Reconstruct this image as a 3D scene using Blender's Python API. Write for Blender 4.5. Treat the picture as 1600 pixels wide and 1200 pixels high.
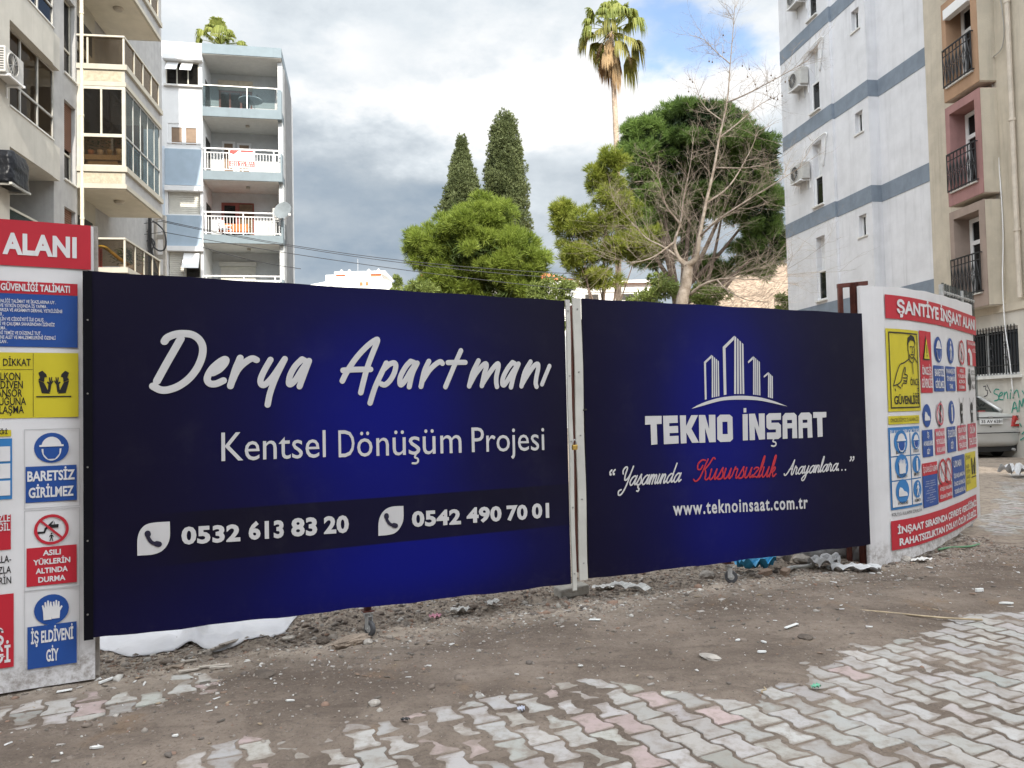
import bpy, math, random
import numpy as np
from mathutils import Vector, Matrix
from mathutils.geometry import tessellate_polygon
R = math.radians
SC = bpy.context.scene
COL = SC.collection
for o in list(bpy.data.objects): bpy.data.objects.remove(o)
RNG = random.Random(7)
NR = np.random.default_rng(11)

# ---------------------------------------------------------------- camera
FPX, EYE = 1200.0, 1.45                       # focal length in pixels of a 1600 wide picture, eye height
PITCH, ROLL = math.atan(40 / FPX), 0.022
_f = np.array([0, math.cos(PITCH), math.sin(PITCH)])
_r0 = np.array([1.0, 0, 0]); _u0 = np.cross(_r0, _f)
_r = _r0 * math.cos(ROLL) - _u0 * math.sin(ROLL); _u = _u0 * math.cos(ROLL) + _r0 * math.sin(ROLL)
CAM = np.array([0, 0, EYE])
cd = bpy.data.cameras.new('camera'); cam = bpy.data.objects.new('camera', cd); COL.objects.link(cam)
cd.sensor_width = 36; cd.lens = 36 * FPX / 1600; cd.clip_start = .05; cd.clip_end = 3000
M = Matrix.Identity(4)
for i in range(3): M[i][0], M[i][1], M[i][2], M[i][3] = _r[i], _u[i], -_f[i], CAM[i]
cam.matrix_world = M; SC.camera = cam

# ---------------------------------------------------------------- sun and sky
SUN_EL, SUN_AZ = R(32), math.atan2(.259, -.966)          # behind the viewer, a little to the right
SUN = Vector((math.sin(SUN_AZ) * math.cos(SUN_EL), math.cos(SUN_AZ) * math.cos(SUN_EL), math.sin(SUN_EL)))
sl = bpy.data.lights.new('sun', 'SUN'); so = bpy.data.objects.new('sun', sl); COL.objects.link(so)
sl.energy = 3.1; sl.angle = R(.5); sl.color = (1, .93, .82); so.rotation_euler = SUN.to_track_quat('Z', 'Y').to_euler()
VS = SC.view_settings
SC.display_settings.display_device = 'sRGB'
VS.view_transform = 'Standard'; VS.look = 'None'; VS.gamma = 1; VS.use_curve_mapping = False
VS.exposure = 1.06
SC.cycles.max_bounces = 6; SC.cycles.transparent_max_bounces = 12

class NT:
    """short hand for node trees"""
    def __init__(s, tree): s.t = tree; tree.nodes.clear()
    def n(s, kind, **kw):
        nd = s.t.nodes.new(kind)
        for k, v in kw.items():
            if k.startswith('i_'): nd.inputs[k[2:]].default_value = v
            else: setattr(nd, k, v)
        return nd
    def l(s, a, b): s.t.links.new(a, b)
    def put(s, sock, v):
        if isinstance(v, bpy.types.NodeSocket): s.l(v, sock)
        else: sock.default_value = v
    def m(s, op, a, b=0.0, c=None, clamp=False):
        nd = s.n('ShaderNodeMath', operation=op, use_clamp=clamp); s.put(nd.inputs[0], a); s.put(nd.inputs[1], b)
        if c is not None: s.put(nd.inputs[2], c)
        return nd.outputs[0]
    def mix(s, f, a, b, bt='MIX'):
        nd = s.n('ShaderNodeMix', data_type='RGBA', blend_type=bt); s.put(nd.inputs[0], f)
        for i, v in ((6, a), (7, b)):
            s.put(nd.inputs[i], v if isinstance(v, bpy.types.NodeSocket) or len(v) == 4 else (*v, 1))
        return nd.outputs[2]
    def ss(s, v, a, b):
        nd = s.n('ShaderNodeMapRange', interpolation_type='SMOOTHSTEP'); s.put(nd.inputs[0], v)
        nd.inputs[1].default_value = a; nd.inputs[2].default_value = b
        return nd.outputs[0]
    def noise(s, vec, scale, detail=4, rough=.5):
        nd = s.n('ShaderNodeTexNoise'); nd.inputs['Scale'].default_value = scale; nd.inputs['Detail'].default_value = detail
        nd.inputs['Roughness'].default_value = rough
        if vec is not None: s.l(vec, nd.inputs['Vector'])
        return nd
    def ramp(s, v, stops):
        nd = s.n('ShaderNodeValToRGB'); s.put(nd.inputs[0], v); cr = nd.color_ramp
        while len(cr.elements) < len(stops): cr.elements.new(.5)
        for e, (p, c) in zip(cr.elements, stops): e.position = p; e.color = (*c, 1)
        return nd.outputs[0]

wd = bpy.data.worlds.new('World'); SC.world = wd; wd.use_nodes = True
w = NT(wd.node_tree)
tc = w.n('ShaderNodeTexCoord'); dirv = tc.outputs['Generated']
sp = w.n('ShaderNodeSeparateXYZ'); w.l(dirv, sp.inputs[0])
X, Y, Z = sp.outputs
mp = w.n('ShaderNodeMapping'); mp.inputs['Scale'].default_value = (1, 1, 2.0); w.l(dirv, mp.inputs['Vector'])
big = w.noise(mp.outputs[0], 2.6, 9, .56); wisp = w.noise(mp.outputs[0], 6.5, 8, .6)
sc2 = w.n('ShaderNodeSeparateColor'); w.l(big.outputs['Color'], sc2.inputs[0])
sc3 = w.n('ShaderNodeSeparateColor'); w.l(wisp.outputs['Color'], sc3.inputs[0])
az = w.m('ADD', w.m('ARCTAN2', X, Y), w.m('ADD', w.m('MULTIPLY_ADD', sc2.outputs[0], .34, -.17), w.m('MULTIPLY_ADD', sc3.outputs[0], .14, -.07)))
el = w.m('ADD', w.m('ARCSINE', Z), w.m('ADD', w.m('MULTIPLY_ADD', sc2.outputs[1], .22, -.11), w.m('MULTIPLY_ADD', sc3.outputs[1], .1, -.05)))
def skyblob(px, py, rx, ry):
    a0 = math.atan((px - 800) / FPX); e0 = math.atan((640 - .022 * (px - 800) - py) / FPX * math.cos(a0))
    a = w.m('DIVIDE', w.m('SUBTRACT', az, a0), rx / FPX); e = w.m('DIVIDE', w.m('SUBTRACT', el, e0), ry / FPX)
    q = w.m('ADD', w.m('MULTIPLY', a, a), w.m('MULTIPLY', e, e))
    return w.m('EXPONENT', w.m('MULTIPLY', q, -1.0))
base = w.ramp(w.m('MULTIPLY', el, 1.0), [(0, (.44,) * 3), (.16, (.33,) * 3), (.30, (.40,) * 3), (.355, (.52,) * 3), (.46, (.70,) * 3), (.56, (.62,) * 3), (.9, (.75,) * 3)])
B = w.m('ADD', base, w.m('MULTIPLY_ADD', big.outputs['Fac'], .75, -.385))
B = w.m('ADD', B, w.m('MULTIPLY_ADD', wisp.outputs['Fac'], .85, -.425))
for px, py, rx, ry, amp in [(1000, 150, 230, 55, .6), (870, 165, 120, 50, .40), (1160, 110, 100, 60, .3), (580, 180, 170, 36, .42), (700, 60, 110, 60, -.12),
                            (640, 285, 260, 52, -.15), (560, 60, 60, 40, .12), (880, 340, 110, 60, .12), (540, 400, 190, 50, -.2), (500, 60, 110, 60, .05), (700, 290, 80, 50, -.08), (980, 20, 110, 40, -.05)]:
    B = w.m('ADD', B, w.m('MULTIPLY', skyblob(px, py, rx, ry), amp))
cloud = w.ramp(B, [(.05, (.29, .37, .46)), (.33, (.47, .53, .59)), (.62, (.72, .775, .82)), (.92, (1.0, 1.0, 1.0))])
sky = w.n('ShaderNodeTexSky', sky_type='NISHITA', sun_disc=False); sky.sun_elevation = SUN_EL; sky.sun_rotation = SUN_AZ; sky.altitude = 50
blue = w.mix(1, sky.outputs[0], (1.2, 1.3, 1.4), 'MULTIPLY')
hole = w.m('ADD', skyblob(1120, 45, 145, 62), w.m('MULTIPLY', skyblob(1230, 150, 40, 60), .35))
hole = w.m('ADD', hole, w.m('MULTIPLY', skyblob(950, 90, 50, 40), .3))
hole = w.ss(w.m('ADD', hole, w.m('MULTIPLY_ADD', sc3.outputs[2], 1.0, -.5)), .35, .95)
# broken cloud all round the sun is lit through and far brighter than the cloud opposite it
side = w.n('ShaderNodeVectorMath', operation='DOT_PRODUCT'); w.l(dirv, side.inputs[0]); side.inputs[1].default_value = SUN
glow = w.m('MULTIPLY_ADD', w.ss(side.outputs['Value'], -.3, .9), 3.6, 1.0)
cl = w.n('ShaderNodeVectorMath', operation='SCALE'); w.l(cloud, cl.inputs[0]); w.l(w.m('MULTIPLY', glow, 5.3), cl.inputs['Scale'])
colr = w.mix(w.m('MULTIPLY', hole, .85), cl.outputs[0], blue)
bg = w.n('ShaderNodeBackground'); bg.inputs['Strength'].default_value = .10; w.l(colr, bg.inputs[0])
wo = w.n('ShaderNodeOutputWorld'); w.l(bg.outputs[0], wo.inputs[0])

# ---------------------------------------------------------------- pixel helpers
def ray(px, py): return _f + _r * (px - 800) / FPX + _u * (600 - py) / FPX
def at(px, py, d): return CAM + ray(px, py) * d
def gnd(px, py, z=0.0):
    v = ray(px, py); return CAM + v * ((z - EYE) / v[2])

# ---------------------------------------------------------------- materials
MATS = {}
def mat(name, col, rough=.75, var=.12, scale=5.0, bump=.0, bscale=60, metal=0, streak=0.0, spec=.4, col2=None, alpha=1.0, stain=0.0, coat=0.0):
    if name in MATS: return MATS[name]
    m = bpy.data.materials.new(name); m.use_nodes = True; t = NT(m.node_tree)
    tc = t.n('ShaderNodeTexCoord'); v = tc.outputs['Object']
    p = t.n('ShaderNodeBsdfPrincipled'); o = t.n('ShaderNodeOutputMaterial'); t.l(p.outputs[0], o.inputs[0])
    a = tuple(max(0, c * (1 - var)) for c in col); b = col2 or tuple(min(1, c * (1 + var)) for c in col)
    n = t.noise(v, scale, 6, .6)
    c = t.mix(t.ss(n.outputs['Fac'], .3, .7), a, b)
    if streak:
        mp = t.n('ShaderNodeMapping'); mp.inputs['Scale'].default_value = (3.0, 3.0, .22); t.l(v, mp.inputs['Vector'])
        s = t.noise(mp.outputs[0], 1.6, 7, .65)
        c = t.mix(t.m('MULTIPLY', t.ss(s.outputs['Fac'], .48, .78), streak), c, tuple(x * .45 for x in col))
    if stain:
        s = t.noise(v, scale * .35, 8, .7)
        c = t.mix(t.m('MULTIPLY', t.ss(s.outputs['Fac'], .52, .7), stain), c, (.16, .13, .1))
    t.l(c, p.inputs['Base Color'])
    p.inputs['Roughness'].default_value = rough; p.inputs['Metallic'].default_value = metal
    p.inputs['Specular IOR Level'].default_value = spec; p.inputs['Alpha'].default_value = alpha
    p.inputs['Coat Weight'].default_value = coat; p.inputs['Coat Roughness'].default_value = .05
    if bump:
        bn = t.noise(v, bscale, 4, .6); bp = t.n('ShaderNodeBump'); bp.inputs['Strength'].default_value = bump; bp.inputs['Distance'].default_value = .02
        t.l(bn.outputs['Fac'], bp.inputs['Height']); t.l(bp.outputs[0], p.inputs['Normal'])
    MATS[name] = m; return m
def glass(name, tint, clear, rough=.03):
    """clear = share of light let through"""
    if name in MATS: return MATS[name]
    m = bpy.data.materials.new(name); m.use_nodes = True; t = NT(m.node_tree)
    tr = t.n('ShaderNodeBsdfTransparent'); tr.inputs[0].default_value = (*tint, 1)
    p = t.n('ShaderNodeBsdfPrincipled'); p.inputs['Base Color'].default_value = (*[x * .05 for x in tint], 1); p.inputs['Roughness'].default_value = rough
    mx = t.n('ShaderNodeMixShader'); mx.inputs[0].default_value = clear; t.l(p.outputs[0], mx.inputs[1]); t.l(tr.outputs[0], mx.inputs[2])
    o = t.n('ShaderNodeOutputMaterial'); t.l(mx.outputs[0], o.inputs[0]); MATS[name] = m; return m
def leafmat(name, c1, c2, trans=.3):
    if name in MATS: return MATS[name]
    m = bpy.data.materials.new(name); m.use_nodes = True; t = NT(m.node_tree)
    g = t.n('ShaderNodeNewGeometry'); tc = t.n('ShaderNodeTexCoord')
    n = t.noise(tc.outputs['Object'], .9, 4, .6)
    f = t.m('ADD', t.m('MULTIPLY', g.outputs['Random Per Island'], .55), t.m('MULTIPLY', t.ss(n.outputs['Fac'], .35, .65), .45))
    c = t.mix(f, c1, c2)
    d = t.n('ShaderNodeBsdfPrincipled'); t.l(c, d.inputs['Base Color']); d.inputs['Roughness'].default_value = .55; d.inputs['Specular IOR Level'].default_value = .3
    tr = t.n('ShaderNodeBsdfTranslucent'); t.l(c, tr.inputs[0])
    mx = t.n('ShaderNodeMixShader'); mx.inputs[0].default_value = trans; t.l(d.outputs[0], mx.inputs[1]); t.l(tr.outputs[0], mx.inputs[2])
    o = t.n('ShaderNodeOutputMaterial'); t.l(mx.outputs[0], o.inputs[0]); MATS[name] = m; return m

# ---------------------------------------------------------------- mesh builder
class MB:
    def __init__(s): s.v = []; s.f = []; s.uv = None
    def add(s, vs, fs):
        b = len(s.v); s.v += [tuple(map(float, p)) for p in vs]; s.f += [tuple(i + b for i in f) for f in fs]; return s
    def box(s, x0, x1, y0, y1, z0, z1):
        return s.add([(x0, y0, z0), (x1, y0, z0), (x1, y1, z0), (x0, y1, z0), (x0, y0, z1), (x1, y0, z1), (x1, y1, z1), (x0, y1, z1)],
                     [(0, 3, 2, 1), (4, 5, 6, 7), (0, 1, 5, 4), (1, 2, 6, 5), (2, 3, 7, 6), (3, 0, 4, 7)])
    def obox(s, c, ax, ay, az):
        """box from its centre and three half-axis vectors"""
        c, ax, ay, az = map(np.array, (c, ax, ay, az))
        vs = [c + i * ax + j * ay + k * az for k in (-1, 1) for i, j in ((-1, -1), (1, -1), (1, 1), (-1, 1))]
        return s.add(vs, [(0, 3, 2, 1), (4, 5, 6, 7), (0, 1, 5, 4), (1, 2, 6, 5), (2, 3, 7, 6), (3, 0, 4, 7)])
    def quad(s, a, b, c, d): return s.add([a, b, c, d], [(0, 1, 2, 3)])
    def tube(s, pts, r, n=6, cap=True):
        pts = [np.array(p, float) for p in pts]; k = len(pts); rs = r if isinstance(r, (list, tuple)) else [r] * k
        b = len(s.v); prev = None
        for i, p in enumerate(pts):
            t = pts[min(i + 1, k - 1)] - pts[max(i - 1, 0)]; t = t / (np.linalg.norm(t) + 1e-9)
            if prev is None:
                h = np.array([0, 0, 1.0]) if abs(t[2]) < .9 else np.array([1.0, 0, 0]); a = np.cross(t, h)
            else: a = prev - t * (prev @ t)
            a = a / (np.linalg.norm(a) + 1e-9); prev = a; c = np.cross(t, a)
            for j in range(n):
                q = 2 * math.pi * j / n; s.v.append(tuple(p + rs[i] * (math.cos(q) * a + math.sin(q) * c)))
        for i in range(k - 1):
            for j in range(n):
                j2 = (j + 1) % n; s.f.append((b + i * n + j, b + i * n + j2, b + (i + 1) * n + j2, b + (i + 1) * n + j))
        if cap: s.f.append(tuple(b + j for j in range(n))[::-1]); s.f.append(tuple(b + (k - 1) * n + j for j in range(n)))
        return s
    def cyl(s, c, ax, r, h, n=16, r2=None):
        c = np.array(c, float); ax = np.array(ax, float); ax /= np.linalg.norm(ax)
        return s.tube([c, c + ax * h], [r, r if r2 is None else r2], n)
    def lathe(s, c, prof, n=16):
        b = len(s.v)
        for r, z in prof:
            for j in range(n):
                q = 2 * math.pi * j / n; s.v.append((c[0] + r * math.cos(q), c[1] + r * math.sin(q), c[2] + z))
        for i in range(len(prof) - 1):
            for j in range(n): s.f.append((b + i * n + j, b + i * n + (j + 1) % n, b + (i + 1) * n + (j + 1) % n, b + (i + 1) * n + j))
        s.f.append(tuple(b + j for j in range(n))[::-1]); s.f.append(tuple(b + (len(prof) - 1) * n + j for j in range(n)))
        return s
    def build(s, name, m, parent=None, smooth=False, loc=None, world=False, bevel=0, subsurf=0):
        """loc: move verts into an object at loc; world: verts are in world space, bring them into the parent's space"""
        me = bpy.data.meshes.new(name); vs = s.v
        if world and parent is not None:
            inv = np.array(ROOTM[parent.name].inverted()); a = np.array(vs); vs = a @ inv[:3, :3].T + inv[:3, 3]
        if loc is not None: vs = np.array(vs) - np.array(loc)
        me.from_pydata([tuple(v) for v in vs], [], s.f)
        for mm in (m if isinstance(m, (list, tuple)) else [m]): me.materials.append(mm)
        if s.uv is not None:
            ul = me.uv_layers.new(name='uv'); idx = np.empty(len(me.loops), np.int32); me.loops.foreach_get('vertex_index', idx)
            ul.data.foreach_set('uv', np.array(s.uv, np.float32)[idx].ravel())
        if smooth: me.polygons.foreach_set('use_smooth', [True] * len(me.polygons))
        ob = bpy.data.objects.new(name, me); COL.objects.link(ob)
        if loc is not None: ob.location = loc
        if parent is not None:
            ob.parent = parent; ROOTM[ob.name] = ROOTM.get(parent.name, Matrix.Identity(4))
        if bevel:
            b = ob.modifiers.new('bevel', 'BEVEL'); b.width = bevel; b.segments = 2; b.limit_method = 'ANGLE'
        if subsurf:
            b = ob.modifiers.new('sub', 'SUBSURF'); b.levels = b.render_levels = subsurf
        return ob
ROOTM = {}
def tag(o, label=None, cat=None, group=None, kind=None):
    if label: o['label'] = label
    if cat: o['category'] = cat
    if group: o['group'] = group
    if kind: o['kind'] = kind
    return o
def thing(name, label, cat, loc=(0, 0, 0), rz=0, group=None):
    o = bpy.data.objects.new(name, None); COL.objects.link(o); o.empty_display_size = .2
    o.location = tuple(map(float, loc)); o.rotation_euler = (0, 0, rz)
    ROOTM[o.name] = Matrix.Translation(o.location) @ Matrix.Rotation(rz, 4, 'Z')
    return tag(o, label, cat, group)
def dup(o, parent=None):
    c = o.copy(); COL.objects.link(c)
    if parent is not None: c.parent = parent
    for ch in list(o.children): dup(ch, c)
    return c
def npmesh(name, V, Fc, m, parent=None, smooth=False, attr=None):
    """numpy verts and equal sized faces to an object; attr: per-face colours"""
    me = bpy.data.meshes.new(name); k = Fc.shape[1]
    me.vertices.add(len(V)); me.vertices.foreach_set('co', V.astype(np.float32).ravel())
    me.loops.add(Fc.size); me.loops.foreach_set('vertex_index', Fc.astype(np.int32).ravel())
    me.polygons.add(len(Fc)); me.polygons.foreach_set('loop_start', np.arange(0, Fc.size, k, dtype=np.int32))
    if smooth: me.polygons.foreach_set('use_smooth', np.ones(len(Fc), bool))
    if attr is not None:
        a = me.attributes.new('tone', 'FLOAT_COLOR', 'FACE'); a.data.foreach_set('color', attr.astype(np.float32).ravel())
    me.update(calc_edges=True); me.materials.append(m)
    ob = bpy.data.objects.new(name, me); COL.objects.link(ob)
    if parent is not None: ob.parent = parent
    return ob
def smooth_path(pts, k=4):
    """Catmull-Rom through the points"""
    P = [np.array(p, float) for p in pts]
    if len(P) < 3: return P
    Q = [2 * P[0] - P[1]] + P + [2 * P[-1] - P[-2]]; out = []
    for i in range(1, len(Q) - 2):
        for j in range(k):
            t = j / k; a, b, c, d = Q[i - 1:i + 3]
            out.append(.5 * (2 * b + (c - a) * t + (2 * a - 5 * b + 4 * c - d) * t * t + (3 * b - a - 3 * c + d) * t ** 3))
    return out + [P[-1]]

# ---------------------------------------------------------------- upright frames (facades) and printed surfaces
class Frame:
    """upright plane: local x along it, local y into it, z up"""
    def __init__(s, o, d):
        d = np.array(d, float); d /= np.hypot(*d); s.o = np.array(o, float); s.x = d; s.y = np.array([-d[1], d[0]]); s.rz = math.atan2(d[1], d[0])
    def uv(s, px, py, off=0):
        v = ray(px, py); o = s.o + s.y * off; t = -((CAM[:2] - o) @ s.y) / (v[:2] @ s.y); P = CAM + v * t
        return (P[:2] - o) @ s.x, P[2]
    def w(s, x, y, z): p = s.o + s.x * x + s.y * y; return np.array([p[0], p[1], z])
class Surf:
    """a printed sheet standing on a plan polyline: u along it, v up, h out of it"""
    def __init__(s, plan, root): s.p = np.array(plan, float); s.root = root; s.L = np.concatenate([[0], np.cumsum(np.hypot(*np.diff(s.p, axis=0).T))])
    def xy(s, u):
        i = int(np.clip(np.searchsorted(s.L, u, 'right') - 1, 0, len(s.L) - 2)); d = (s.p[i + 1] - s.p[i]) / (s.L[i + 1] - s.L[i])
        def dn(j): d = s.p[j + 1] - s.p[j]; return d / np.hypot(*d)
        t = (u - s.L[i]) / (s.L[i + 1] - s.L[i]); q = s.p[i] + d * (u - s.L[i]); n = d
        if t < .5 and i > 0: n = d * (.5 + t) + dn(i - 1) * (.5 - t)
        if t > .5 and i < len(s.L) - 2: n = d * (1.5 - t) + dn(i + 1) * (t - .5)
        n = n / np.hypot(*n); return q, np.array([n[1], -n[0]])
    def P(s, u, v, h=0.0): q, n = s.xy(u); q = q + n * h; return (q[0], q[1], v)
    def uv(s, px, py):
        v = ray(px, py); best = None
        for i in range(len(s.L) - 1):
            a = s.p[i]; d = (s.p[i + 1] - a); n = np.array([-d[1], d[0]]); t = ((a - CAM[:2]) @ n) / (v[:2] @ n); q = CAM[:2] + v[:2] * t
            k = ((q - a) @ d) / (d @ d); e = max(0, -k if i else -k * 0, (k - 1) if i < len(s.L) - 2 else 0)
            if best is None or e < best[0]: best = (e, s.L[i] + k * np.hypot(*d), EYE + v[2] * t)
        return np.array(best[1:])
    def poly(s, mb, pts, h, holes=()):
        rings = [list(map(tuple, pts))] + [list(map(tuple, q)) for q in holes]
        flat = [p for r in rings for p in r]; tri = tessellate_polygon([[Vector((a, b, 0)) for a, b in r] for r in rings])
        out = []
        for t in tri:
            a, b, c = (np.array(flat[i]) for i in t)
            if np.cross(b - a, c - a) < 0: t = t[::-1]
            out.append(tuple(t))
        mb.add([s.P(a, b, h) for a, b in flat], out)
    def rect(s, mb, u0, v0, u1, v1, h):
        k = max(1, int(math.ceil((u1 - u0) / .12))) if len(s.p) > 2 else 1
        us = np.linspace(u0, u1, k + 1); vs = [s.P(u, v, h) for u in us for v in (v0, v1)]
        mb.add(vs, [(2 * i, 2 * i + 2, 2 * i + 3, 2 * i + 1) for i in range(k)])
    def disc(s, mb, u, v, r, h, n=28, ry=None): s.poly(mb, [(u + r * math.cos(2 * math.pi * i / n), v + (ry or r) * math.sin(2 * math.pi * i / n)) for i in range(n)], h)
    def ring(s, mb, u, v, r, w, h, n=32):
        vs = []
        for i in range(n):
            q = 2 * math.pi * i / n
            for rr in (r, r - w): vs.append(s.P(u + rr * math.cos(q), v + rr * math.sin(q), h))
        mb.add(vs, [(2 * i, 2 * ((i + 1) % n), 2 * ((i + 1) % n) + 1, 2 * i + 1) for i in range(n)])
    def stroke(s, mb, pts, w, h, sm=4):
        """a round brush stroke: low ridged strip with a low dome at every point (no two faces share a plane)"""
        P = smooth_path(pts, sm) if sm > 1 else [np.array(p, float) for p in pts]; k = len(P); rid = .0006
        L, C, Rr = [], [], []
        for i, p in enumerate(P):
            t = P[min(i + 1, k - 1)] - P[max(i - 1, 0)]; t = t / (np.linalg.norm(t) + 1e-9); n = np.array([-t[1], t[0]])
            hh = h + .0004 * i / k
            L.append(s.P(*(p + n * w), hh)); C.append(s.P(*p, hh + rid)); Rr.append(s.P(*(p - n * w), hh))
        mb.add(L + C + Rr, [(k + i, k + i + 1, i + 1, i) for i in range(k - 1)] + [(2 * k + i, 2 * k + i + 1, k + i + 1, k + i) for i in range(k - 1)])
        for i, p in enumerate(P):
            if 0 < i < k - 1 and k > 8 and i % 2: continue
            hh = h + .0004 * i / k; m = 12
            mb.add([s.P(*p, hh + rid * 1.4)] + [s.P(p[0] + w * math.cos(2 * math.pi * j / m), p[1] + w * math.sin(2 * math.pi * j / m), hh - .0001) for j in range(m)],
                   [(0, 1 + j, 1 + (j + 1) % m) for j in range(m)])
_tc = {}
def glyphs(body, bold=0.0, shear=0.0, space=1.0):
    key = (body, bold, shear, space)
    if key not in _tc:
        cu = bpy.data.curves.new('lettering', 'FONT'); cu.body = body; cu.offset = bold; cu.shear = shear; cu.space_character = space; cu.resolution_u = 3
        ob = bpy.data.objects.new('lettering', cu); COL.objects.link(ob); me = bpy.data.meshes.new_from_object(ob)
        v = np.array([x.co[:2] for x in me.vertices]); f = [tuple(p.vertices) for p in me.polygons]
        bpy.data.objects.remove(ob); bpy.data.meshes.remove(me); bpy.data.curves.remove(cu); _tc[key] = (v, f)
    return _tc[key]
CAPH = None
def text(S, mb, body, u0, u1, v0, cap, h, bold=0.0, shear=0.0, space=1.0, v1=None, align='fit'):
    """letters from u0 to u1 on the base line v0 (v1 at the right end), capital height cap"""
    global CAPH
    if CAPH is None: a = glyphs('H')[0]; CAPH = a[:, 1].max()
    v, f = glyphs(body, bold, shear, space); x0, x1 = v[:, 0].min(), v[:, 0].max(); sy = cap / (CAPH + 2 * bold)
    if align == 'fit': sx = (u1 - u0) / (x1 - x0)
    elif align == 'right': sx = sy * .60; u0 = u1 - (x1 - x0) * sx
    dv = 0 if v1 is None else (v1 - v0)
    out = [S.P(u0 + (a - x0) * sx, v0 + (b + bold) * sy + dv * (a - x0) / (x1 - x0), h) for a, b in v]
    mb.add(out, f)
def textpx(S, mb, body, pl, pr, ytop, h, **k):
    """base line from pixel pl to pixel pr, capital top at pixel row ytop over pl"""
    a, b = S.uv(*pl), S.uv(*pr); c = S.uv(pl[0], ytop); text(S, mb, body, a[0], b[0], a[1], c[1] - a[1], h, v1=b[1], **k)
def rectpx(S, mb, tl, br, h):
    a, b = S.uv(*tl), S.uv(*br); S.rect(mb, a[0], b[1], b[0], a[1], h); return a[0], b[1], b[0], a[1]
# ================================================================ GROUND
def vnoise(x, y, seed=0):
    g = np.random.default_rng(seed).random((256, 256)); xi = np.floor(x).astype(int); yi = np.floor(y).astype(int); fx = x - xi; fy = y - yi
    fx = fx * fx * (3 - 2 * fx); fy = fy * fy * (3 - 2 * fy); a = lambda i, j: g[(xi + i) % 256, (yi + j) % 256]
    return (a(0, 0) * (1 - fx) + a(1, 0) * fx) * (1 - fy) + (a(0, 1) * (1 - fx) + a(1, 1) * fx) * fy
def fbm(x, y, seed=0, o=5):
    r = 0; amp = .5
    for k in range(o): r = r + amp * vnoise(x * 2 ** k + 13.7 * k, y * 2 ** k + 7.1 * k, seed + k); amp *= .5
    return r / (1 - .5 ** o)
def sdist(px, py, poly):
    """signed distance to a polygon, negative inside"""
    P = np.array(poly); d = np.full(px.shape, 1e9); ins = np.zeros(px.shape, bool)
    for a, b in zip(P, np.roll(P, -1, 0)):
        e = b - a; t = np.clip(((px - a[0]) * e[0] + (py - a[1]) * e[1]) / (e @ e), 0, 1)
        d = np.minimum(d, np.hypot(px - a[0] - t * e[0], py - a[1] - t * e[1]))
        c = (a[1] > py) != (b[1] > py); ins ^= c & (px < (b[0] - a[0]) * (py - a[1]) / (b[1] - a[1] + 1e-12) + a[0])
    return np.where(ins, -d, d)
g2 = lambda pts: [gnd(*p)[:2] for p in pts]
CLEAN_R = g2([(100, 1260), (235, 1202), (330, 1172), (480, 1142), (540, 1126), (650, 1108), (720, 1096), (830, 1080), (880, 1060), (1000, 1072), (1100, 1085), (1150, 1090), (1235, 1076), (1250, 1056), (1330, 1026), (1360, 1003), (1430, 985), (1500, 968), (1600, 945), (1780, 920), (2300, 1000), (2000, 1400), (100, 1400)])
CLEAN_L = g2([(-160, 1100), (0, 1098), (150, 1068), (250, 1055), (330, 1044), (350, 1062), (250, 1100), (130, 1132), (0, 1152), (-160, 1175)])
CLEAN_F = g2([(1500, 830), (1545, 765), (1600, 735), (1760, 712), (2000, 760), (1900, 850), (1700, 830), (1560, 838)])
PS = np.array([.906, .4226]); PL = np.array([.4226, -.906])
def rise(y): t = np.clip((y - 9) / 7, 0, 1); return .09 * t * t * (3 - 2 * t)
def dirt_h(x, y):
    n = fbm(x * 3.1, y * 3.1, 3) - .5; n2 = fbm(x * 9, y * 9, 21) - .5; fine = fbm(x * 34, y * 34, 40, 3) - .5
    dr = sdist(x, y, CLEAN_R); dl_ = sdist(x, y, CLEAN_L); df = sdist(x, y, CLEAN_F)
    # the pavers to the left lie half buried, those to the right are swept
    # joints fill first: distance from the nearest paver's edge, on the pavers' own lattice
    a = (x - 1.871) * PS[0] + (y - 3.642) * PS[1]; b = (x - 1.871) * PL[0] + (y - 3.642) * PL[1]; k = np.round(a / .1415); ds = abs(a - k * .1415)
    b = b - (k % 2) * .10225; dl = abs(b - np.round(b / .2045) * .2045); q = np.clip((dl - .038) / .032, 0, 1); e = np.minimum(.0515 + .024 * q - ds, .0965 - dl)
    left = np.clip((1.05 - x) / .7, 0, 1); c = np.minimum(np.minimum(dr, dl_ + .03), df * .6 + .08)
    h = -.006 + .030 * np.clip((c + .08 + n * .34 + n2 * .16) / .28, 0, 1)
    hj = -.0015 + .0026 * left - .26 * np.clip(e, -.008, .05) + n2 * (.012 + .012 * left) + n * (.010 + .024 * left) + .008 * np.clip(.5 + n * 2.2 - .62, 0, 1) * (1 - left)
    h = np.maximum(h, np.clip(hj, -.014, .02))
    off = -(x + 2.36) * .4226 + (y - 4.24) * .906; lon = (x + 2.36) * .906 + (y - 4.24) * .4226
    h = h + .05 * np.exp(-((off - .28) / .30) ** 2) * np.clip(n * 2.6 + n2 * 1.2 + .10, 0, 1) * np.clip((lon - .3) / .5, 0, 1)
    c0 = np.clip(c / .5, 0, 1)
    h = h + c0 * (n * .05 + n2 * .018) + fine * .006 * (.5 + c0)
    return h + rise(y)
def axis(lo, hi, step, far, grow=1.09):
    a = list(np.arange(lo, hi, step)); s = step
    while a[-1] < far: s = min(s * grow, 40); a.append(a[-1] + s)
    s = step
    while a[0] > -far: s = min(s * grow, 40); a.insert(0, a[0] - s)
    return np.array(a)
gx = axis(-2.9, 4.9, .0095, 700); gy = axis(2.85, 6.4, .0095, 900)
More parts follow.
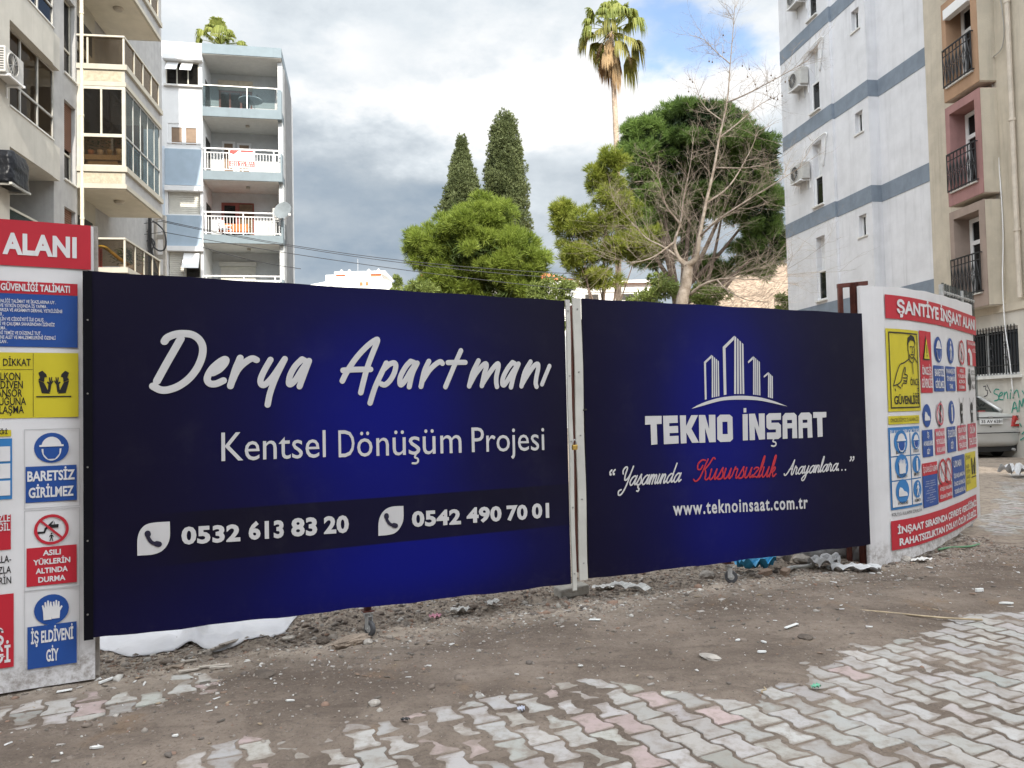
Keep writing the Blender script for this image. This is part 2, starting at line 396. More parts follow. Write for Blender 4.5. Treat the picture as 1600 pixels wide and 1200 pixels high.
GX, GY = np.meshgrid(gx, gy); GZ = dirt_h(GX, GY)
V = np.stack([GX, GY, GZ], -1).reshape(-1, 3); nx, ny = len(gx), len(gy)
ii = (np.arange(ny - 1)[:, None] * nx + np.arange(nx - 1)[None]).ravel(); F4 = np.stack([ii, ii + 1, ii + nx + 1, ii + nx], 1)
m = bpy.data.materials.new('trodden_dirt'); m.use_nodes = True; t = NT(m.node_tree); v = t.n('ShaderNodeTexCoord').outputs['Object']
p = t.n('ShaderNodeBsdfPrincipled'); o = t.n('ShaderNodeOutputMaterial'); t.l(p.outputs[0], o.inputs[0])
n1 = t.noise(v, 1.1, 8, .6); n2 = t.noise(v, 13, 10, .72); n3 = t.noise(v, 62, 6, .8); n4 = t.noise(v, 2.3, 5, .5)
c = t.mix(t.ss(n1.outputs['Fac'], .36, .66), (.126, .098, .079), (.225, .181, .148))
c = t.mix(t.m('MULTIPLY', t.ss(n2.outputs['Fac'], .45, .72), .6), c, (.088, .069, .057))
c = t.mix(t.m('MULTIPLY', t.ss(n4.outputs['Fac'], .6, .74), .45), c, (.20, .125, .07))
c = t.mix(t.m('MULTIPLY', t.ss(n3.outputs['Fac'], .56, .68), .75), c, (.26, .225, .195))
c = t.mix(t.m('MULTIPLY', t.m('SUBTRACT', 1.0, t.ss(n3.outputs['Fac'], .34, .46)), .8), c, (.06, .048, .042))
t.l(c, p.inputs['Base Color']); p.inputs['Roughness'].default_value = .95; p.inputs['Specular IOR Level'].default_value = .2
s = t.n('ShaderNodeSeparateXYZ'); t.l(v, s.inputs[0])
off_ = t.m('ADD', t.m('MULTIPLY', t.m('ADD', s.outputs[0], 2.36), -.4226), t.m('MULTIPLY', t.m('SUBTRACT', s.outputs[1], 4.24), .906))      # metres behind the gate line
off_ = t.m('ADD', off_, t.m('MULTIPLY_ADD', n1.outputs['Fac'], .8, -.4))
c = t.mix(t.m('MULTIPLY', t.m('MULTIPLY', t.ss(off_, -.45, .05), t.ss(n2.outputs['Fac'], .30, .60)), .75), c, (.37, .315, .26))       # paler along the gate line and behind it
mp = t.n('ShaderNodeMapping'); mp.inputs['Rotation'].default_value = (0, 0, -.436); mp.inputs['Scale'].default_value = (.35, 3.2, 1); t.l(v, mp.inputs['Vector']); n5 = t.noise(mp.outputs[0], 2.2, 7, .65)
c = t.mix(t.m('MULTIPLY', t.ss(n5.outputs['Fac'], .50, .68), .5), c, (.088, .068, .055)); c = t.mix(t.m('MULTIPLY', t.ss(n5.outputs['Fac'], .5, .3), .25), c, (.22, .18, .15)); t.l(c, p.inputs['Base Color'])
bp = t.n('ShaderNodeBump'); bp.inputs['Strength'].default_value = .8; bp.inputs['Distance'].default_value = .012
t.l(t.m('ADD', n3.outputs['Fac'], t.m('MULTIPLY', n2.outputs['Fac'], 1.4)), bp.inputs['Height']); t.l(bp.outputs[0], p.inputs['Normal'])
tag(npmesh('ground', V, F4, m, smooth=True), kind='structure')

# pavement: I shaped interlocking pavers in line with the gate
half = [(-.0965, -.0755), (-.070, -.0755), (-.054, -.066), (-.038, -.0515), (.038, -.0515), (.054, -.066), (.070, -.0755), (.0965, -.0755)]
outl = half + [(a, -b) for a, b in reversed(half)]
V, F, T = [], [], []; rp = np.random.default_rng(5)
def paver(cx, cy, big=1.0):
    b = len(V); tz = rp.normal(0, .0018); ta, tb = rp.normal(0, .012, 2); rot = rp.normal(0, .016); cz = rise(np.array(cy))
    for ins, dz, sk in ((0, -.03, 1), (0, -.004, 1), (.0042, 0, 1), (.0042, 0, .82), (.0042, 0, .5), (0, 0, 0)):
        for l, s in (outl if sk else [(0, 0)]):
            l2 = (l - math.copysign(ins, l)) * sk; s2 = (s - math.copysign(ins, s)) * sk; lr, sr = l2 - s2 * rot, s2 + l2 * rot
            q = np.array([cx, cy]) + PL * lr + PS * sr; V.append((q[0], q[1], cz + .0005 + dz + tz + ta * lr + tb * sr))
    k = len(outl)
    for r in range(4):
        for j in range(k): F.append((b + r * k + j, b + r * k + (j + 1) % k, b + (r + 1) * k + (j + 1) % k, b + (r + 1) * k + j))
    for j in range(k): F.append((b + 4 * k + j, b + 4 * k + (j + 1) % k, b + 5 * k))
    pink = rp.random() < (.14 if cx < 1.1 else .012); g = rp.normal(1, .09)
    col = np.array([.355, .28, .27]) if pink else np.array([.325, .312, .298]) * (1 + rp.normal(0, .015, 3))
    T.extend([np.append(np.clip(col * g, .1, .8), 1)] * (5 * k))
cand = []
for i in range(-60, 110):
    for j in range(-90, 60):
        q = np.array([1.871, 3.642]) + PS * (i * .1415) + PL * (j * .2045 + (.10225 if i % 2 else 0)); cand.append(q)
cand = np.array(cand)
dd = np.minimum(np.minimum(sdist(cand[:, 0], cand[:, 1], CLEAN_R), sdist(cand[:, 0], cand[:, 1], CLEAN_L)), sdist(cand[:, 0], cand[:, 1], CLEAN_F))
view = (cand[:, 1] > 2.5) & (abs(cand[:, 0]) < cand[:, 1] * .8 + .6) & (cand[:, 1] < 16) & (dd < .32)
for q in cand[view]: paver(*q)
me = bpy.data.meshes.new('pavement'); me.from_pydata(V, [], F); at_ = me.attributes.new('tone', 'FLOAT_COLOR', 'FACE'); at_.data.foreach_set('color', np.array(T, np.float32).ravel())
VA = np.array(V); df_ = dirt_h(VA[:, 0], VA[:, 1]) - VA[:, 2]; q = np.clip((df_ + .0095) / .010, 0, 1); at_ = me.attributes.new('dust', 'FLOAT', 'POINT'); at_.data.foreach_set('value', (q * q * (3 - 2 * q)).astype(np.float32))
m = bpy.data.materials.new('concrete_paver'); m.use_nodes = True; t = NT(m.node_tree); v = t.n('ShaderNodeTexCoord').outputs['Object']
p = t.n('ShaderNodeBsdfPrincipled'); o = t.n('ShaderNodeOutputMaterial'); t.l(p.outputs[0], o.inputs[0])
a = t.n('ShaderNodeAttribute', attribute_name='tone'); n1 = t.noise(v, 14, 8, .65); n2 = t.noise(v, 160, 3, .6); n3 = t.noise(v, 4, 6, .6)
c = t.mix(t.m('MULTIPLY', t.ss(n1.outputs['Fac'], .42, .72), .75), a.outputs['Color'], (.19, .155, .128))
c = t.mix(t.m('MULTIPLY', t.ss(n3.outputs['Fac'], .5, .7), .3), c, (.30, .265, .23))
ds_ = t.n('ShaderNodeAttribute', attribute_name='dust'); c = t.mix(t.m('MULTIPLY', t.ss(t.m('ADD', ds_.outputs['Fac'], t.m('MULTIPLY_ADD', n1.outputs['Fac'], .9, -.45)), .48, 1.05), .6), c, (.175, .140, .114))
c = t.mix(t.m('MULTIPLY', t.ss(n2.outputs['Fac'], .58, .72), .35), c, (.16, .14, .125))
t.l(c, p.inputs['Base Color']); p.inputs['Roughness'].default_value = .9; p.inputs['Specular IOR Level'].default_value = .25
bp = t.n('ShaderNodeBump'); bp.inputs['Strength'].default_value = .5; bp.inputs['Distance'].default_value = .004; t.l(n2.outputs['Fac'], bp.inputs['Height']); t.l(bp.outputs[0], p.inputs['Normal'])
me.materials.append(m); ob = bpy.data.objects.new('pavement', me); COL.objects.link(ob); tag(ob, kind='structure')

# gravel: small stones and crumbs of rubble, thickest along the foot of the gate
icoV = np.array([(0, 0, 1), (.9, 0, .3), (.28, .85, .3), (-.73, .53, .3), (-.73, -.53, .3), (.28, -.85, .3), (.73, .53, -.45), (-.28, .85, -.45), (-.9, 0, -.45), (-.28, -.85, -.45), (.73, -.53, -.45)])
icoF = np.array([(0, 1, 2), (0, 2, 3), (0, 3, 4), (0, 4, 5), (0, 5, 1), (1, 6, 2), (2, 6, 7), (2, 7, 3), (3, 7, 8), (3, 8, 4), (4, 8, 9), (4, 9, 5), (5, 9, 10), (5, 10, 1), (1, 10, 6)])
N = 46000; rg = np.random.default_rng(9)
tt = rg.uniform(-.15, 1.35, N); off = np.where(rg.random(N) < .62, rg.normal(.25, .42, N), rg.uniform(-1.9, 3.2, N))
gxp = -2.36 + tt * 5.4 - .4226 * off; gyp = 4.24 + tt * 2.34 + .906 * off
keep = (np.minimum(sdist(gxp, gyp, CLEAN_R), sdist(gxp, gyp, CLEAN_L)) > -.03 - .5 * (rg.random(N) < .12)) & (gyp > 2.8); gxp, gyp = gxp[keep], gyp[keep]; N = len(gxp)
sz = np.clip(rg.lognormal(-5.5, .68, N), .0016, .034); sz *= np.where(off[keep] > 0, 1.15, .8)
rot = rg.uniform(0, 6.28, N); sc = rg.uniform(.6, 1.3, (N, 3)) * sz[:, None]; jit = 1 + rg.uniform(-.25, .25, (N, 11, 1))
P = icoV[None] * jit * sc[:, None]; cs, sn = np.cos(rot)[:, None], np.sin(rot)[:, None]
Q = np.stack([P[..., 0] * cs - P[..., 1] * sn, P[..., 0] * sn + P[..., 1] * cs, P[..., 2] * .55], -1)
Q += np.stack([gxp, gyp, dirt_h(gxp, gyp) + sz * .15], -1)[:, None]
FF = (icoF[None] + 11 * np.arange(N)[:, None, None]).reshape(-1, 3)
pal = np.array([(.25, .22, .19), (.165, .13, .105), (.36, .34, .31), (.22, .13, .09), (.52, .50, .47), (.09, .075, .065)]); pi = rg.choice(6, N, p=[.27, .37, .08, .1, .03, .15])
tone = np.repeat(np.concatenate([pal[pi], np.ones((N, 1))], 1), 15, 0)
m = bpy.data.materials.new('rubble_stone'); m.use_nodes = True; t = NT(m.node_tree); p = t.n('ShaderNodeBsdfPrincipled'); o = t.n('ShaderNodeOutputMaterial'); t.l(p.outputs[0], o.inputs[0])
a = t.n('ShaderNodeAttribute', attribute_name='tone'); n1 = t.noise(t.n('ShaderNodeTexCoord').outputs['Object'], 90, 4, .6); t.l(t.mix(t.m('MULTIPLY', n1.outputs['Fac'], .5), a.outputs['Color'], (.2, .17, .15)), p.inputs['Base Color']); p.inputs['Roughness'].default_value = .95
tag(npmesh('gravel', Q.reshape(-1, 3), FF, m, attr=tone), 'gravel and crumbs of rubble strewn over the dirt', 'gravel', kind='stuff')
# shreds: flat white, brown and grey crumbs of plaster, paper, twig and tile
N = 1900; tt = rg.uniform(-.05, 1.3, N); off = np.where(rg.random(N) < .6, rg.normal(.3, .45, N), rg.uniform(-1.6, 1.0, N))
sx = -2.36 + tt * 5.4 - .4226 * off; sy = 4.24 + tt * 2.34 + .906 * off; k = (sy > 2.9) & (sdist(sx, sy, CLEAN_R) > -.02); sx, sy = sx[k], sy[k]; N = len(sx)
L = np.clip(rg.lognormal(-4.0, .5, N), .006, .06); Wd = L * rg.uniform(.12, .7, N); a = rg.uniform(0, 6.28, N); hz = dirt_h(sx, sy) + .003
ca, sa = np.cos(a), np.sin(a); box = []
for i, j, kz in [(-1, -1, 0), (1, -.7, 0), (.8, 1, 0), (-1, .6, 0), (-1, -1, 1), (1, -.7, 1), (.8, 1, 1), (-1, .6, 1)]:
    x, y = i * L / 2, j * Wd / 2; box.append(np.stack([sx + x * ca - y * sa, sy + x * sa + y * ca, hz + kz * .003 + i * L * rg.uniform(-.08, .08, N)], -1))
Q = np.stack(box, 1); bf = np.array([(4, 5, 6, 7), (0, 1, 5, 4), (1, 2, 6, 5), (2, 3, 7, 6), (3, 0, 4, 7)])
pal = np.array([(.66, .65, .64), (.40, .37, .34), (.2, .13, .09), (.10, .085, .07), (.33, .25, .16)]); pi = rg.choice(5, N, p=[.16, .26, .22, .26, .1])
tag(npmesh('litter_shreds', Q.reshape(-1, 3), (bf[None] + 8 * np.arange(N)[:, None, None]).reshape(-1, 4), m, attr=np.repeat(np.concatenate([pal[pi], np.ones((N, 1))], 1), 5, 0)),
    'shreds of plaster, paper and twigs trodden into the dirt', 'litter', kind='stuff')

# ================================================================ GATE
white_print = mat('white_ink', (.52, .505, .51), .5, .04); red_ink = mat('red_ink', (.42, .018, .03), .5, .08)
rust = mat('red_oxide_steel', (.10, .026, .018), .55, .35, 9, .2, 40); zinc = mat('zinc_plated_steel', (.42, .42, .42), .35, .2, 12, metal=.35); tyre_rubber = mat('grey_caster_rubber', (.06, .06, .065), .7)
vinyl_white = mat('white_banner_vinyl', (.635, .62, .63), .5, .06, 2.2, .12, 3, stain=.12, streak=.10); screw = mat('screw_steel', (.30, .29, .28), .4, metal=.7)
def splash(m):
    """mud splashed and scuffed along the foot of an upright sheet"""
    t = NT.__new__(NT); t.t = m.node_tree; p = next(n for n in t.t.nodes if n.type == 'BSDF_PRINCIPLED'); old = p.inputs['Base Color'].links[0].from_socket
    s = t.n('ShaderNodeSeparateXYZ'); t.l(t.n('ShaderNodeNewGeometry').outputs['Position'], s.inputs[0]); oc = t.n('ShaderNodeTexCoord').outputs['Object']; n = t.noise(oc, 22, 8, .75); n2 = t.noise(oc, 3, 5, .6)
    f = t.m('MULTIPLY', t.m('SUBTRACT', 1.0, t.ss(t.m('SUBTRACT', s.outputs[2], t.m('MULTIPLY', n2.outputs['Fac'], .22)), .0, .16)), t.ss(n.outputs['Fac'], .40, .66)); t.l(t.mix(t.m('MULTIPLY', f, .75), old, (.19, .155, .13)), p.inputs['Base Color'])
splash(vinyl_white)
pvc = mat('cream_pvc_strip', (.50, .485, .45), .45, .1, 3, stain=.25)
def banner_mat(name, glows, band=None):
    m = bpy.data.materials.new(name); m.use_nodes = True; t = NT(m.node_tree)
    uv = t.n('ShaderNodeUVMap'); s = t.n('ShaderNodeSeparateXYZ'); t.l(uv.outputs[0], s.inputs[0]); U, Vv = s.outputs[0], s.outputs[1]
    tot = 0.0
    for cu, cv, ru, rv, amp in glows:
        a = t.m('DIVIDE', t.m('SUBTRACT', U, cu), ru); b = t.m('DIVIDE', t.m('SUBTRACT', Vv, cv), rv)
        tot = t.m('ADD', tot, t.m('MULTIPLY', t.m('EXPONENT', t.m('MULTIPLY', t.m('ADD', t.m('MULTIPLY', a, a), t.m('MULTIPLY', b, b)), -1)), amp))
    c = t.ramp(tot, [(0, (.0050, .0037, .0145)), (.45, (.0042, .0040, .052)), (1, (.0034, .0056, .150))])
    if band:
        z0, z1, ua, ub = band; f = t.m('MULTIPLY', t.ss(Vv, z0, z0 + .012), t.m('SUBTRACT', 1, t.ss(Vv, z1 - .012, z1))); f = t.m('MULTIPLY', f, t.ss(U, ua, ua + .5))
        f = t.m('MULTIPLY', f, t.m('SUBTRACT', 1.0, t.m('MULTIPLY', t.ss(U, ub, ub + .5), .4)))
        c = t.mix(t.m('MULTIPLY', f, .9), c, (.0055, .0045, .0125))
    oc = t.n('ShaderNodeTexCoord').outputs['Object']; dn = t.noise(oc, 3.2, 8, .7)
    c = t.mix(t.m('MULTIPLY', t.ss(dn.outputs['Fac'], .5, .8), .015), c, (.4, .38, .36))
    low = t.m('SUBTRACT', 1, t.ss(Vv, .15, .42)); c = t.mix(t.m('MULTIPLY', t.m('MULTIPLY', low, t.ss(t.noise(oc, 30, 6, .7).outputs['Fac'], .45, .8)), .04), c, (.3, .26, .22))
    p = t.n('ShaderNodeBsdfPrincipled'); t.l(c, p.inputs['Base Color']); p.inputs['Roughness'].default_value = .5; p.inputs['Specular IOR Level'].default_value = .12
    wr = t.noise(oc, 1.4, 3, .5); wv = t.noise(oc, 420, 1, .5); bp = t.n('ShaderNodeBump'); bp.inputs['Strength'].default_value = .35; bp.inputs['Distance'].default_value = .03
    t.l(t.m('ADD', wr.outputs['Fac'], t.m('MULTIPLY', wv.outputs['Fac'], .012)), bp.inputs['Height']); t.l(bp.outputs[0], p.inputs['Normal'])
    o = t.n('ShaderNodeOutputMaterial'); t.l(p.outputs[0], o.inputs[0]); return m
def slab(S, u0, u1, v0, v1, v0b, v1b, th, h0=0.0, nu=40, nv=16, wav=.004):
    """banner stretched over a frame: front sheet with a hemmed, slightly wavy edge, wrapped sides and back"""
    mb = MB(); uvs = []
    def row(h, k):
        for j in range(nv + 1):
            for i in range(nu + 1):
                a, b = i / nu, j / nv; u = u0 + (u1 - u0) * a; lo = v0 + (v0b - v0) * a; hi = v1 + (v1b - v1) * a
                v = lo + (hi - lo) * b; e = min(1, 6 * min(b, 1 - b, a * 2, 2 - 2 * a))
                if j == 0: v += wav * math.sin(u * 9 + 1) + .5 * wav * math.sin(u * 23)
                if j == nv: v += .6 * wav * math.sin(u * 11 + 2)
                hh = h + (-.006 * (1 - e) if k == 0 else .004); mb.v.append(S.P(u, v, hh)); uvs.append((u, v))
    row(h0, 0); row(h0 - th, 1); n = (nu + 1) * (nv + 1); w_ = nu + 1
    for j in range(nv):
        for i in range(nu):
            q = j * w_ + i; mb.f.append((q, q + 1, q + w_ + 1, q + w_)); q += n; mb.f.append((q, q + w_, q + w_ + 1, q + 1))
    for i in range(nu):
        mb.f.append((i, i + n, i + n + 1, i + 1)); q = nv * w_ + i; mb.f.append((q, q + 1, q + n + 1, q + n))
    for j in range(nv):
        q = j * w_; mb.f.append((q, q + w_, q + w_ + n, q + n)); q += nu; mb.f.append((q, q + n, q + w_ + n, q + w_))
    mb.uv = uvs; return mb
# plan line of the two leaves, from the picture's corners at eye height 1.45
GL, GM, GM2, GR = at(132, 700, 4.15)[:2], at(893, 690, 5.52)[:2], at(908, 690, 5.555)[:2], at(1356, 670, 6.58)[:2]
def gate_leaf(a, b, label, px, banner, wheel_px, tip):
    root = thing('hoarding_gate', label, 'gate', (*((a + b) / 2), 0)); S = Surf([a, b], root)
    (tl, bl, tr, br) = [S.uv(*q) for q in px]
    slab(S, tl[0] if tip else tl[0] + .012, br[0] - (.0 if tip else .0), bl[1], tl[1], br[1], tr[1], .03).build('banner', banner, root, smooth=False, world=True)
    L = S.L[-1]; f = MB()                                  # welded tube frame behind the sheet
    for v in (.34, 1.2, 2.06): f.obox(S.P(L / 2, v, -.055), *[np.array(q) for q in ((*(.5 * (L - .08) * (b - a) / L), 0), (*(.02 * S.xy(.5)[1]), 0), (0, 0, .02))])
    for u in (.06, L / 2, L - .06): f.obox(S.P(u, 1.2, -.055), (*(.02 * (b - a) / L), 0), (*(.0215 * S.xy(.5)[1]), 0), (0, 0, .9))
    f.build('frame', rust, root, world=True)
    u, v = S.uv(*wheel_px[0]); d = np.array([*((b - a) / L), 0]); nn = np.array([*S.xy(.5)[1], 0]); c = np.array(S.P(u, .0, -.055)); zg = float(dirt_h(np.array([c[0]]), np.array([c[1]]))[0])
    c[2] = zg
    kc = .8; sq_ = lambda b_: (setattr(b_, 'v', [tuple(c + (np.array(q_) - c) * kc) for q_ in b_.v]), b_)[1]
    leg = MB(); leg.obox(c + (0, 0, .33), d * .024, nn * .024, np.array([0, 0, .13])); leg.obox(c + (0, 0, .198), d * .045, nn * .045, np.array([0, 0, .004])); sq_(leg).build('leg', rust, root, world=True)
    yaw = wheel_px[1]; ax = d * math.cos(yaw) + nn * math.sin(yaw); sd = -d * math.sin(yaw) + nn * math.cos(yaw); wc = c + ax * .03 + np.array([0, 0, .063])
    fk = MB()
    fk.obox(c + (0, 0, .186), d * .04, nn * .04, np.array([0, 0, .005])); fk.cyl(c + (0, 0, .165), (0, 0, 1), .024, .016)
    for s_ in (-1, 1): fk.obox(wc + sd * s_ * .021 + np.array([0, 0, .045]) - ax * .012, ax * .022, sd * .002, np.array([0, 0, .056]))
    fk.obox(c + (0, 0, .158) + ax * .005, ax * .035, sd * .023, np.array([0, 0, .004])); fk.cyl(wc - sd * .03, sd, .008, .06, 10)
    sq_(fk).build('caster_fork', zinc, root, world=True)
    wb = MB(); wb.tube([wc - sd * .016, wc - sd * .012, wc + sd * .012, wc + sd * .016], [.055, .062, .062, .055], 24); w_ = sq_(wb).build('caster_wheel', tyre_rubber, root, world=True)
    hb = MB(); hb.cyl(wc - sd * .0175, sd, .03, .035, 18); sq_(hb).build('hub', zinc, w_, world=True)
    return root, S
def printing(name, mats, root, fn):
    mb = MB(); fn(mb); return mb.build(name, mats, root, world=True)

# ---- left leaf
G1px = [(137, 423), (130, 1000), (890, 470), (893, 913)]
_S = Surf([GL, GM], None); _q = lambda x, y: _S.uv(x, y)
c1, c2, c3 = _q(590, 655), _q(690, 880), _q(330, 975)
bz0, bz1 = _q(217, 884)[1] * .5 + _q(678, 848)[1] * .5, _q(217, 794)[1] * .5 + _q(886, 762)[1] * .5
ban1 = banner_mat('navy_print_left', [(c1[0], c1[1], .78, .85, .98), (c2[0], c2[1], .95, .36, .75), (c3[0] + .25, c3[1], .8, .3, .3)], (bz0, bz1, _q(190, 800)[0], _q(800, 800)[0]))
gateL, S = gate_leaf(GL, GM, 'long navy gate leaf with handwritten white title and phone numbers', G1px, ban1, ((578, 960), 1.25), True)
HT = .0035
def z(sc, ox, oy, pts): return [S.uv(ox + a / sc, oy + b / sc) for a, b in pts]
def title(mb):
    A = lambda p: z(6.4, 230, 500, p); Bq = lambda p: z(8.889, 520, 510, p); Cq = lambda p: z(8.889, 690, 510, p); k = [0]
    def st(p, w): k[0] += 1; S.stroke(mb, p, w, HT + .0003 * (k[0] % 4))
    for p in ([(337, 185), (300, 250), (180, 460), (97, 612)], [(172, 215), (205, 175), (290, 142), (375, 136), (450, 148), (512, 188), (548, 245), (556, 310), (540, 390), (500, 480), (440, 562), (370, 625), (290, 672), (200, 700), (130, 698), (58, 662)]): st(A(p), .0205)
    st(A([(655, 530), (720, 495), (772, 440), (788, 400), (765, 396), (710, 430), (650, 485), (610, 550), (600, 600), (630, 637), (690, 637), (762, 606)]), .0195)
    st(A([(930, 380), (880, 500), (832, 660)]), .0195); st(A([(845, 620), (900, 505), (970, 430), (1045, 386), (1093, 400)]), .019)
    st(A([(1232, 398), (1165, 515), (1132, 600), (1145, 648), (1185, 640), (1260, 560), (1375, 390)]), .018); st(A([(1375, 390), (1282, 580), (1228, 730), (1203, 848)]), .018)
    st(A([(1548, 392), (1480, 460), (1430, 550), (1415, 630), (1437, 642), (1485, 595), (1545, 500), (1590, 425), (1548, 392)]), .018); st(A([(1618, 408), (1568, 540), (1522, 665)]), .018)
    st(Bq([(130, 758), (200, 620), (330, 430), (480, 270), (590, 190), (618, 200), (560, 350), (480, 560), (430, 740), (386, 920)]), .0178); st(Bq([(140, 612), (300, 600), (522, 597)]), .0178)
    st(Bq([(742, 510), (660, 680), (580, 860), (515, 1065)]), .0175); st(Bq([(700, 600), (780, 530), (850, 507), (873, 550), (850, 650), (790, 755), (720, 812), (672, 800)]), .0172)
    st(Bq([(1078, 485), (1010, 560), (940, 690), (928, 780), (945, 812), (1000, 755), (1080, 620), (1140, 520), (1078, 485)]), .0172); st(Bq([(1170, 510), (1100, 660), (1058, 840)]), .0172)
    st(Bq([(1332, 485), (1270, 620), (1222, 835)]), .0172); st(Bq([(1235, 770), (1330, 620), (1420, 530), (1490, 490), (1520, 515)]), .0172)
    st(Cq([(265, 337), (180, 530), (50, 840)]), .0168); st(Cq([(85, 503), (200, 500), (325, 500)]), .0172)
    st(Cq([(510, 477), (430, 640), (380, 830)]), .017); st(Cq([(392, 800), (470, 660), (560, 550), (610, 517), (620, 560), (590, 660), (556, 825)]), .017); st(Cq([(566, 795), (640, 680), (720, 570), (778, 517), (785, 570), (758, 690), (755, 780), (765, 838)]), .017)
    st(Cq([(980, 500), (910, 590), (850, 710), (840, 795), (862, 815), (910, 755), (980, 640), (1035, 545), (980, 500)]), .017); st(Cq([(1065, 520), (1000, 680), (960, 845)]), .017)
    st(Cq([(1232, 492), (1150, 640), (1105, 830)]), .017); st(Cq([(1115, 800), (1180, 690), (1270, 560), (1330, 522), (1338, 580), (1313, 700), (1303, 790), (1315, 838)]), .017); st(Cq([(1495, 550), (1440, 680), (1390, 805)]), .0155)
printing('title_lettering', white_print, gateL, title)
def subtitle(mb):
    for body, pl, pr, yt in (('Kentsel', (346, 720.5), (509, 714), 676), ('Projesi', (737, 706.5), (850.5, 703), 668)):
        textpx(S, mb, body, pl, pr, yt, HT)
    for body, pl, pr in (('D', (529, 714.5), (554, 713.5)), ('ö', (558, 713.3), (582, 712.4)), ('n', (588, 712.3), (607.5, 711.6)), ('ü', (613.5, 711.4), (634, 710.6)), ('s', (638.5, 710.2), (656.5, 709.6)), ('ü', (660.5, 709.6), (680.5, 708.8)), ('m', (688, 708.4), (721, 707.3))):
        textpx(S, mb, body, pl, pr, pl[1] - 42, HT)
    S.stroke(mb, z(4, 500, 500, [(598, 838), (592, 858), (608, 866), (612, 882), (600, 895), (578, 895)]), .0065, HT)
printing('subtitle_lettering', white_print, gateL, subtitle)
def phones(mb, part_):
    if part_ == 0:
     for body, pl, pr, yt in (('0532', (283.5, 851), (375.5, 845.5), 823.5), ('613', (388.5, 843.5), (443.5, 840), 815.5), ('83', (455, 838.5), (495.5, 836), 810), ('20', (506, 834.5), (545, 832), 807)):
        textpx(S, mb, body, pl, pr, yt, HT, bold=.042, space=1.06)
    else:
     for body, pl, pr, yt in (('0542', (643.5, 823.5), (720, 819), 799), ('490', (729, 817.5), (783.5, 814), 793.5), ('70', (791.5, 813.5), (824, 811.5), 790), ('01', (831, 810.5), (858, 808.8), 787)):
        textpx(S, mb, body, pl, pr, yt, HT, bold=.042, space=1.06)
for part_ in (0, 1): printing('phone_number', white_print, gateL, lambda mb: phones(mb, part_))
navy_ink = mat('navy_ink', (.012, .010, .03), .5)
def leaf_icon(sc, ox, oy, out, hs):
    ic = printing('phone_icon', white_print, gateL, lambda mb: S.poly(mb, [(a, b) for a, b in map(tuple, smooth_leaf(z(sc, ox, oy, out)))], HT))
    mb = MB(); P = z(sc, ox, oy, hs); S.stroke(mb, P, .0095, HT + .003); S.stroke(mb, [P[0], P[0] * .7 + P[1] * .3], .0155, HT + .0036, 1); S.stroke(mb, [P[-1] * .65 + P[-2] * .35, P[-1]], .0155, HT + .0036, 1); mb.build('handset', navy_ink, ic, world=True)
def smooth_leaf(P):
    P = [np.array(p) for p in P]; k = [i for i in range(len(P))]; a = smooth_path(P[0:6], 4); b = smooth_path(P[5:] + [P[0]], 4); return a + b[1:-1]
leaf_icon(4.444, 200, 770, [(65, 436), (65, 330), (82, 265), (122, 222), (185, 206), (290, 199), (291, 300), (273, 360), (232, 405), (170, 428)], [(136, 280), (142, 312), (168, 345), (215, 356)])
leaf_icon(4.706, 560, 770, [(146, 316), (147, 225), (163, 165), (198, 122), (248, 101), (330, 96), (330, 190), (312, 245), (275, 290), (225, 308)], [(204, 166), (208, 198), (232, 230), (272, 241)])
def edge_strip(S, root, u0, u1, v0, v1, n, side):
    mb = MB(); k = 14
    for a, b in zip(np.linspace(v0, v1, k), np.linspace(v0, v1, k)[1:]):
        w0, w1 = (.003 * math.sin(a * 7 + side), .003 * math.sin(b * 7 + side))
        mb.add([S.P(u0 + w0, a, -.005), S.P(u1 + w0, a, -.005), S.P(u1 + w1, b, -.005), S.P(u0 + w1, b, -.005), S.P(u0 + w0, a, .009), S.P(u1 + w0, a, .009), S.P(u1 + w1, b, .009), S.P(u0 + w1, b, .009)],
               [(4, 5, 6, 7), (0, 4, 7, 3), (1, 2, 6, 5), (0, 3, 2, 1)] + ([(0, 1, 5, 4)] if a == v0 else []) + ([(2, 3, 7, 6)] if b == v1 else []))
    st = mb.build('edge_strip', pvc, root, world=True)
    for v in np.linspace(v0 + .12, v1 - .08, n):
        s_ = MB(); c = S.P((u0 + u1) / 2, v, .009); nn = np.array([*S.xy(u0)[1], 0]); s_.cyl(c, nn, .006, .004, 8); s_.build('screw', screw, st, world=True)
a, b = S.uv(888.5, 690)[0], S.uv(894.5, 690)[0]
edge_strip(S, gateL, a, b, S.uv(893, 912)[1] - .05, S.uv(893, 470)[1] + .005, 5, 0)
blk = mat('black_hem', (.0035, .0032, .006), .6, spec=.1)
mb = MB(); u0, v0 = S.uv(131, 1001); u1, v1 = S.uv(145, 424); S.rect(mb, u0, v0, S.uv(145, 700)[0], v1, HT); hem = mb.build('hem', blk, gateL, world=True)
for y in np.linspace(500, 960, 5):
    s_ = MB(); q = S.uv(137, y); s_.cyl(S.P(*q, HT), np.array([*S.xy(.5)[1], 0]), .005, .003, 8); s_.build('screw', screw, hem, world=True)
SL = S
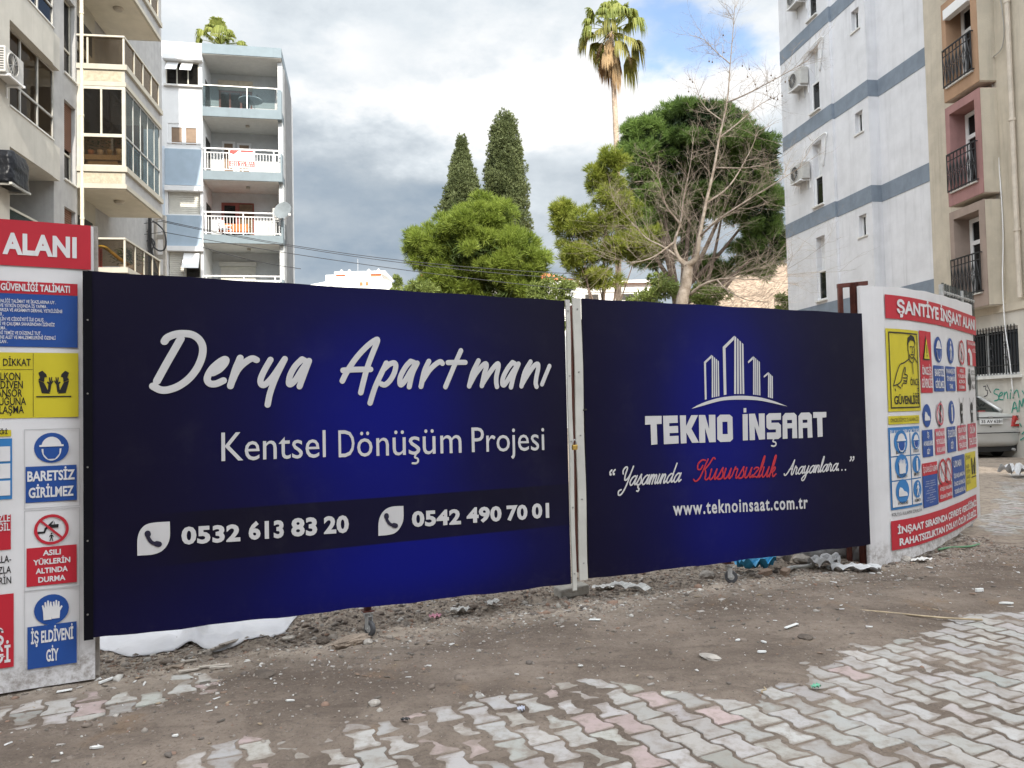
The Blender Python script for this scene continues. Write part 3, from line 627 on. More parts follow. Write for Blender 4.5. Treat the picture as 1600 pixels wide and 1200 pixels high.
# ---- right leaf
G2px = [(908, 466), (913, 906), (1351, 490), (1361, 851)]
_S = Surf([GM2, GR], None); c1, c2 = _S.uv(1125, 640), _S.uv(1130, 860)
ban2 = banner_mat('navy_print_right', [(c1[0], c1[1], .70, 1.2, .92), (c2[0], c2[1], .7, .35, .3)])
gateR, S = gate_leaf(GM2, GR, 'navy gate leaf with skyline emblem and red script word beside the padlock', G2px, ban2, ((1144, 890), .55), False)
def blocks(mb):
    K = lambda p: z(5.333, 1000, 510, p)
    for p in ([(40, 748), (178, 745), (178, 812), (137, 814), (143, 982), (92, 987), (86, 817), (41, 820)],
              [(190, 745), (311, 742), (313, 803), (241, 806), (242, 832), (315, 829), (317, 886), (244, 889), (245, 914), (319, 911), (320, 975), (197, 982)],
              [(330, 742), (380, 741), (382, 830), (425, 740), (482, 739), (426, 853), (490, 968), (432, 970), (384, 885), (386, 973), (338, 976)],
              [(488, 739), (540, 738), (574, 855), (572, 737), (625, 736), (629, 963), (575, 966), (539, 845), (542, 968), (492, 970)],
              [(852, 732), (895, 730), (897, 948), (855, 951)], [(860, 682), (883, 680), (884, 716), (861, 718)],
              [(905, 728), (955, 727), (990, 845), (987, 726), (1036, 725), (1040, 940), (990, 944), (953, 832), (956, 946), (912, 948)],
              [(1050, 745), (1072, 724), (1172, 722), (1172, 778), (1092, 781), (1092, 803), (1152, 802), (1172, 822), (1173, 920), (1150, 938), (1056, 940), (1055, 885), (1130, 883), (1130, 858), (1072, 860), (1052, 842)],
              [(1440, 715), (1550, 712), (1550, 757), (1516, 760), (1520, 918), (1478, 922), (1473, 762), (1440, 763)]): S.poly(mb, K(p), HT)
    S.poly(mb, K([(640, 762), (665, 736), (745, 735), (768, 755), (772, 938), (750, 960), (668, 963), (642, 940)]), HT, [K([(684, 795), (726, 794), (729, 897), (686, 898)])])
    S.poly(mb, K([(1185, 750), (1208, 722), (1282, 720), (1303, 742), (1308, 930), (1267, 932), (1266, 848), (1225, 850), (1227, 935), (1187, 937)]), HT, [K([(1223, 780), (1264, 779), (1265, 806), (1224, 808)])])
    S.poly(mb, K([(1317, 748), (1340, 719), (1408, 717), (1428, 738), (1435, 925), (1395, 928), (1393, 845), (1353, 847), (1356, 930), (1320, 932)]), HT, [K([(1352, 778), (1392, 777), (1393, 802), (1353, 804)])])
    S.stroke(mb, K([(1112, 938), (1106, 958), (1126, 966), (1130, 985), (1114, 998), (1094, 994)]), .0065, HT)
printing('company_lettering', white_print, gateR, blocks)
def emblem(mb):
    K = lambda p: z(5.333, 1000, 510, p)
    def bars(x0, t0, x1, t1, xb0, b0, xb1, b1, n):
        for i in range(n):
            e0, e1 = i / n + .03 * (i > 0), (i + 1) / n - .06
            P = [(x0 + (x1 - x0) * e0, t0 + (t1 - t0) * e0), (x0 + (x1 - x0) * e1, t0 + (t1 - t0) * e1), (xb0 + (xb1 - xb0) * e1, b0 + (b1 - b0) * e1), (xb0 + (xb1 - xb0) * e0, b0 + (b1 - b0) * e0)]; S.poly(mb, K(P), HT)
    S.poly(mb, K([(531, 296), (594, 238), (593, 262), (547, 305), (553, 607), (538, 611)]), HT); bars(596, 240, 658, 294, 596, 594, 663, 580, 4)
    S.poly(mb, K([(687, 172), (781, 80), (780, 112), (710, 182), (718, 568), (696, 572)]), HT); bars(784, 78, 864, 152, 782, 563, 872, 563, 4)
    S.poly(mb, K([(897, 292), (938, 252), (938, 275), (900, 308)]), HT); bars(941, 249, 999, 300, 940, 568, 1005, 576, 4)
    S.poly(mb, K([(1028, 414), (1063, 383), (1063, 402), (1031, 428)]), HT); bars(1066, 381, 1106, 420, 1064, 590, 1107, 601, 3)
    o = smooth_path([(425, 687), (500, 646), (600, 610), (700, 588), (830, 578), (970, 587), (1080, 612), (1160, 640), (1226, 667)], 3); i_ = smooth_path([(1226, 667), (1150, 650), (1080, 634), (970, 615), (830, 610), (700, 616), (600, 638), (500, 667), (425, 687)], 3)
    S.poly(mb, K([tuple(p) for p in o[:-1] + i_[:-1]]), HT)
printing('skyline_emblem', white_print, gateR, emblem)
# script letters as strokes: x height 1, slanted when set
GLY = {'a': ([[(.72, .82), (.5, 1), (.2, .75), (.08, .3), (.25, 0), (.5, .2), (.75, .95)], [(.78, 1), (.68, .4), (.74, .05), (.98, .25)]], .92),
       'm': ([[(-.05, .3), (.12, 1), (.14, .7), (.1, 0)], [(.12, .4), (.3, .95), (.45, .9), (.42, 0)], [(.44, .45), (.62, .95), (.78, .85), (.74, .2), (.82, 0), (1.02, .25)]], 1.0),
       'ı': ([[(.1, 1), (.04, .25), (.14, 0), (.36, .25)]], .36), 'n': ([[(-.05, .3), (.12, 1), (.14, .7), (.1, 0)], [(.12, .4), (.34, .95), (.52, .85), (.48, .2), (.56, 0), (.76, .25)]], .74),
       'd': ([[(.72, .82), (.5, 1), (.2, .75), (.08, .3), (.25, 0), (.5, .2), (.75, .95)], [(.86, 2.1), (.72, 1), (.68, .3), (.76, .03), (.98, .25)]], .92),
       'u': ([[(.02, .9), (.06, 1), (.04, .3), (.18, 0), (.4, .25), (.58, 1)], [(.58, 1), (.54, .25), (.62, 0), (.82, .25)]], .8), 's': ([[(0, .1), (.32, 1.1), (.34, .85), (.5, .45), (.4, .05), (.12, .0)], [(.4, .05), (.62, .25)]], .58),
       'r': ([[(0, .2), (.16, 1.12), (.22, .92), (.42, .92), (.4, .3), (.5, 0), (.7, .25)]], .66), 'z': ([[(.06, .85), (.2, 1), (.5, .9), (.3, .5), (.05, .05), (.3, .1), (.5, 0), (.66, .2)]], .6),
       'l': ([[(.0, .2), (.24, 1.3), (.24, 2.1), (.14, 1.9), (.06, .6), (.12, 0), (.34, .25)]], .34), 'k': ([[(.0, .2), (.24, 1.3), (.26, 2.1), (.14, 1.9), (.04, 0)], [(.08, .45), (.34, .95), (.46, .8), (.3, .5), (.16, .45)], [(.24, .48), (.4, 0), (.66, .25)]], .66),
       'y': ([[(.02, .9), (.06, 1), (.04, .35), (.18, .05), (.4, .3), (.58, 1)], [(.58, 1), (.5, 0), (.36, -.75), (.1, -.95), (-.06, -.7), (.2, -.3), (.8, .25)]], .8),
       'Y': ([[(.1, 1.3), (.0, 1.65), (.2, 2.0), (.45, 1.9), (.4, 1.2), (.5, .6), (.8, .75), (1.02, 1.3)], [(1.12, 2.05), (1.0, 1.2), (.85, .0), (.55, -.85), (.2, -.95), (.1, -.55), (.35, -.4)]], 1.12),
       'K': ([[(.55, 1.9), (.25, 1.95), (-.05, 1.6), (.02, 1.1), (.3, 1.05), (.42, 1.4)], [(.78, 2.0), (.62, 1.2), (.42, .2), (.1, -.1), (-.12, .1)], [(1.45, 2.0), (1.25, 2.1), (1.0, 1.5), (.72, 1.05), (.6, 1.0)], [(.72, 1.05), (.9, .6), (.95, .1), (1.15, 0), (1.35, .25)]], 1.3),
       'A': ([[(-.25, .2), (-.15, 0), (.1, .1), (.55, 1.0), (.85, 2.0)], [(.85, 2.0), (.80, 1.0), (.80, .2), (.92, 0), (1.1, .25)], [(.35, .7), (.6, .82), (.85, .75)]], 1.08)}
def script(mb, word, pl, pr, xh_px, wd):
    a, b = S.uv(*pl), S.uv(*pr); xh = S.uv(pl[0], pl[1] - xh_px)[1] - a[1]; adv = [GLY['s' if c == 'ş' else c][1] for c in word]; tot = sum(adv); sx = (b[0] - a[0]) / tot; x = 0; k = 0; sl = .42
    for c, w_ in zip(word, adv):
        for stk in GLY['s' if c == 'ş' else c][0]:
            k += 1; P = [np.array([a[0] + (x + px) * sx + sl * py * xh * .8, a[1] + (b[1] - a[1]) * x / tot + py * xh]) for px, py in stk]; S.stroke(mb, P, wd, HT + .0003 * (k % 4), 3)
        if c == 'ş': P = [np.array([a[0] + (x + .2 + px) * sx, a[1] + py * xh + (b[1] - a[1]) * x / tot]) for px, py in [(.05, -.1), (.0, -.3), (.14, -.45), (.0, -.7), (-.15, -.65)]]; S.stroke(mb, P, wd, HT, 3)
        x += w_
printing('slogan_word', white_print, gateR, lambda mb: script(mb, 'Yaşamında', (967, 759.5), (1062, 753), 14.5, .0058))
def slogan(mb):
    script(mb, 'Arayanlara', (1227, 742.5), (1308, 735), 11.5, .0055)
def dots(mb):
    for px, py in ((1309.5, 734.5), (1315, 734.2), (1320.5, 734)): S.disc(mb, *S.uv(px, py), .0075, HT, 10)
def quotes(mb):
    for px, py, sg in ((953.5, 741, 1), (958.5, 740.5, 1), (1329, 714.5, -1), (1333, 714.2, -1)):
        u, v = S.uv(px, py); S.stroke(mb, [(u, v), (u - .004 * sg, v + .014 * sg), (u + .012 * sg, v + .03 * sg)], .006, HT, 3); S.disc(mb, u, v, .01, HT + .0012, 10)
printing('slogan_word', white_print, gateR, slogan); printing('ellipsis', white_print, gateR, dots); printing('quotation_marks', white_print, gateR, quotes)
printing('red_script_word', red_ink, gateR, lambda mb: script(mb, 'Kusursuzluk', (1085, 750.5), (1211, 744.5), 16.0, .0062))
printing('web_address', white_print, gateR, lambda mb: textpx(S, mb, 'www.teknoinsaat.com.tr', (1051.5, 805.5), (1262, 794.5), 783.5, HT, bold=.022, space=1.16))
a, b = S.uv(900, 690)[0], S.uv(912.5, 690)[0]; edge_strip(S, gateR, a, b, S.uv(910, 906)[1], S.uv(903, 467)[1] + .004, 5, 2)
SR = S
# padlock on the hasp between the leaves
brass = mat('brass', (.55, .36, .10), .35, .15, 20, metal=.85); dark_steel = mat('dark_steel', (.05, .045, .04), .5, metal=.6)
pc = at(898, 699, 5.44); root = thing('padlock', 'small brass padlock hanging where the two navy leaves meet', 'padlock', pc); gd = np.array([*((GM - GL) / np.hypot(*(GM - GL))), 0]); gn = np.array([gd[1], -gd[0], 0])
mb = MB(); mb.obox((0, 0, 0), gd * .021, gn * .009, np.array([0, 0, .018])); mb.build('body', brass, root, bevel=.004)
mb = MB(); mb.tube([gd * -.013 + (0, 0, .018), gd * -.013 + (0, 0, .038), gd * -.008 + (0, 0, .05), (0, 0, .055), gd * .008 + (0, 0, .05), gd * .013 + (0, 0, .038), gd * .013 + (0, 0, .018)], .004, 8); mb.build('shackle', zinc, root, smooth=True)
# steel post the leaves shut against
c = at(902, 700, 5.66); root = thing('steel_post', 'thin red-brown steel post standing in the gap between gate leaves', 'post', (c[0], c[1], 0)); mb = MB(); mb.obox((-.012, 0, 1.23), gd * .014, gn * .014, np.array([0, 0, .98])); mb.build('tube', rust, root)
mb = MB(); mb.tube([gn * .05 + (-.005, 0, 1.41), gn * .1 + (-.02, 0, 1.43), gn * .14 + (0, 0, 1.44)], .006, 6); mb.build('hasp', dark_steel, root)
# ================================================================ SITE SAFETY SIGNS
ink = {k: mat(k + '_ink', c, .5, .05) for k, c in dict(sign_red=(.44, .016, .031), sign_blue=(.013, .062, .26), pale_blue=(.03, .17, .42), sign_yellow=(.54, .45, .022), black=(.012, .012, .014), sign_white=(.635, .62, .63), faded_red=(.50, .085, .12), grey=(.45, .44, .45), skin_yellow=(.62, .53, .05)).items()}
class Lines(MB):
    def __init__(s): s.rows = []
    def add(s, vs, fs): b = MB(); b.add(vs, fs); s.rows.append(b); return s
class Board:
    """collects printed patches of one sign by name and ink, makes each a child part"""
    def __init__(s, S, root): s.S = S; s.r = root
    def part(s, name, inkname, fn, parent=None):
        if name.endswith('lettering'):                 # every line of words is a part of its own
            mb = Lines(); fn(mb); return [b.build(name, ink[inkname], parent or s.r, world=True) for b in mb.rows]
        mb = MB(); fn(mb); return mb.build(name, ink[inkname], parent or s.r, world=True)
def cellrect(S, tl, br): a, b = S.uv(*tl), S.uv(*br); return a[0], b[1], b[0], a[1]
def helmet(S, B, p, u, v, r, h):
    B.part('helmet_head', 'sign_white', lambda mb: (S.poly(mb, [(u + r * .56 * math.cos(q), v - r * .06 + r * .78 * math.sin(q)) for q in np.linspace(math.pi, 2 * math.pi, 14)], h), S.poly(mb, [(u + r * .56 * math.cos(q), v + r * .1 + r * .62 * math.sin(q)) for q in np.linspace(0, math.pi, 14)], h), S.rect(mb, u - r * .68, v + r * .08, u + r * .68, v + r * .2, h + .0006)), p)
    B.part('face', 'sign_blue', lambda mb: S.poly(mb, [(u - r * .46, v + r * .0), (u + r * .46, v + r * .0), (u + r * .44, v - r * .4), (u + r * .2, v - r * .72), (u - r * .2, v - r * .72), (u - r * .44, v - r * .4)], h + .001), p)
def glove(S, B, p, u, v, r, h, inkn='sign_white'):
    def one(mb, du, sc, hh):
        o = [(-.28, -.75), (.22, -.75), (.26, -.2), (.42, .1), (.36, .2), (.22, .05), (.22, .5), (.14, .55), (.08, .15), (.06, .62), (-.04, .64), (-.06, .15), (-.12, .55), (-.22, .52), (-.2, .1), (-.3, .35), (-.38, .3), (-.3, -.15)]
        S.poly(mb, [(u + r * (a * sc + du), v + r * (b * sc + .04)) for a, b in o], hh)
    B.part('glove', inkn, lambda mb: (one(mb, -.2, .9, h + .0008), one(mb, .26, .86, h)), p)
def shoe(S, B, p, u, v, r, h): B.part('shoe', 'sign_white', lambda mb: S.poly(mb, [(u + r * a, v + r * b) for a, b in [(-.65, -.3), (-.62, .1), (-.45, .35), (-.15, .28), (.1, .02), (.5, -.1), (.66, -.32), (.6, -.42), (-.6, -.42)]], h), p)
def walker(S, B, p, u, v, r, h, c='sign_white'):
    B.part('figure', c, lambda mb: (S.disc(mb, u, v + r * .62, r * .15, h, 12), S.poly(mb, [(u + r * a, v + r * b) for a, b in [(-.16, .42), (.14, .42), (.34, .05), (.26, .0), (.12, .18), (.12, -.1), (.28, -.75), (.14, -.78), (0, -.2), (-.2, -.75), (-.34, -.7), (-.12, -.05), (-.14, .2), (-.34, -.02), (-.4, .05)]], h)), p)
def bottle(S, B, p, u, v, r, h): B.part('extinguisher', 'sign_white', lambda mb: S.poly(mb, [(u + r * a, v + r * b) for a, b in [(-.2, -.75), (.2, -.75), (.2, .35), (.08, .5), (.25, .7), (-.15, .65), (-.08, .5), (-.2, .35)]], h), p)
def slashring(S, B, p, u, v, r, h, c='sign_red'): B.part('ring', c, lambda mb: (S.ring(mb, u, v, r, r * .18, h), S.poly(mb, [(u + r * a, v + r * b) for a, b in [(-.68, .58), (-.58, .68), (.68, -.58), (.58, -.68)]], h + .0005)), p)
def skull(S, B, p, u, v, r, h):
    B.part('skull', 'black', lambda mb: (S.poly(mb, [(u + r * .38 * math.cos(q) , v + r * .12 + r * .55 * math.sin(q)) for q in np.linspace(0, 2 * math.pi, 18)[:-1]], h), S.rect(mb, u - r * .2, v - r * .65, u + r * .2, v - r * .2, h + .0004), S.stroke(mb, [np.array([u - r * .62, v + r * .95]), np.array([u + r * .62, v - r * .95])], r * .035, h + .001, 1), S.stroke(mb, [np.array([u + r * .62, v + r * .95]), np.array([u - r * .62, v - r * .95])], r * .035, h + .0014, 1)), p)
    B.part('eyes', 'sign_white', lambda mb: (S.disc(mb, u - r * .15, v + r * .05, r * .1, h + .002, 10), S.disc(mb, u + r * .15, v + r * .05, r * .1, h + .002, 10)), p)
def arms(S, B, p, u, v, w_, h):
    def one(mb, sg):
        S.poly(mb, [(u + sg * w_ * (a + .05), v + w_ * b) for a, b in [(.09, -.22), (.38, -.20), (.50, .28), (.30, .20), (.16, -.10)]], h)            # sleeve
        S.poly(mb, [(u + sg * w_ * (a + .05), v + w_ * b) for a, b in [(.30, .22), (.50, .30), (.44, .40), (.50, .58), (.36, .66), (.22, .52), (.20, .42), (.28, .40)]], h + .0004)   # boot
        S.poly(mb, [(u + sg * w_ * (a + .05), v + w_ * b) for a, b in [(.08, -.18), (.17, -.12), (.14, .14), (.20, .20), (.17, .25), (.11, .20), (.13, .40), (.09, .41), (.07, .25), (.04, .42), (.005, .40), (.03, .22), (-.02, .30), (-.04, .25), (.04, .12)]], h + .0007)
    B.part('raised_arms', 'black', lambda mb: (one(mb, .92), one(mb, -.92), S.rect(mb, u - w_ * .58, v - w_ * .36, u + w_ * .58, v - w_ * .31, h)), p)
def lines(S, mb, rows, u0, u1, v1, v0, h, bold=.02, fill=.72, cap=None):
    """rows of words spread evenly between v1 (top) and v0"""
    n = len(rows); st = (v1 - v0) / n
    for i, row in enumerate(rows):
        body, f = row if isinstance(row, tuple) else (row, 1.0); c = cap or st * fill; w_ = (u1 - u0) * f
        text(S, mb, body, (u0 + u1) / 2 - w_ / 2, (u0 + u1) / 2 + w_ / 2, v1 - st * (i + .5) - c / 2, c, h, bold=bold)

# ---- left board, in one line with the gate; it runs on out of the picture
dv = (GM - GL) / np.hypot(*(GM - GL)); e = np.array([*at(147, 700, 4.235)[:2]]); root = thing('site_sign', 'flat white site safety board cut by the left picture edge, with glove and helmet pictograms', 'sign', (e[0], e[1], 0))
S = Surf([e - dv * 3.0, e], root); B = Board(S, root)
v0 = S.uv(100, 1069)[1]; v1 = S.uv(100, 350.5)[1]
board = slab(S, 0, 3.0, v0, v1, v0, v1, .07, nu=12, nv=8, wav=.002); board.build('board', vinyl_white, root, world=True)
mb = MB(); pl = np.array([*dv, 0]); mb.obox(S.P(2.99, (v0 + v1) / 2, -.115), pl * .03, np.array([*S.xy(1)[1], 0]) * .04, np.array([0, 0, (v1 - v0) / 2 + .02])); mb.build('timber_post', mat('weathered_timber', (.30, .27, .24), .85, .3, 14, .3, 40), root, world=True)
Lx = lambda x, y: S.uv(x, y)
h1, h2, h3 = .003, .0055, .008
hd = B.part('header', 'sign_red', lambda mb: S.rect(mb, .05, Lx(130, 421)[1], Lx(142, 390)[0], Lx(130, 352)[1], h1))
def _hd(mb):
    a, b = Lx(4, 397), Lx(120, 401.5); c = Lx(4, 363); text(S, mb, 'ALANI', a[0], b[0], a[1], c[1] - a[1], h2, bold=.045, space=1.06); w_ = b[0] - a[0]; text(S, mb, 'ŞANTİYE İNŞAAT', a[0] - w_ * 2.45, a[0] - w_ * .2, a[1], c[1] - a[1], h2, bold=.045)
B.part('lettering', 'sign_white', _hd, hd)
ux = lambda x, y=700: Lx(x, y)[0]; vy = lambda y, x=70: Lx(x, y)[1]
bl = B.part('rules_panel', 'sign_blue', lambda mb: S.rect(mb, ux(122) - 1.35, vy(543, 100), ux(122), vy(462, 100), h1)); rd = B.part('title_bar', 'sign_red', lambda mb: S.rect(mb, ux(122) - 1.35, vy(461.5, 100), ux(122), vy(443, 100), h1), bl)
B.part('lettering', 'sign_white', lambda mb: text(S, mb, 'İŞ GÜVENLİĞİ TALİMATI', ux(-14), ux(110), vy(456, 60), vy(444.8, 60) - vy(456, 60), h2, bold=.03), rd)
def _rules(mb):
    for i, (tx, xe) in enumerate([('İŞ GÜVENLİĞİ TALİMAT VE İKAZLARINA UY .', 88), ('HEDEFE VE YETKİN DIŞINDA İŞ YAPMA .', 75), ('MAKİNA ARIZA VE AKSAMAYI DERHAL YETKİLİSİNE', 98), ('BİLDİR .', 6), ('İŞYERİNDE DİSİPLİN VE CİDDİYETİ İLE ÇALIŞ .', 71), ('ÇALIŞMA YERİ VE ÇALIŞMA SAHASINDAN İZİNSİZ', 86), ('AYRILMA .', 11), ('İŞ YERİNİ TEMİZ VE DÜZENLİ TUT .', 66), ('MAKİNE ALET VE MALZEMELERİNİ ÖZENLİ', 87.5), ('KULLAN .', 12.5)]):
        y = [473.5, 480.5, 487.3, 494, 501.5, 508.8, 515.5, 522.8, 529.8, 536.5][i]; text(S, mb, tx, 0, ux(xe), vy(y, 30), .0175, h2, bold=.012, align='right')
B.part('rules_lettering', 'sign_white', _rules, bl)
ye = B.part('warning_panel', 'sign_yellow', lambda mb: S.rect(mb, ux(123) - 1.35, vy(652, 90), ux(123), vy(551.5, 90), h1))
def _dik(mb):
    text(S, mb, 'DİKKAT', ux(5), ux(48.5), vy(571.5, 26), vy(560.5, 26) - vy(571.5, 26), h2, bold=.012)
    for tx, xe, y in (('BALKON', 32, 594), ('MERDİVEN', 36, 607), ('ASANSÖR', 35, 620), ('BOŞLUĞUNA', 41, 633), ('YAKLAŞMA', 37.5, 646)): text(S, mb, tx, 0, ux(xe), vy(y, 20), .040, h2, bold=.012, align='right')
    S.rect(mb, ux(52), vy(651, 52), ux(52.6), vy(552, 52), h2); S.rect(mb, ux(123) - 1.3, vy(577.6, 26), ux(52), vy(577, 26), h2)
B.part('lettering', 'black', _dik, ye); arms(S, B, ye, ux(84.5), vy(606, 84), (ux(112) - ux(57)) / 1.16, h2)
def frame_cell(S, B, tl, br, c='grey'):
    a = cellrect(S, tl, br); w_ = .003
    return B.part('cell', c, lambda mb: (S.rect(mb, a[0], a[1], a[2], a[1] + w_, h1), S.rect(mb, a[0], a[3] - w_, a[2], a[3], h1), S.rect(mb, a[0], a[1] + w_, a[0] + w_, a[3] - w_, h1), S.rect(mb, a[2] - w_, a[1] + w_, a[2], a[3] - w_, h1)))
for kind, tl, br, cy, box, rows, clr in (('helmet', (38, 671), (125, 790), 699.5, (40, 729.5, 120, 781), [('BARETSİZ', .93), ('GİRİLMEZ', .88)], 'sign_blue'), ('crane', (38, 798), (125, 915), 827, (41.5, 857, 120, 909), [('ASILI', .36), ('YÜKLERİN', .74), ('ALTINDA', .64), ('DURMA', .54)], 'sign_red'),
                                         ('glove', (38, 924), (125, 1040), 952, (43, 980, 120, 1035), [('İŞ ELDİVENİ', .86), ('GİY', .25)], 'sign_blue')):
    c = frame_cell(S, B, tl, br); u, v = Lx(80.7, cy); r = (Lx(108, cy)[0] - Lx(53.5, cy)[0]) / 2
    if kind == 'crane':
        B.part('crane_load', 'black', lambda mb: (S.poly(mb, [(u + r * a, v + r * b) for a, b in [(-.8, -.1), (-.45, -.1), (-.4, .1), (.0, .5), (.12, .58), (.06, .42), (-.3, .0), (-.38, -.22), (-.8, -.25)]], h1), S.rect(mb, u - r * .1, v + r * .1, u + r * .4, v + r * .32, h1 + .0005), S.rect(mb, u + r * .14, v + r * .3, u + r * .17, v + r * .5, h1)), c)
        walker(S, B, c, u, v - r * .5, r * .36, h1 + .0003, 'black'); slashring(S, B, c, u, v, r, h2)
    else:
        dk = B.part('disc', 'sign_blue', lambda mb: S.disc(mb, u, v, r, h1), c); (helmet if kind == 'helmet' else glove)(S, B, dk, u, v, r * 1.02, h2)
    q = cellrect(S, box[:2], box[2:]); bx = B.part('caption', clr, lambda mb: S.rect(mb, *q, h1), c); B.part('lettering', 'sign_white', lambda mb: lines(S, mb, rows, q[0], q[2], q[3] - .008, q[1] + .008, h2, bold=.03, fill=.62), bx)
q = (ux(17.5) - .5, vy(682, 8), ux(17.5), vy(672, 8)); a = B.part('caption', 'sign_yellow', lambda mb: S.rect(mb, *q, h1)); B.part('lettering', 'black', lambda mb: text(S, mb, 'ÖNCELİĞİMİZ İŞ GÜVENLİĞİ', q[0] + .02, q[2] - .015, q[1] + .013, .022, h2, bold=.02), a)
q = (ux(19) - .52, vy(780, 10), ux(19), vy(685, 10)); tb = B.part('table', 'pale_blue', lambda mb: S.rect(mb, *q, h1))
for i in range(3):
    a0 = q[1] + .02 + (2 - i) * (q[3] - q[1] - .05) / 3; hh = (q[3] - q[1] - .05) / 3 - .012
    for j in range(2):
        x0 = q[0] + .01 + j * .257; c = B.part('cell', 'sign_white', lambda mb: S.rect(mb, x0, a0, x0 + .245, a0 + hh, h2), tb); dk = B.part('disc', 'pale_blue', lambda mb: S.disc(mb, x0 + .17, a0 + hh * .58, hh * .36, h3), c); walker(S, B, dk, x0 + .17, a0 + hh * .58, hh * .34, h3 + .002)
q = (ux(17) - .5, vy(859, 8), ux(17), vy(804, 8)); a = B.part('caption', 'sign_red', lambda mb: S.rect(mb, *q, h1))
B.part('lettering', 'sign_white', lambda mb: (text(S, mb, 'MALZEMEYİ GELİŞİGÜZLE', 0, ux(16), vy(815, 8), .038, h2, bold=.015, align='right'), text(S, mb, 'ATMAK KOLAY DEĞİL', 0, ux(16), vy(829, 8), .038, h2, bold=.015, align='right')), a)
B.part('lettering', 'black', lambda mb: [text(S, mb, t_, 0, ux(x_), vy(y_, 8), .037, h1, bold=.01, align='right') for t_, x_, y_ in (('DİKKATLİ KULLA-', 17.5, 879), ('NIN YAVAŞÇA HIZLA', 17.5, 896), ('KALDIRIN İNDİRİN', 17.5, 912.5))])
q = (ux(21.5) - .6, vy(1043, 10), ux(21.5), vy(928, 10)); a = B.part('warning_panel', 'sign_red', lambda mb: S.rect(mb, *q, h1))
B.part('lettering', 'sign_white', lambda mb: (text(S, mb, 'ÖNCE İŞ', 0, ux(6), vy(1007, 8), .085, h2, bold=.02, align='right'), text(S, mb, 'GÜVENLİĞİ', 0, ux(16.5), vy(1035, 8), .085, h2, bold=.02, align='right')), a)
um = (q[0] + q[2]) / 2 - .02; vt = vy(935, 8); vb = vy(985, 8)
B.part('triangle', 'black', lambda mb: S.poly(mb, [(um - .24, vb), (ux(7), vb), (um + .01, vt)], h2), a); B.part('triangle', 'sign_yellow', lambda mb: S.poly(mb, [(um - .19, vb + .02), (ux(7) - .05, vb + .02), (um + .01, vt - .05)], h3), a)

# ---- right board, a banner bowed round its frame
plan = [at(x, 660, d)[:2] for x, d in ((1352, 6.66), (1366, 6.68), (1388, 6.74), (1408, 6.84), (1428, 6.98), (1447, 7.17), (1469, 7.44), (1496, 7.93), (1527, 8.70))]
root = thing('site_sign', 'bowed white site safety banner turned towards the side street, with yellow pointing man', 'sign', (*plan[0], 0)); S = Surf(plan, root); B = Board(S, root); LN = S.L[-1]
tl, bl_, tr, br = S.uv(1356, 447), S.uv(1370, 886), S.uv(1524, 478), S.uv(1527, 814)
vb0 = .02
slab(S, 0, LN, bl_[1], tl[1], br[1] + .02, tr[1], .05, nu=48, nv=14, wav=.006).build('banner', vinyl_white, root, world=True)
Lx = lambda x, y: S.uv(x, y)
def fr(tl, br): a, b = Lx(*tl), Lx(*br); return a[0], b[1], b[0], a[1]
def qd(tl, bl, tr, br): P = [Lx(*p) for p in (tl, bl, tr, br)]; return (P[0][0] + P[1][0]) / 2, (P[1][1] + P[3][1]) / 2, (P[2][0] + P[3][0]) / 2, (P[0][1] + P[2][1]) / 2
h1, h2, h3 = .006, .010, .014
q = qd((1382, 464.7), (1382.5, 501), (1523.5, 492), (1523.5, 521)); hd = B.part('header', 'sign_red', lambda mb: S.rect(mb, *q, h1)); B.part('lettering', 'sign_white', lambda mb: text(S, mb, 'ŞANTİYE İNŞAAT ALANI', Lx(1400, 490)[0], Lx(1521, 490)[0], q[1] + .05, (q[3] - q[1]) * .58, h2, bold=.035), hd)
q = qd((1383.5, 513.5), (1386, 646), (1435, 517), (1436, 639)); yl = B.part('poster', 'sign_yellow', lambda mb: S.rect(mb, *q, h1)); W_, H_ = q[2] - q[0], q[3] - q[1]
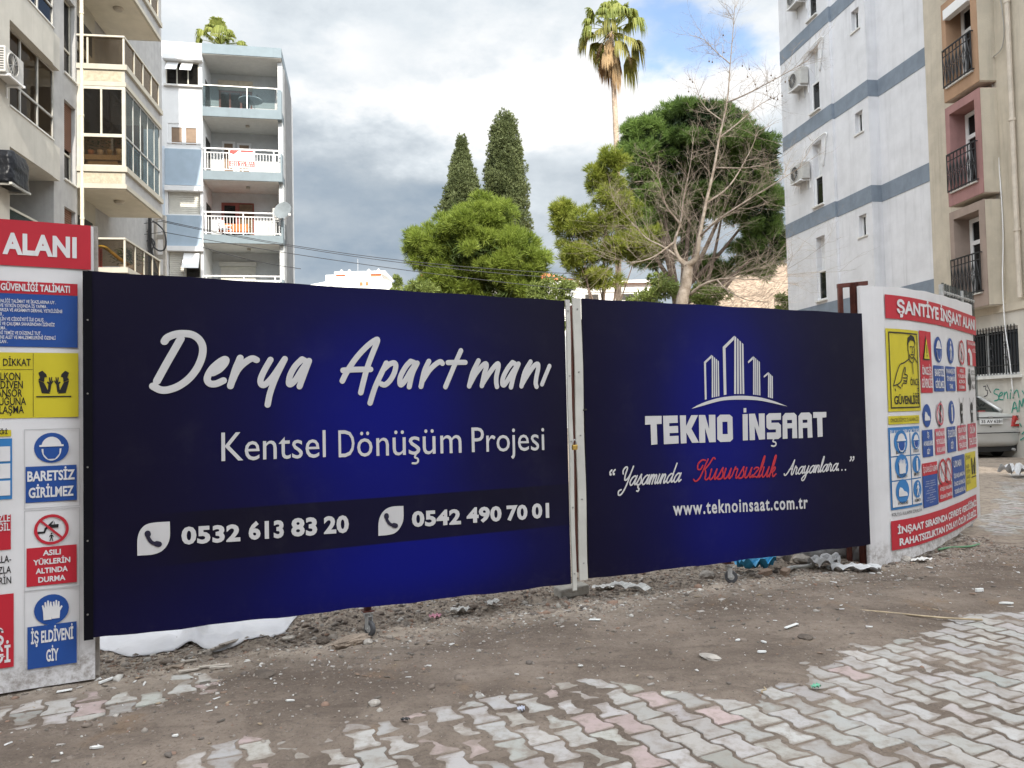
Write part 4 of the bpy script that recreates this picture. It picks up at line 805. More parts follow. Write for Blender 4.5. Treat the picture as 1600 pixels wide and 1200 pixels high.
def man(mb):
    a, b = .07, .045
    pts = [(a, b), (1 - a, b), (1 - a, 1 - b), (a, 1 - b), (a, b)]; X_ = lambda p: [np.array([q[0] + x * W_, q[1] + y * H_]) for x, y in p]; k = 0
    for i in range(4): S.stroke(mb, [np.array(pts[i]) * 0 + X_([tuple(np.array(pts[i]) + (np.array(pts[i + 1]) - np.array(pts[i])) * e_)])[0] for e_ in np.linspace(0, 1, 9)], .006, h2 + .0003 * i, 1)
    S.poly(mb, [tuple(p) for p in X_([(.58, .82), (.60, .90), (.70, .94), (.82, .92), (.86, .85), (.84, .79), (.82, .86), (.70, .88), (.62, .84), (.61, .78)])], h2)
    for s_ in ([(.60, .80), (.60, .74), (.64, .68), (.72, .65), (.80, .69), (.83, .78)], [(.66, .79), (.71, .795)], [(.75, .795), (.80, .79)], [(.73, .78), (.75, .73), (.72, .725)], [(.68, .695), (.77, .695)], [(.62, .70), (.62, .64), (.72, .59), (.80, .66)], [(.62, .64), (.45, .59), (.32, .56), (.22, .44), (.14, .31)], [(.80, .66), (.90, .60)], [(.14, .31), (.26, .33), (.36, .38), (.40, .46), (.46, .53), (.49, .52), (.46, .45)], [(.46, .45), (.54, .44), (.53, .41), (.42, .405)], [(.53, .41), (.52, .37), (.42, .37)], [(.52, .37), (.50, .34), (.40, .34), (.36, .30)], [(.18, .27), (.19, .25)], [(.72, .58), (.73, .46)], [(.25, .31), (.33, .28)]):
        k += 1; S.stroke(mb, X_(s_), .0055, h2 + .0004 * (k % 5), 3)
    text(S, mb, 'ÖNCE', q[0] + .63 * W_, q[0] + .93 * W_, q[1] + .315 * H_, .062, h2, bold=.01); text(S, mb, 'İŞ', q[0] + .86 * W_, q[0] + .93 * W_, q[1] + .205 * H_, .055, h2, bold=.01); text(S, mb, 'GÜVENLİĞİ', q[0] + .15 * W_, q[0] + .92 * W_, q[1] + .085 * H_, .075, h2, bold=.02)
B.part('pointing_man', 'black', man, yl)
def cap(box, clr, rows, b=.02, f=.5, inkn='sign_white', fill=.6):
    q = qd(*box) if len(box) == 4 else box; a = B.part('caption', clr, lambda mb: S.rect(mb, *q, h1)); m_ = (q[2] - q[0]) * .05
    B.part('lettering', inkn, lambda mb: lines(S, mb, rows, q[0] + m_, q[2] - m_, q[3] - .01, q[1] + .01, h2, bold=b, fill=fill), a); return a, q
z6 = lambda x, y: (1360 + x / 6, 460 + y / 6); z4 = lambda x, y: (1360 + x / 4.8, 640 + y / 4.8)
q = qd(z6(455, 342), z6(465, 925), z6(562, 350), z6(575, 920)); tall = B.part('warning_panel', 'sign_red', lambda mb: S.rect(mb, *q, h1)); u = (q[0] + q[2]) / 2; hgt = q[3] - q[1]
B.part('triangle', 'black', lambda mb: S.poly(mb, [(u - .09, q[1] + hgt * .53), (u + .09, q[1] + hgt * .53), (u, q[1] + hgt * .93)], h2), tall); B.part('triangle', 'sign_yellow', lambda mb: S.poly(mb, [(u - .07, q[1] + hgt * .55), (u + .07, q[1] + hgt * .55), (u, q[1] + hgt * .88)], h3), tall); B.part('mark', 'black', lambda mb: (S.rect(mb, u - .008, q[1] + hgt * .64, u + .008, q[1] + hgt * .78, h3 + .003), S.disc(mb, u, q[1] + hgt * .6, .01, h3 + .003, 10)), tall)
B.part('lettering', 'sign_white', lambda mb: (text(S, mb, 'ÖNCE İŞ', q[0] + .03, q[2] - .03, q[1] + hgt * .29, .075, h2, bold=.02), text(S, mb, 'GÜVENLİĞİ', q[0] + .012, q[2] - .012, q[1] + hgt * .08, .085, h2, bold=.02)), tall)
for (cx, cy, ry), fn, rg_ in (((632, 518, 122), helmet, 0), ((745, 530, 119), walker, 0), ((845, 545, 115), walker, 1)):
    u, v = Lx(*z6(cx, cy)); r = (Lx(*z6(cx, cy - ry))[1] - Lx(*z6(cx, cy + ry))[1]) / 2
    if rg_: c = B.part('cell', 'sign_white', lambda mb: S.disc(mb, u, v, r, h1)); walker(S, B, c, u, v - .02, r * .6, h2, 'black'); slashring(S, B, c, u, v, r, h3)
    else: c = B.part('disc', 'sign_blue', lambda mb: S.disc(mb, u, v, r, h1)); fn(S, B, c, u, v, r, h2)
cap((z6(587, 665), z6(590, 912), z6(683, 673), z6(687, 908)), 'sign_blue', [('BARETSİZ', .98), ('GİRİLMEZ', .94)]); cap((z6(700, 675), z6(703, 908), z6(788, 680), z6(792, 905)), 'sign_blue', ['PARAŞÜT', 'TİP KEMERİNİ', ('TAK', .4)])
cap((z6(805, 680), z6(807, 906), z6(886, 684), z6(889, 903)), 'sign_red', [('ASILI', .5), 'YÜKLERİN', ('ALTINDA', .8), ('DURMA', .7)])
q = qd(z6(903, 432), z6(905, 668), z6(978, 440), z6(980, 670)); a = B.part('warning_panel', 'sign_red', lambda mb: S.rect(mb, *q, h1)); w_ = q[2] - q[0]; hh = q[3] - q[1]
B.part('bent_figure', 'sign_white', lambda mb: S.poly(mb, [(q[0] + w_ * x, q[1] + hh * y) for x, y in [(.05, .62), (.2, .68), (.4, .58), (.52, .4), (.5, .0), (.2, .0), (.25, .35), (.18, .5), (.02, .5)]], h2), a); B.part('lettering', 'sign_white', lambda mb: (text(S, mb, 'YÜK KALDIRMA', q[0] + .01, q[2] - .01, q[1] + hh * .82, .035, h2, bold=.01), text(S, mb, 'EĞİL', q[0] + w_ * .6, q[2] - .01, q[1] + hh * .55, .035, h2, bold=.01)), a)
q = qd(z6(905, 690), z6(907, 900), z6(983, 695), z6(985, 900)); w_ = q[2] - q[0]; hh = q[3] - q[1]
B.part('lettering', 'black', lambda mb: [text(S, mb, t_, q[0] + w_ * .42, q[2], q[1] + hh * y_, .05, h1) for t_, y_ in (('BOZUK', .7), ('YAVAŞ', .4), ('ALIN', .08))])
B.part('figure', 'black', lambda mb: (S.disc(mb, q[0] + w_ * .25, q[1] + hh * .88, .025, h1, 10), S.poly(mb, [(q[0] + w_ * x, q[1] + hh * y) for x, y in [(.15, .75), (.3, .78), (.45, .35), (.38, .2), (.3, .0), (.15, .0), (.2, .2), (.05, .3)]], h1)))
for (cx, cy, ry), fn in (((420, 45, 87), shoe), ((605, 20, 88), bottle)):
    u, v = Lx(*z4(cx, cy)); r = (Lx(*z4(cx, cy - ry))[1] - Lx(*z4(cx, cy + ry))[1]) / 2; c = B.part('disc', 'sign_blue', lambda mb: S.disc(mb, u, v, r, h1)); fn(S, B, c, u, v, r, h2)
u, v = Lx(*z4(516, 33)); r = (Lx(*z4(516, -52))[1] - Lx(*z4(516, 118))[1]) / 2; c = B.part('cell', 'sign_white', lambda mb: S.disc(mb, u, v, r, h1)); B.part('tool', 'black', lambda mb: S.poly(mb, [(u - .04, v - .12), (u + .0, v - .12), (u + .05, v + .12), (u + .02, v + .13)], h2), c); slashring(S, B, c, u, v, r, h3, 'faded_red')
for cx, cy in ((680, 25), (757, 20)): u, v = Lx(*z4(cx, cy)); skull(S, B, None, u, v, .165, h1)
for tl_, bl2, tr_, br_, clr, rows in (((385, 155), (387, 360), (463, 148), (465, 348), 'sign_blue', [('İŞ', .2), 'AYAKKABISI', ('GİY', .35)]), ((480, 145), (483, 343), (553, 138), (556, 328), 'faded_red', ['MAKİNALARI', 'YETKİLİLER', ('KULLANIR', .9)]), ((570, 130), (573, 325), (636, 124), (638, 312), 'sign_blue', [('İŞ ELDİVENİ', 1.), ('GİY', .35)]), ((650, 119), (652, 307), (713, 113), (716, 297), 'faded_red', ['ELEKTRİK', 'ÇARPMASI', 'TEHLİKESİ']), ((727, 106), (729, 290), (788, 101), (790, 280), 'faded_red', [('ÖLÜM', .7), 'TEHLİKESİ'])):
    cap((z4(*tl_), z4(*bl2), z4(*tr_), z4(*br_)), clr, rows)
cap((z4(130, 50), z4(131, 115), z4(361, 40), z4(362, 98)), 'sign_yellow', ['ÖNCELİĞİMİZ İŞ GÜVENLİĞİ'], inkn='black', b=0, fill=.55)
q = qd(z4(130, 135), z4(150, 752), z4(366, 122), z4(378, 718)); tb = B.part('table', 'pale_blue', lambda mb: S.rect(mb, *q, h1)); w_ = q[2] - q[0]; hh = q[3] - q[1]
B.part('lettering', 'sign_white', lambda mb: text(S, mb, 'BU ALANDA YAPILACAK İŞLERDE', q[0] + .02, q[2] - .02, q[3] - .06, .036, h2, bold=.01), tb)
tops = [(.93, .65), (.635, .355), (.34, .03)]
for i, (t1, t0) in enumerate(tops):
    for j, (x0, x1) in enumerate(((.03, .60), (.635, .97))):
        A = (q[0] + w_ * x0, q[1] + hh * t0, q[0] + w_ * x1, q[1] + hh * t1); c = B.part('cell', 'sign_white', lambda mb: S.rect(mb, *A, h2), tb); u = (A[0] + A[2]) / 2; v = A[1] + (A[3] - A[1]) * .6; r = min(.105, (A[2] - A[0]) * .44)
        dk = B.part('disc', 'pale_blue', lambda mb: S.disc(mb, u, v, r, h3), c); (helmet, helmet, glove, bottle, shoe, walker)[i * 2 + j](S, B, dk, u, v, r, h3 + .004)
        tx = (('BARET', 'GÖZLÜK'), ('ELDİVEN', 'EMNİYET'), ('AYAKKABI', 'KEMER'))[i][j]; B.part('lettering', 'black', lambda mb: text(S, mb, tx, u - r * .75, u + r * .75, A[1] + .018, .028, h3, bold=.01), c)
B.part('lettering', 'black', lambda mb: text(S, mb, 'KORUYUCU KULLANMAK ZORUNLUDUR', q[0] + .01, q[2] - .01, q[1] - .055, .03, h1))
q = qd(z4(385, 408), z4(393, 747), z4(496, 383), z4(503, 703)); a = B.part('rules_panel', 'sign_blue', lambda mb: S.rect(mb, q[0], q[1], q[2], q[3] - .115, h1)); b = B.part('title_bar', 'sign_red', lambda mb: S.rect(mb, q[0], q[3] - .115, q[2], q[3], h1 + .001), a)
B.part('lettering', 'sign_white', lambda mb: text(S, mb, 'İŞ GÜVENLİĞİ TALİMATI', q[0] + .015, q[2] - .015, q[3] - .085, .05, h2, bold=.01), b); B.part('rules_lettering', 'sign_white', lambda mb: lines(S, mb, [('TALİMAT VE İKAZLARINA', .72), ('YETKİN DIŞINDA İŞ', .7), ('ARIZA VE AKSAMAYI', .82), ('BİLDİR', .25), ('DİSİPLİN İLE ÇALIŞ', .6), ('ÇALIŞMA SAHASINDAN', .75), ('AYRILMA', .25), ('TEMİZ VE DÜZENLİ', .6), ('ALET VE MALZEME', .7), ('KULLAN', .25)], q[0] + .01, q[2] - .03, q[3] - .16, q[1] + .03, h2, bold=0, fill=.42), a)
for cx, cy in ((535, 466), (577, 455)):
    u, v = Lx(*z4(cx, cy)); c = B.part('cell', 'sign_white', lambda mb: S.disc(mb, u, v, .125, h1)); bottle(S, B, c, u, v, .1, h2); slashring(S, B, c, u, v, .125, h3)
cap((z4(508, 562), z4(511, 697), z4(606, 533), z4(609, 662)), 'sign_red', ['ATEŞLE YAKLAŞMA', 'SİGARA İÇMEYİN'], fill=.45)
q = qd(z4(610, 355), z4(615, 662), z4(700, 330), z4(706, 625)); a = B.part('caption', 'sign_blue', lambda mb: S.rect(mb, *q, h1)); hh = q[3] - q[1]; w_ = q[2] - q[0]
B.part('lettering', 'sign_white', lambda mb: (text(S, mb, 'UYARI', q[0] + w_ * .08, q[0] + w_ * .68, q[3] - hh * .27, hh * .16, h2, bold=.02), text(S, mb, 'İŞE BAŞLAMADAN', q[0] + w_ * .06, q[2] - w_ * .06, q[1] + hh * .47, hh * .1, h2, bold=.02), text(S, mb, 'ÖNCE GÜVENLİK', q[0] + w_ * .06, q[2] - w_ * .06, q[1] + hh * .27, hh * .1, h2, bold=.02), text(S, mb, 'TEDBİRLERİNİ AL', q[0] + w_ * .06, q[2] - w_ * .06, q[1] + hh * .08, hh * .1, h2, bold=.02)), a)
q = qd(z4(708, 328), z4(713, 612), z4(785, 308), z4(790, 585)); a = B.part('warning_panel', 'sign_yellow', lambda mb: S.rect(mb, *q, h1)); hh = q[3] - q[1]; w_ = q[2] - q[0]
B.part('lettering', 'black', lambda mb: [text(S, mb, t_, q[0] + .02, q[0] + w_ * f_, q[1] + hh * y_, .04, h2) for t_, f_, y_ in (('DİKKAT', .45, .83), ('BALKON', .32, .6), ('MERDİVEN', .38, .46), ('ASANSÖR', .36, .32), ('BOŞLUĞU', .38, .18))], a); arms(S, B, a, q[0] + w_ * .72, q[1] + hh * .5, w_ * .4, h2)
q = qd((1391, 815.5), (1393, 861), (1525, 771), (1525.5, 808)); a = B.part('apology_bar', 'sign_red', lambda mb: S.rect(mb, *q, h1)); hh = q[3] - q[1]
B.part('lettering', 'sign_white', lambda mb: (text(S, mb, 'İNŞAAT SIRASINDA ÇEVREYE VERDİĞİMİZ', Lx(1401, 825)[0], q[2] - .03, q[1] + hh * .53, hh * .25, h2, bold=.035), text(S, mb, 'RAHATSIZLIKTAN DOLAYI ÖZÜR DİLERİZ.', Lx(1404, 845)[0], q[2] - .06, q[1] + hh * .12, hh * .25, h2, bold=.035)), a)
mb = MB(); sn = lambda u: np.array([*S.xy(u)[1], 0]); sd_ = lambda u: np.array([-S.xy(u)[1][1], S.xy(u)[1][0], 0])
for u in (-.035, LN - .05): mb.obox(np.array(S.P(max(u, .02), 1.25, -.085)) - (sd_(.1) * .012 if u < 0 else 0), sd_(max(u, .1)) * .03, sn(max(u, .1)) * .03, np.array([0, 0, 1.25 if u < 0 else 1.15])); mb.build('frame_post', rust, root, world=True)
# steel brace frame sticking up behind the right leaf
a = at(1313, 470, 6.85); root = thing('steel_brace', 'rust-brown square tube frame rising behind the right gate leaf beside the bowed banner', 'brace', (a[0], a[1], 0)); b = at(1352, 470, 6.74); d = np.array([b[0] - a[0], b[1] - a[1], 0]); zt = at(1313, 450, 6.85)[2]
mb = MB(); mb.obox((0, 0, zt / 2), (.018, 0, 0), (0, .018, 0), (0, 0, zt / 2)); mb.build('post', rust, root); mb = MB(); mb.obox(d / 2 + (0, 0, zt + .02), d / 2 + d / np.linalg.norm(d) * .02, (0, .017, 0), (0, 0, .018)); mb.build('top_rail', rust, root)
# corrugated clear sheet behind the far end of the banner
a, b = at(1494, 460, 8.7)[:2], at(1520, 460, 9.2)[:2]; root = thing('corrugated_sheet', 'pale translucent corrugated sheet showing above the far end of the bowed banner', 'sheet', (*((a + b) / 2), 0)); mb = MB(); nn = 40; zt = at(1510, 453, 8.9)[2]
a = a - (b - a) * .8
for i in range(nn + 1):
    q = a + (b - a) * i / nn; n_ = np.array([(b - a)[1], -(b - a)[0]]); n_ /= np.hypot(*n_); q = q + n_ * .02 * math.sin(i * 1.9)
    for zz in (1.2, zt): mb.v.append((q[0], q[1], zz))
mb.f += [(2 * i, 2 * i + 2, 2 * i + 3, 2 * i + 1) for i in range(nn)]; mb.build('panel', glass('clear_polycarbonate', (.8, .86, .9), .45, .2), root, world=True, smooth=True)
mb = MB(); mb.tube([(*a, 0), (*a, zt - .02)], .025, 6); mb.tube([(*(b * .6 + a * .4), 0), (*(b * .6 + a * .4), zt - .02)], .025, 6); mb.tube([(*a, zt - .1), (*b, zt - .1)], .02, 6); mb.build('support', zinc, root, world=True)

# ================================================================ THINGS LYING ON THE GROUND
def gz(x, y): return float(dirt_h(np.array([x]), np.array([y]))[0])
tarp_m = mat('white_tarpaulin', (.56, .56, .59), .42, .10, 2.5, .5, 7, stain=.4)
# crumpled sheet
front = [(150, 1018), (205, 1034), (262, 1027), (300, 1019), (335, 1026), (375, 1019), (420, 1008), (446, 993), (470, 961)]; back = [(165, 960), (215, 948), (265, 945), (300, 945), (345, 942), (385, 940), (420, 938), (450, 935), (480, 932)]
fp = np.array([gnd(*p) for p in front]); bp_ = np.array([gnd(*p) for p in back]); nu, nv = 64, 26; fs = np.linspace(0, 1, len(front)); mb = MB(); rr = np.random.default_rng(3)
cN = fp.mean(0)
for j in range(nv + 1):
    for i in range(nu + 1):
        a, b = i / nu, j / nv; f_ = np.array([np.interp(a, fs, fp[:, k]) for k in range(2)]); k_ = np.array([np.interp(a, fs, bp_[:, k]) for k in range(2)]); q = f_ + (k_ - f_) * b
        x, y = a * 6, b * 2.2
        fold = .105 * max(0, 1 - abs(a - .36 - .10 * b) / .07) * (1 - .3 * b) + .07 * max(0, 1 - abs(a - .62 + .2 * (b - .3)) / .06) * b + .05 * max(0, 1 - abs(b - .5 - .5 * (a - .2)) / .2) * (a < .34) + .04 * abs(math.sin(a * 9 + 2 * b)) * b + .03 * abs(fbm(np.array([x * 1.4]), np.array([y * 1.4]), 5, 3)[0] - .5) * 2
        lift = .05 * (1 - b) * (.3 < a < .5) * (1 - abs(a - .4) / .1)
        mb.v.append((q[0], q[1], gz(*q) + .008 + (fold + lift) * min(1, b / .3 + .12) + .05 * b))
mb.f += [(j * (nu + 1) + i, j * (nu + 1) + i + 1, (j + 1) * (nu + 1) + i + 1, (j + 1) * (nu + 1) + i) for j in range(nv) for i in range(nu)]
ob = mb.build('tarpaulin', tarp_m, smooth=True, loc=tuple(cN)); sm = ob.modifiers.new('solid', 'SOLIDIFY'); sm.thickness = .003; tag(ob, 'crumpled white vinyl sheet lying under the left end of the gate', 'tarpaulin')
M_ = lambda n, c, r=.9, v=.25, s=9, **k: mat(n, c, r, v, s, **k)
rock_m = M_('pale_rubble', (.33, .30, .27), bump=.5, bscale=30); brick_m = M_('concrete_block', (.36, .34, .31), bump=.5, bscale=50); tile_m = M_('white_tile', (.66, .66, .65), .4, .08); wood_m = M_('grey_lath', (.36, .32, .28), bump=.3); bark_m = M_('rotten_bark', (.24, .19, .15), bump=.7, bscale=25); paper_m = M_('dirty_paper', (.62, .61, .59), .8, .1); pvc_m = M_('grey_pvc_pipe', (.48, .48, .47), .4); blue_m = M_('blue_plastic_film', (.05, .34, .62), .35); sack_m = M_('white_woven_sack', (.44, .44, .45), .6, .12, bump=.3, bscale=20); soil_m = M_('dark_clod', (.10, .08, .065), bump=.7); pink_m = M_('pink_paper', (.62, .30, .38)); black_m = M_('black_plastic', (.03, .03, .032), .4); straw_m = M_('dry_stalk', (.34, .27, .18)); green_m = M_('green_wrapper', (.12, .36, .24), .4)
def lump(r, seed, sq=(1, .8, .55), n=2, rough=.28):
    """a faceted lump: subdivided octahedron pushed about"""
    g = random.Random(seed); V = [Vector(p) for p in ((1, 0, 0), (-1, 0, 0), (0, 1, 0), (0, -1, 0), (0, 0, 1), (0, 0, -1))]; Fs = [(0, 2, 4), (2, 1, 4), (1, 3, 4), (3, 0, 4), (2, 0, 5), (1, 2, 5), (3, 1, 5), (0, 3, 5)]
    for _ in range(n):
        ed = {}; NF = []
        def mid(a, b):
            k = (min(a, b), max(a, b))
            if k not in ed: v = (V[a] + V[b]) / 2; v = v.normalized() * (1 + g.uniform(-rough, rough) * .5); V.append(v); ed[k] = len(V) - 1
            return ed[k]
        for a, b, c in Fs: x, y, q = mid(a, b), mid(b, c), mid(c, a); NF += [(a, x, q), (x, b, y), (q, y, c), (x, y, q)]
        Fs = NF
    mb = MB(); mb.add([(v.x * sq[0] * r, v.y * sq[1] * r, v.z * sq[2] * r) for v in V], Fs); return mb
def place(ob, px, py, dz=0.0, rz=0, tilt=(0, 0), zf=None):
    q = gnd(px, py, 0); q = gnd(px, py, gz(q[0], q[1])) if zf is None else q; ob.location = (q[0], q[1], gz(q[0], q[1]) + dz); ob.rotation_euler = (tilt[0], tilt[1], rz); return ob
def scrap(kind, m, px, py, size, rz, label, cat, group=None, seed=0, name=None):
    g = random.Random(seed + int(px)); mb = MB(); w_, l_, t_ = size; dz = 0; tilt = (g.uniform(-.06, .06), g.uniform(-.06, .06))
    if kind == 'rock': mb = lump(w_, seed + int(px * 7), (1, l_, t_)); dz = w_ * t_ * .55
    elif kind == 'chip':
        k = 6; P = [(w_ / 2 * math.cos(6.28 * i / k) * g.uniform(.65, 1.15), l_ / 2 * math.sin(6.28 * i / k) * g.uniform(.65, 1.15)) for i in range(k)]
        mb.add([(x, y, 0) for x, y in P] + [(x * .96, y * .96, t_) for x, y in P], [tuple(range(k))[::-1], tuple(range(k, 2 * k))] + [(i, (i + 1) % k, k + (i + 1) % k, k + i) for i in range(k)]); dz = .004
    elif kind == 'bar': mb.box(-w_ / 2, w_ / 2, -l_ / 2, l_ / 2, 0, t_); mb.v = [(x + (.06 * w_ if y > 0 else 0), y * g.uniform(.8, 1.1), z_) for x, y, z_ in mb.v]; dz = .005
    elif kind == 'stick': mb.tube(smooth_path([(-w_ / 2, 0, l_), (-w_ / 5, l_ * 1.5, l_ * 1.3), (w_ / 5, -l_, l_), (w_ / 2, l_ * 2, l_ * 1.4)], 4), l_, 6); tilt = (0, 0)
    elif kind == 'sheet':
        n = 12
        for j in range(n + 1):
            for i in range(n + 1):
                a, b = i / n - .5, j / n - .5; h = t_ * (abs(math.sin(a * 7 + seed + 3 * b)) * .6 + g.uniform(0, .25) + abs(math.sin(b * 9 + seed)) * .4); k = 1 + .12 * math.sin(6 * b + seed); mb.v.append((a * w_ * k, b * l_ * (1 + .15 * math.sin(5 * a + seed)), h))
        mb.f += [(j * (n + 1) + i, j * (n + 1) + i + 1, (j + 1) * (n + 1) + i + 1, (j + 1) * (n + 1) + i) for j in range(n) for i in range(n)]; dz = .006; tilt = (0, 0)
    elif kind == 'ring': 
        n = 20; mb.add([(r * math.cos(6.283 * i / n), r * math.sin(6.283 * i / n), h) for r, h in ((w_, 0), (w_, t_), (w_ * .22, t_), (w_ * .22, 0)) for i in range(n)], [(k * n + i, k * n + (i + 1) % n, ((k + 1) % 4) * n + (i + 1) % n, ((k + 1) % 4) * n + i) for k in range(4) for i in range(n)]); dz = .008
    ob = mb.build(name or {'rock': 'stone', 'chip': 'tile_shard', 'bar': 'lath', 'stick': 'twig', 'sheet': 'paper_scrap', 'ring': 'washer'}[kind], m, smooth=kind in ('sheet', 'stick'), bevel=.002 if kind == 'bar' and w_ > .05 else 0)
    tag(ob, label, cat, group); return place(ob, px, py, dz, rz, tilt)
gya = math.atan2(.4226, .906)
blkb = MB(); blkb.box(-.125, .125, -.06, .06, 0, .075); ob = blkb.build('concrete_block', brick_m, bevel=.012); tag(ob, 'worn concrete block lying where the two gate leaves meet', 'block'); place(ob, 893, 931, .022, gya + .05, (.05, -.04))
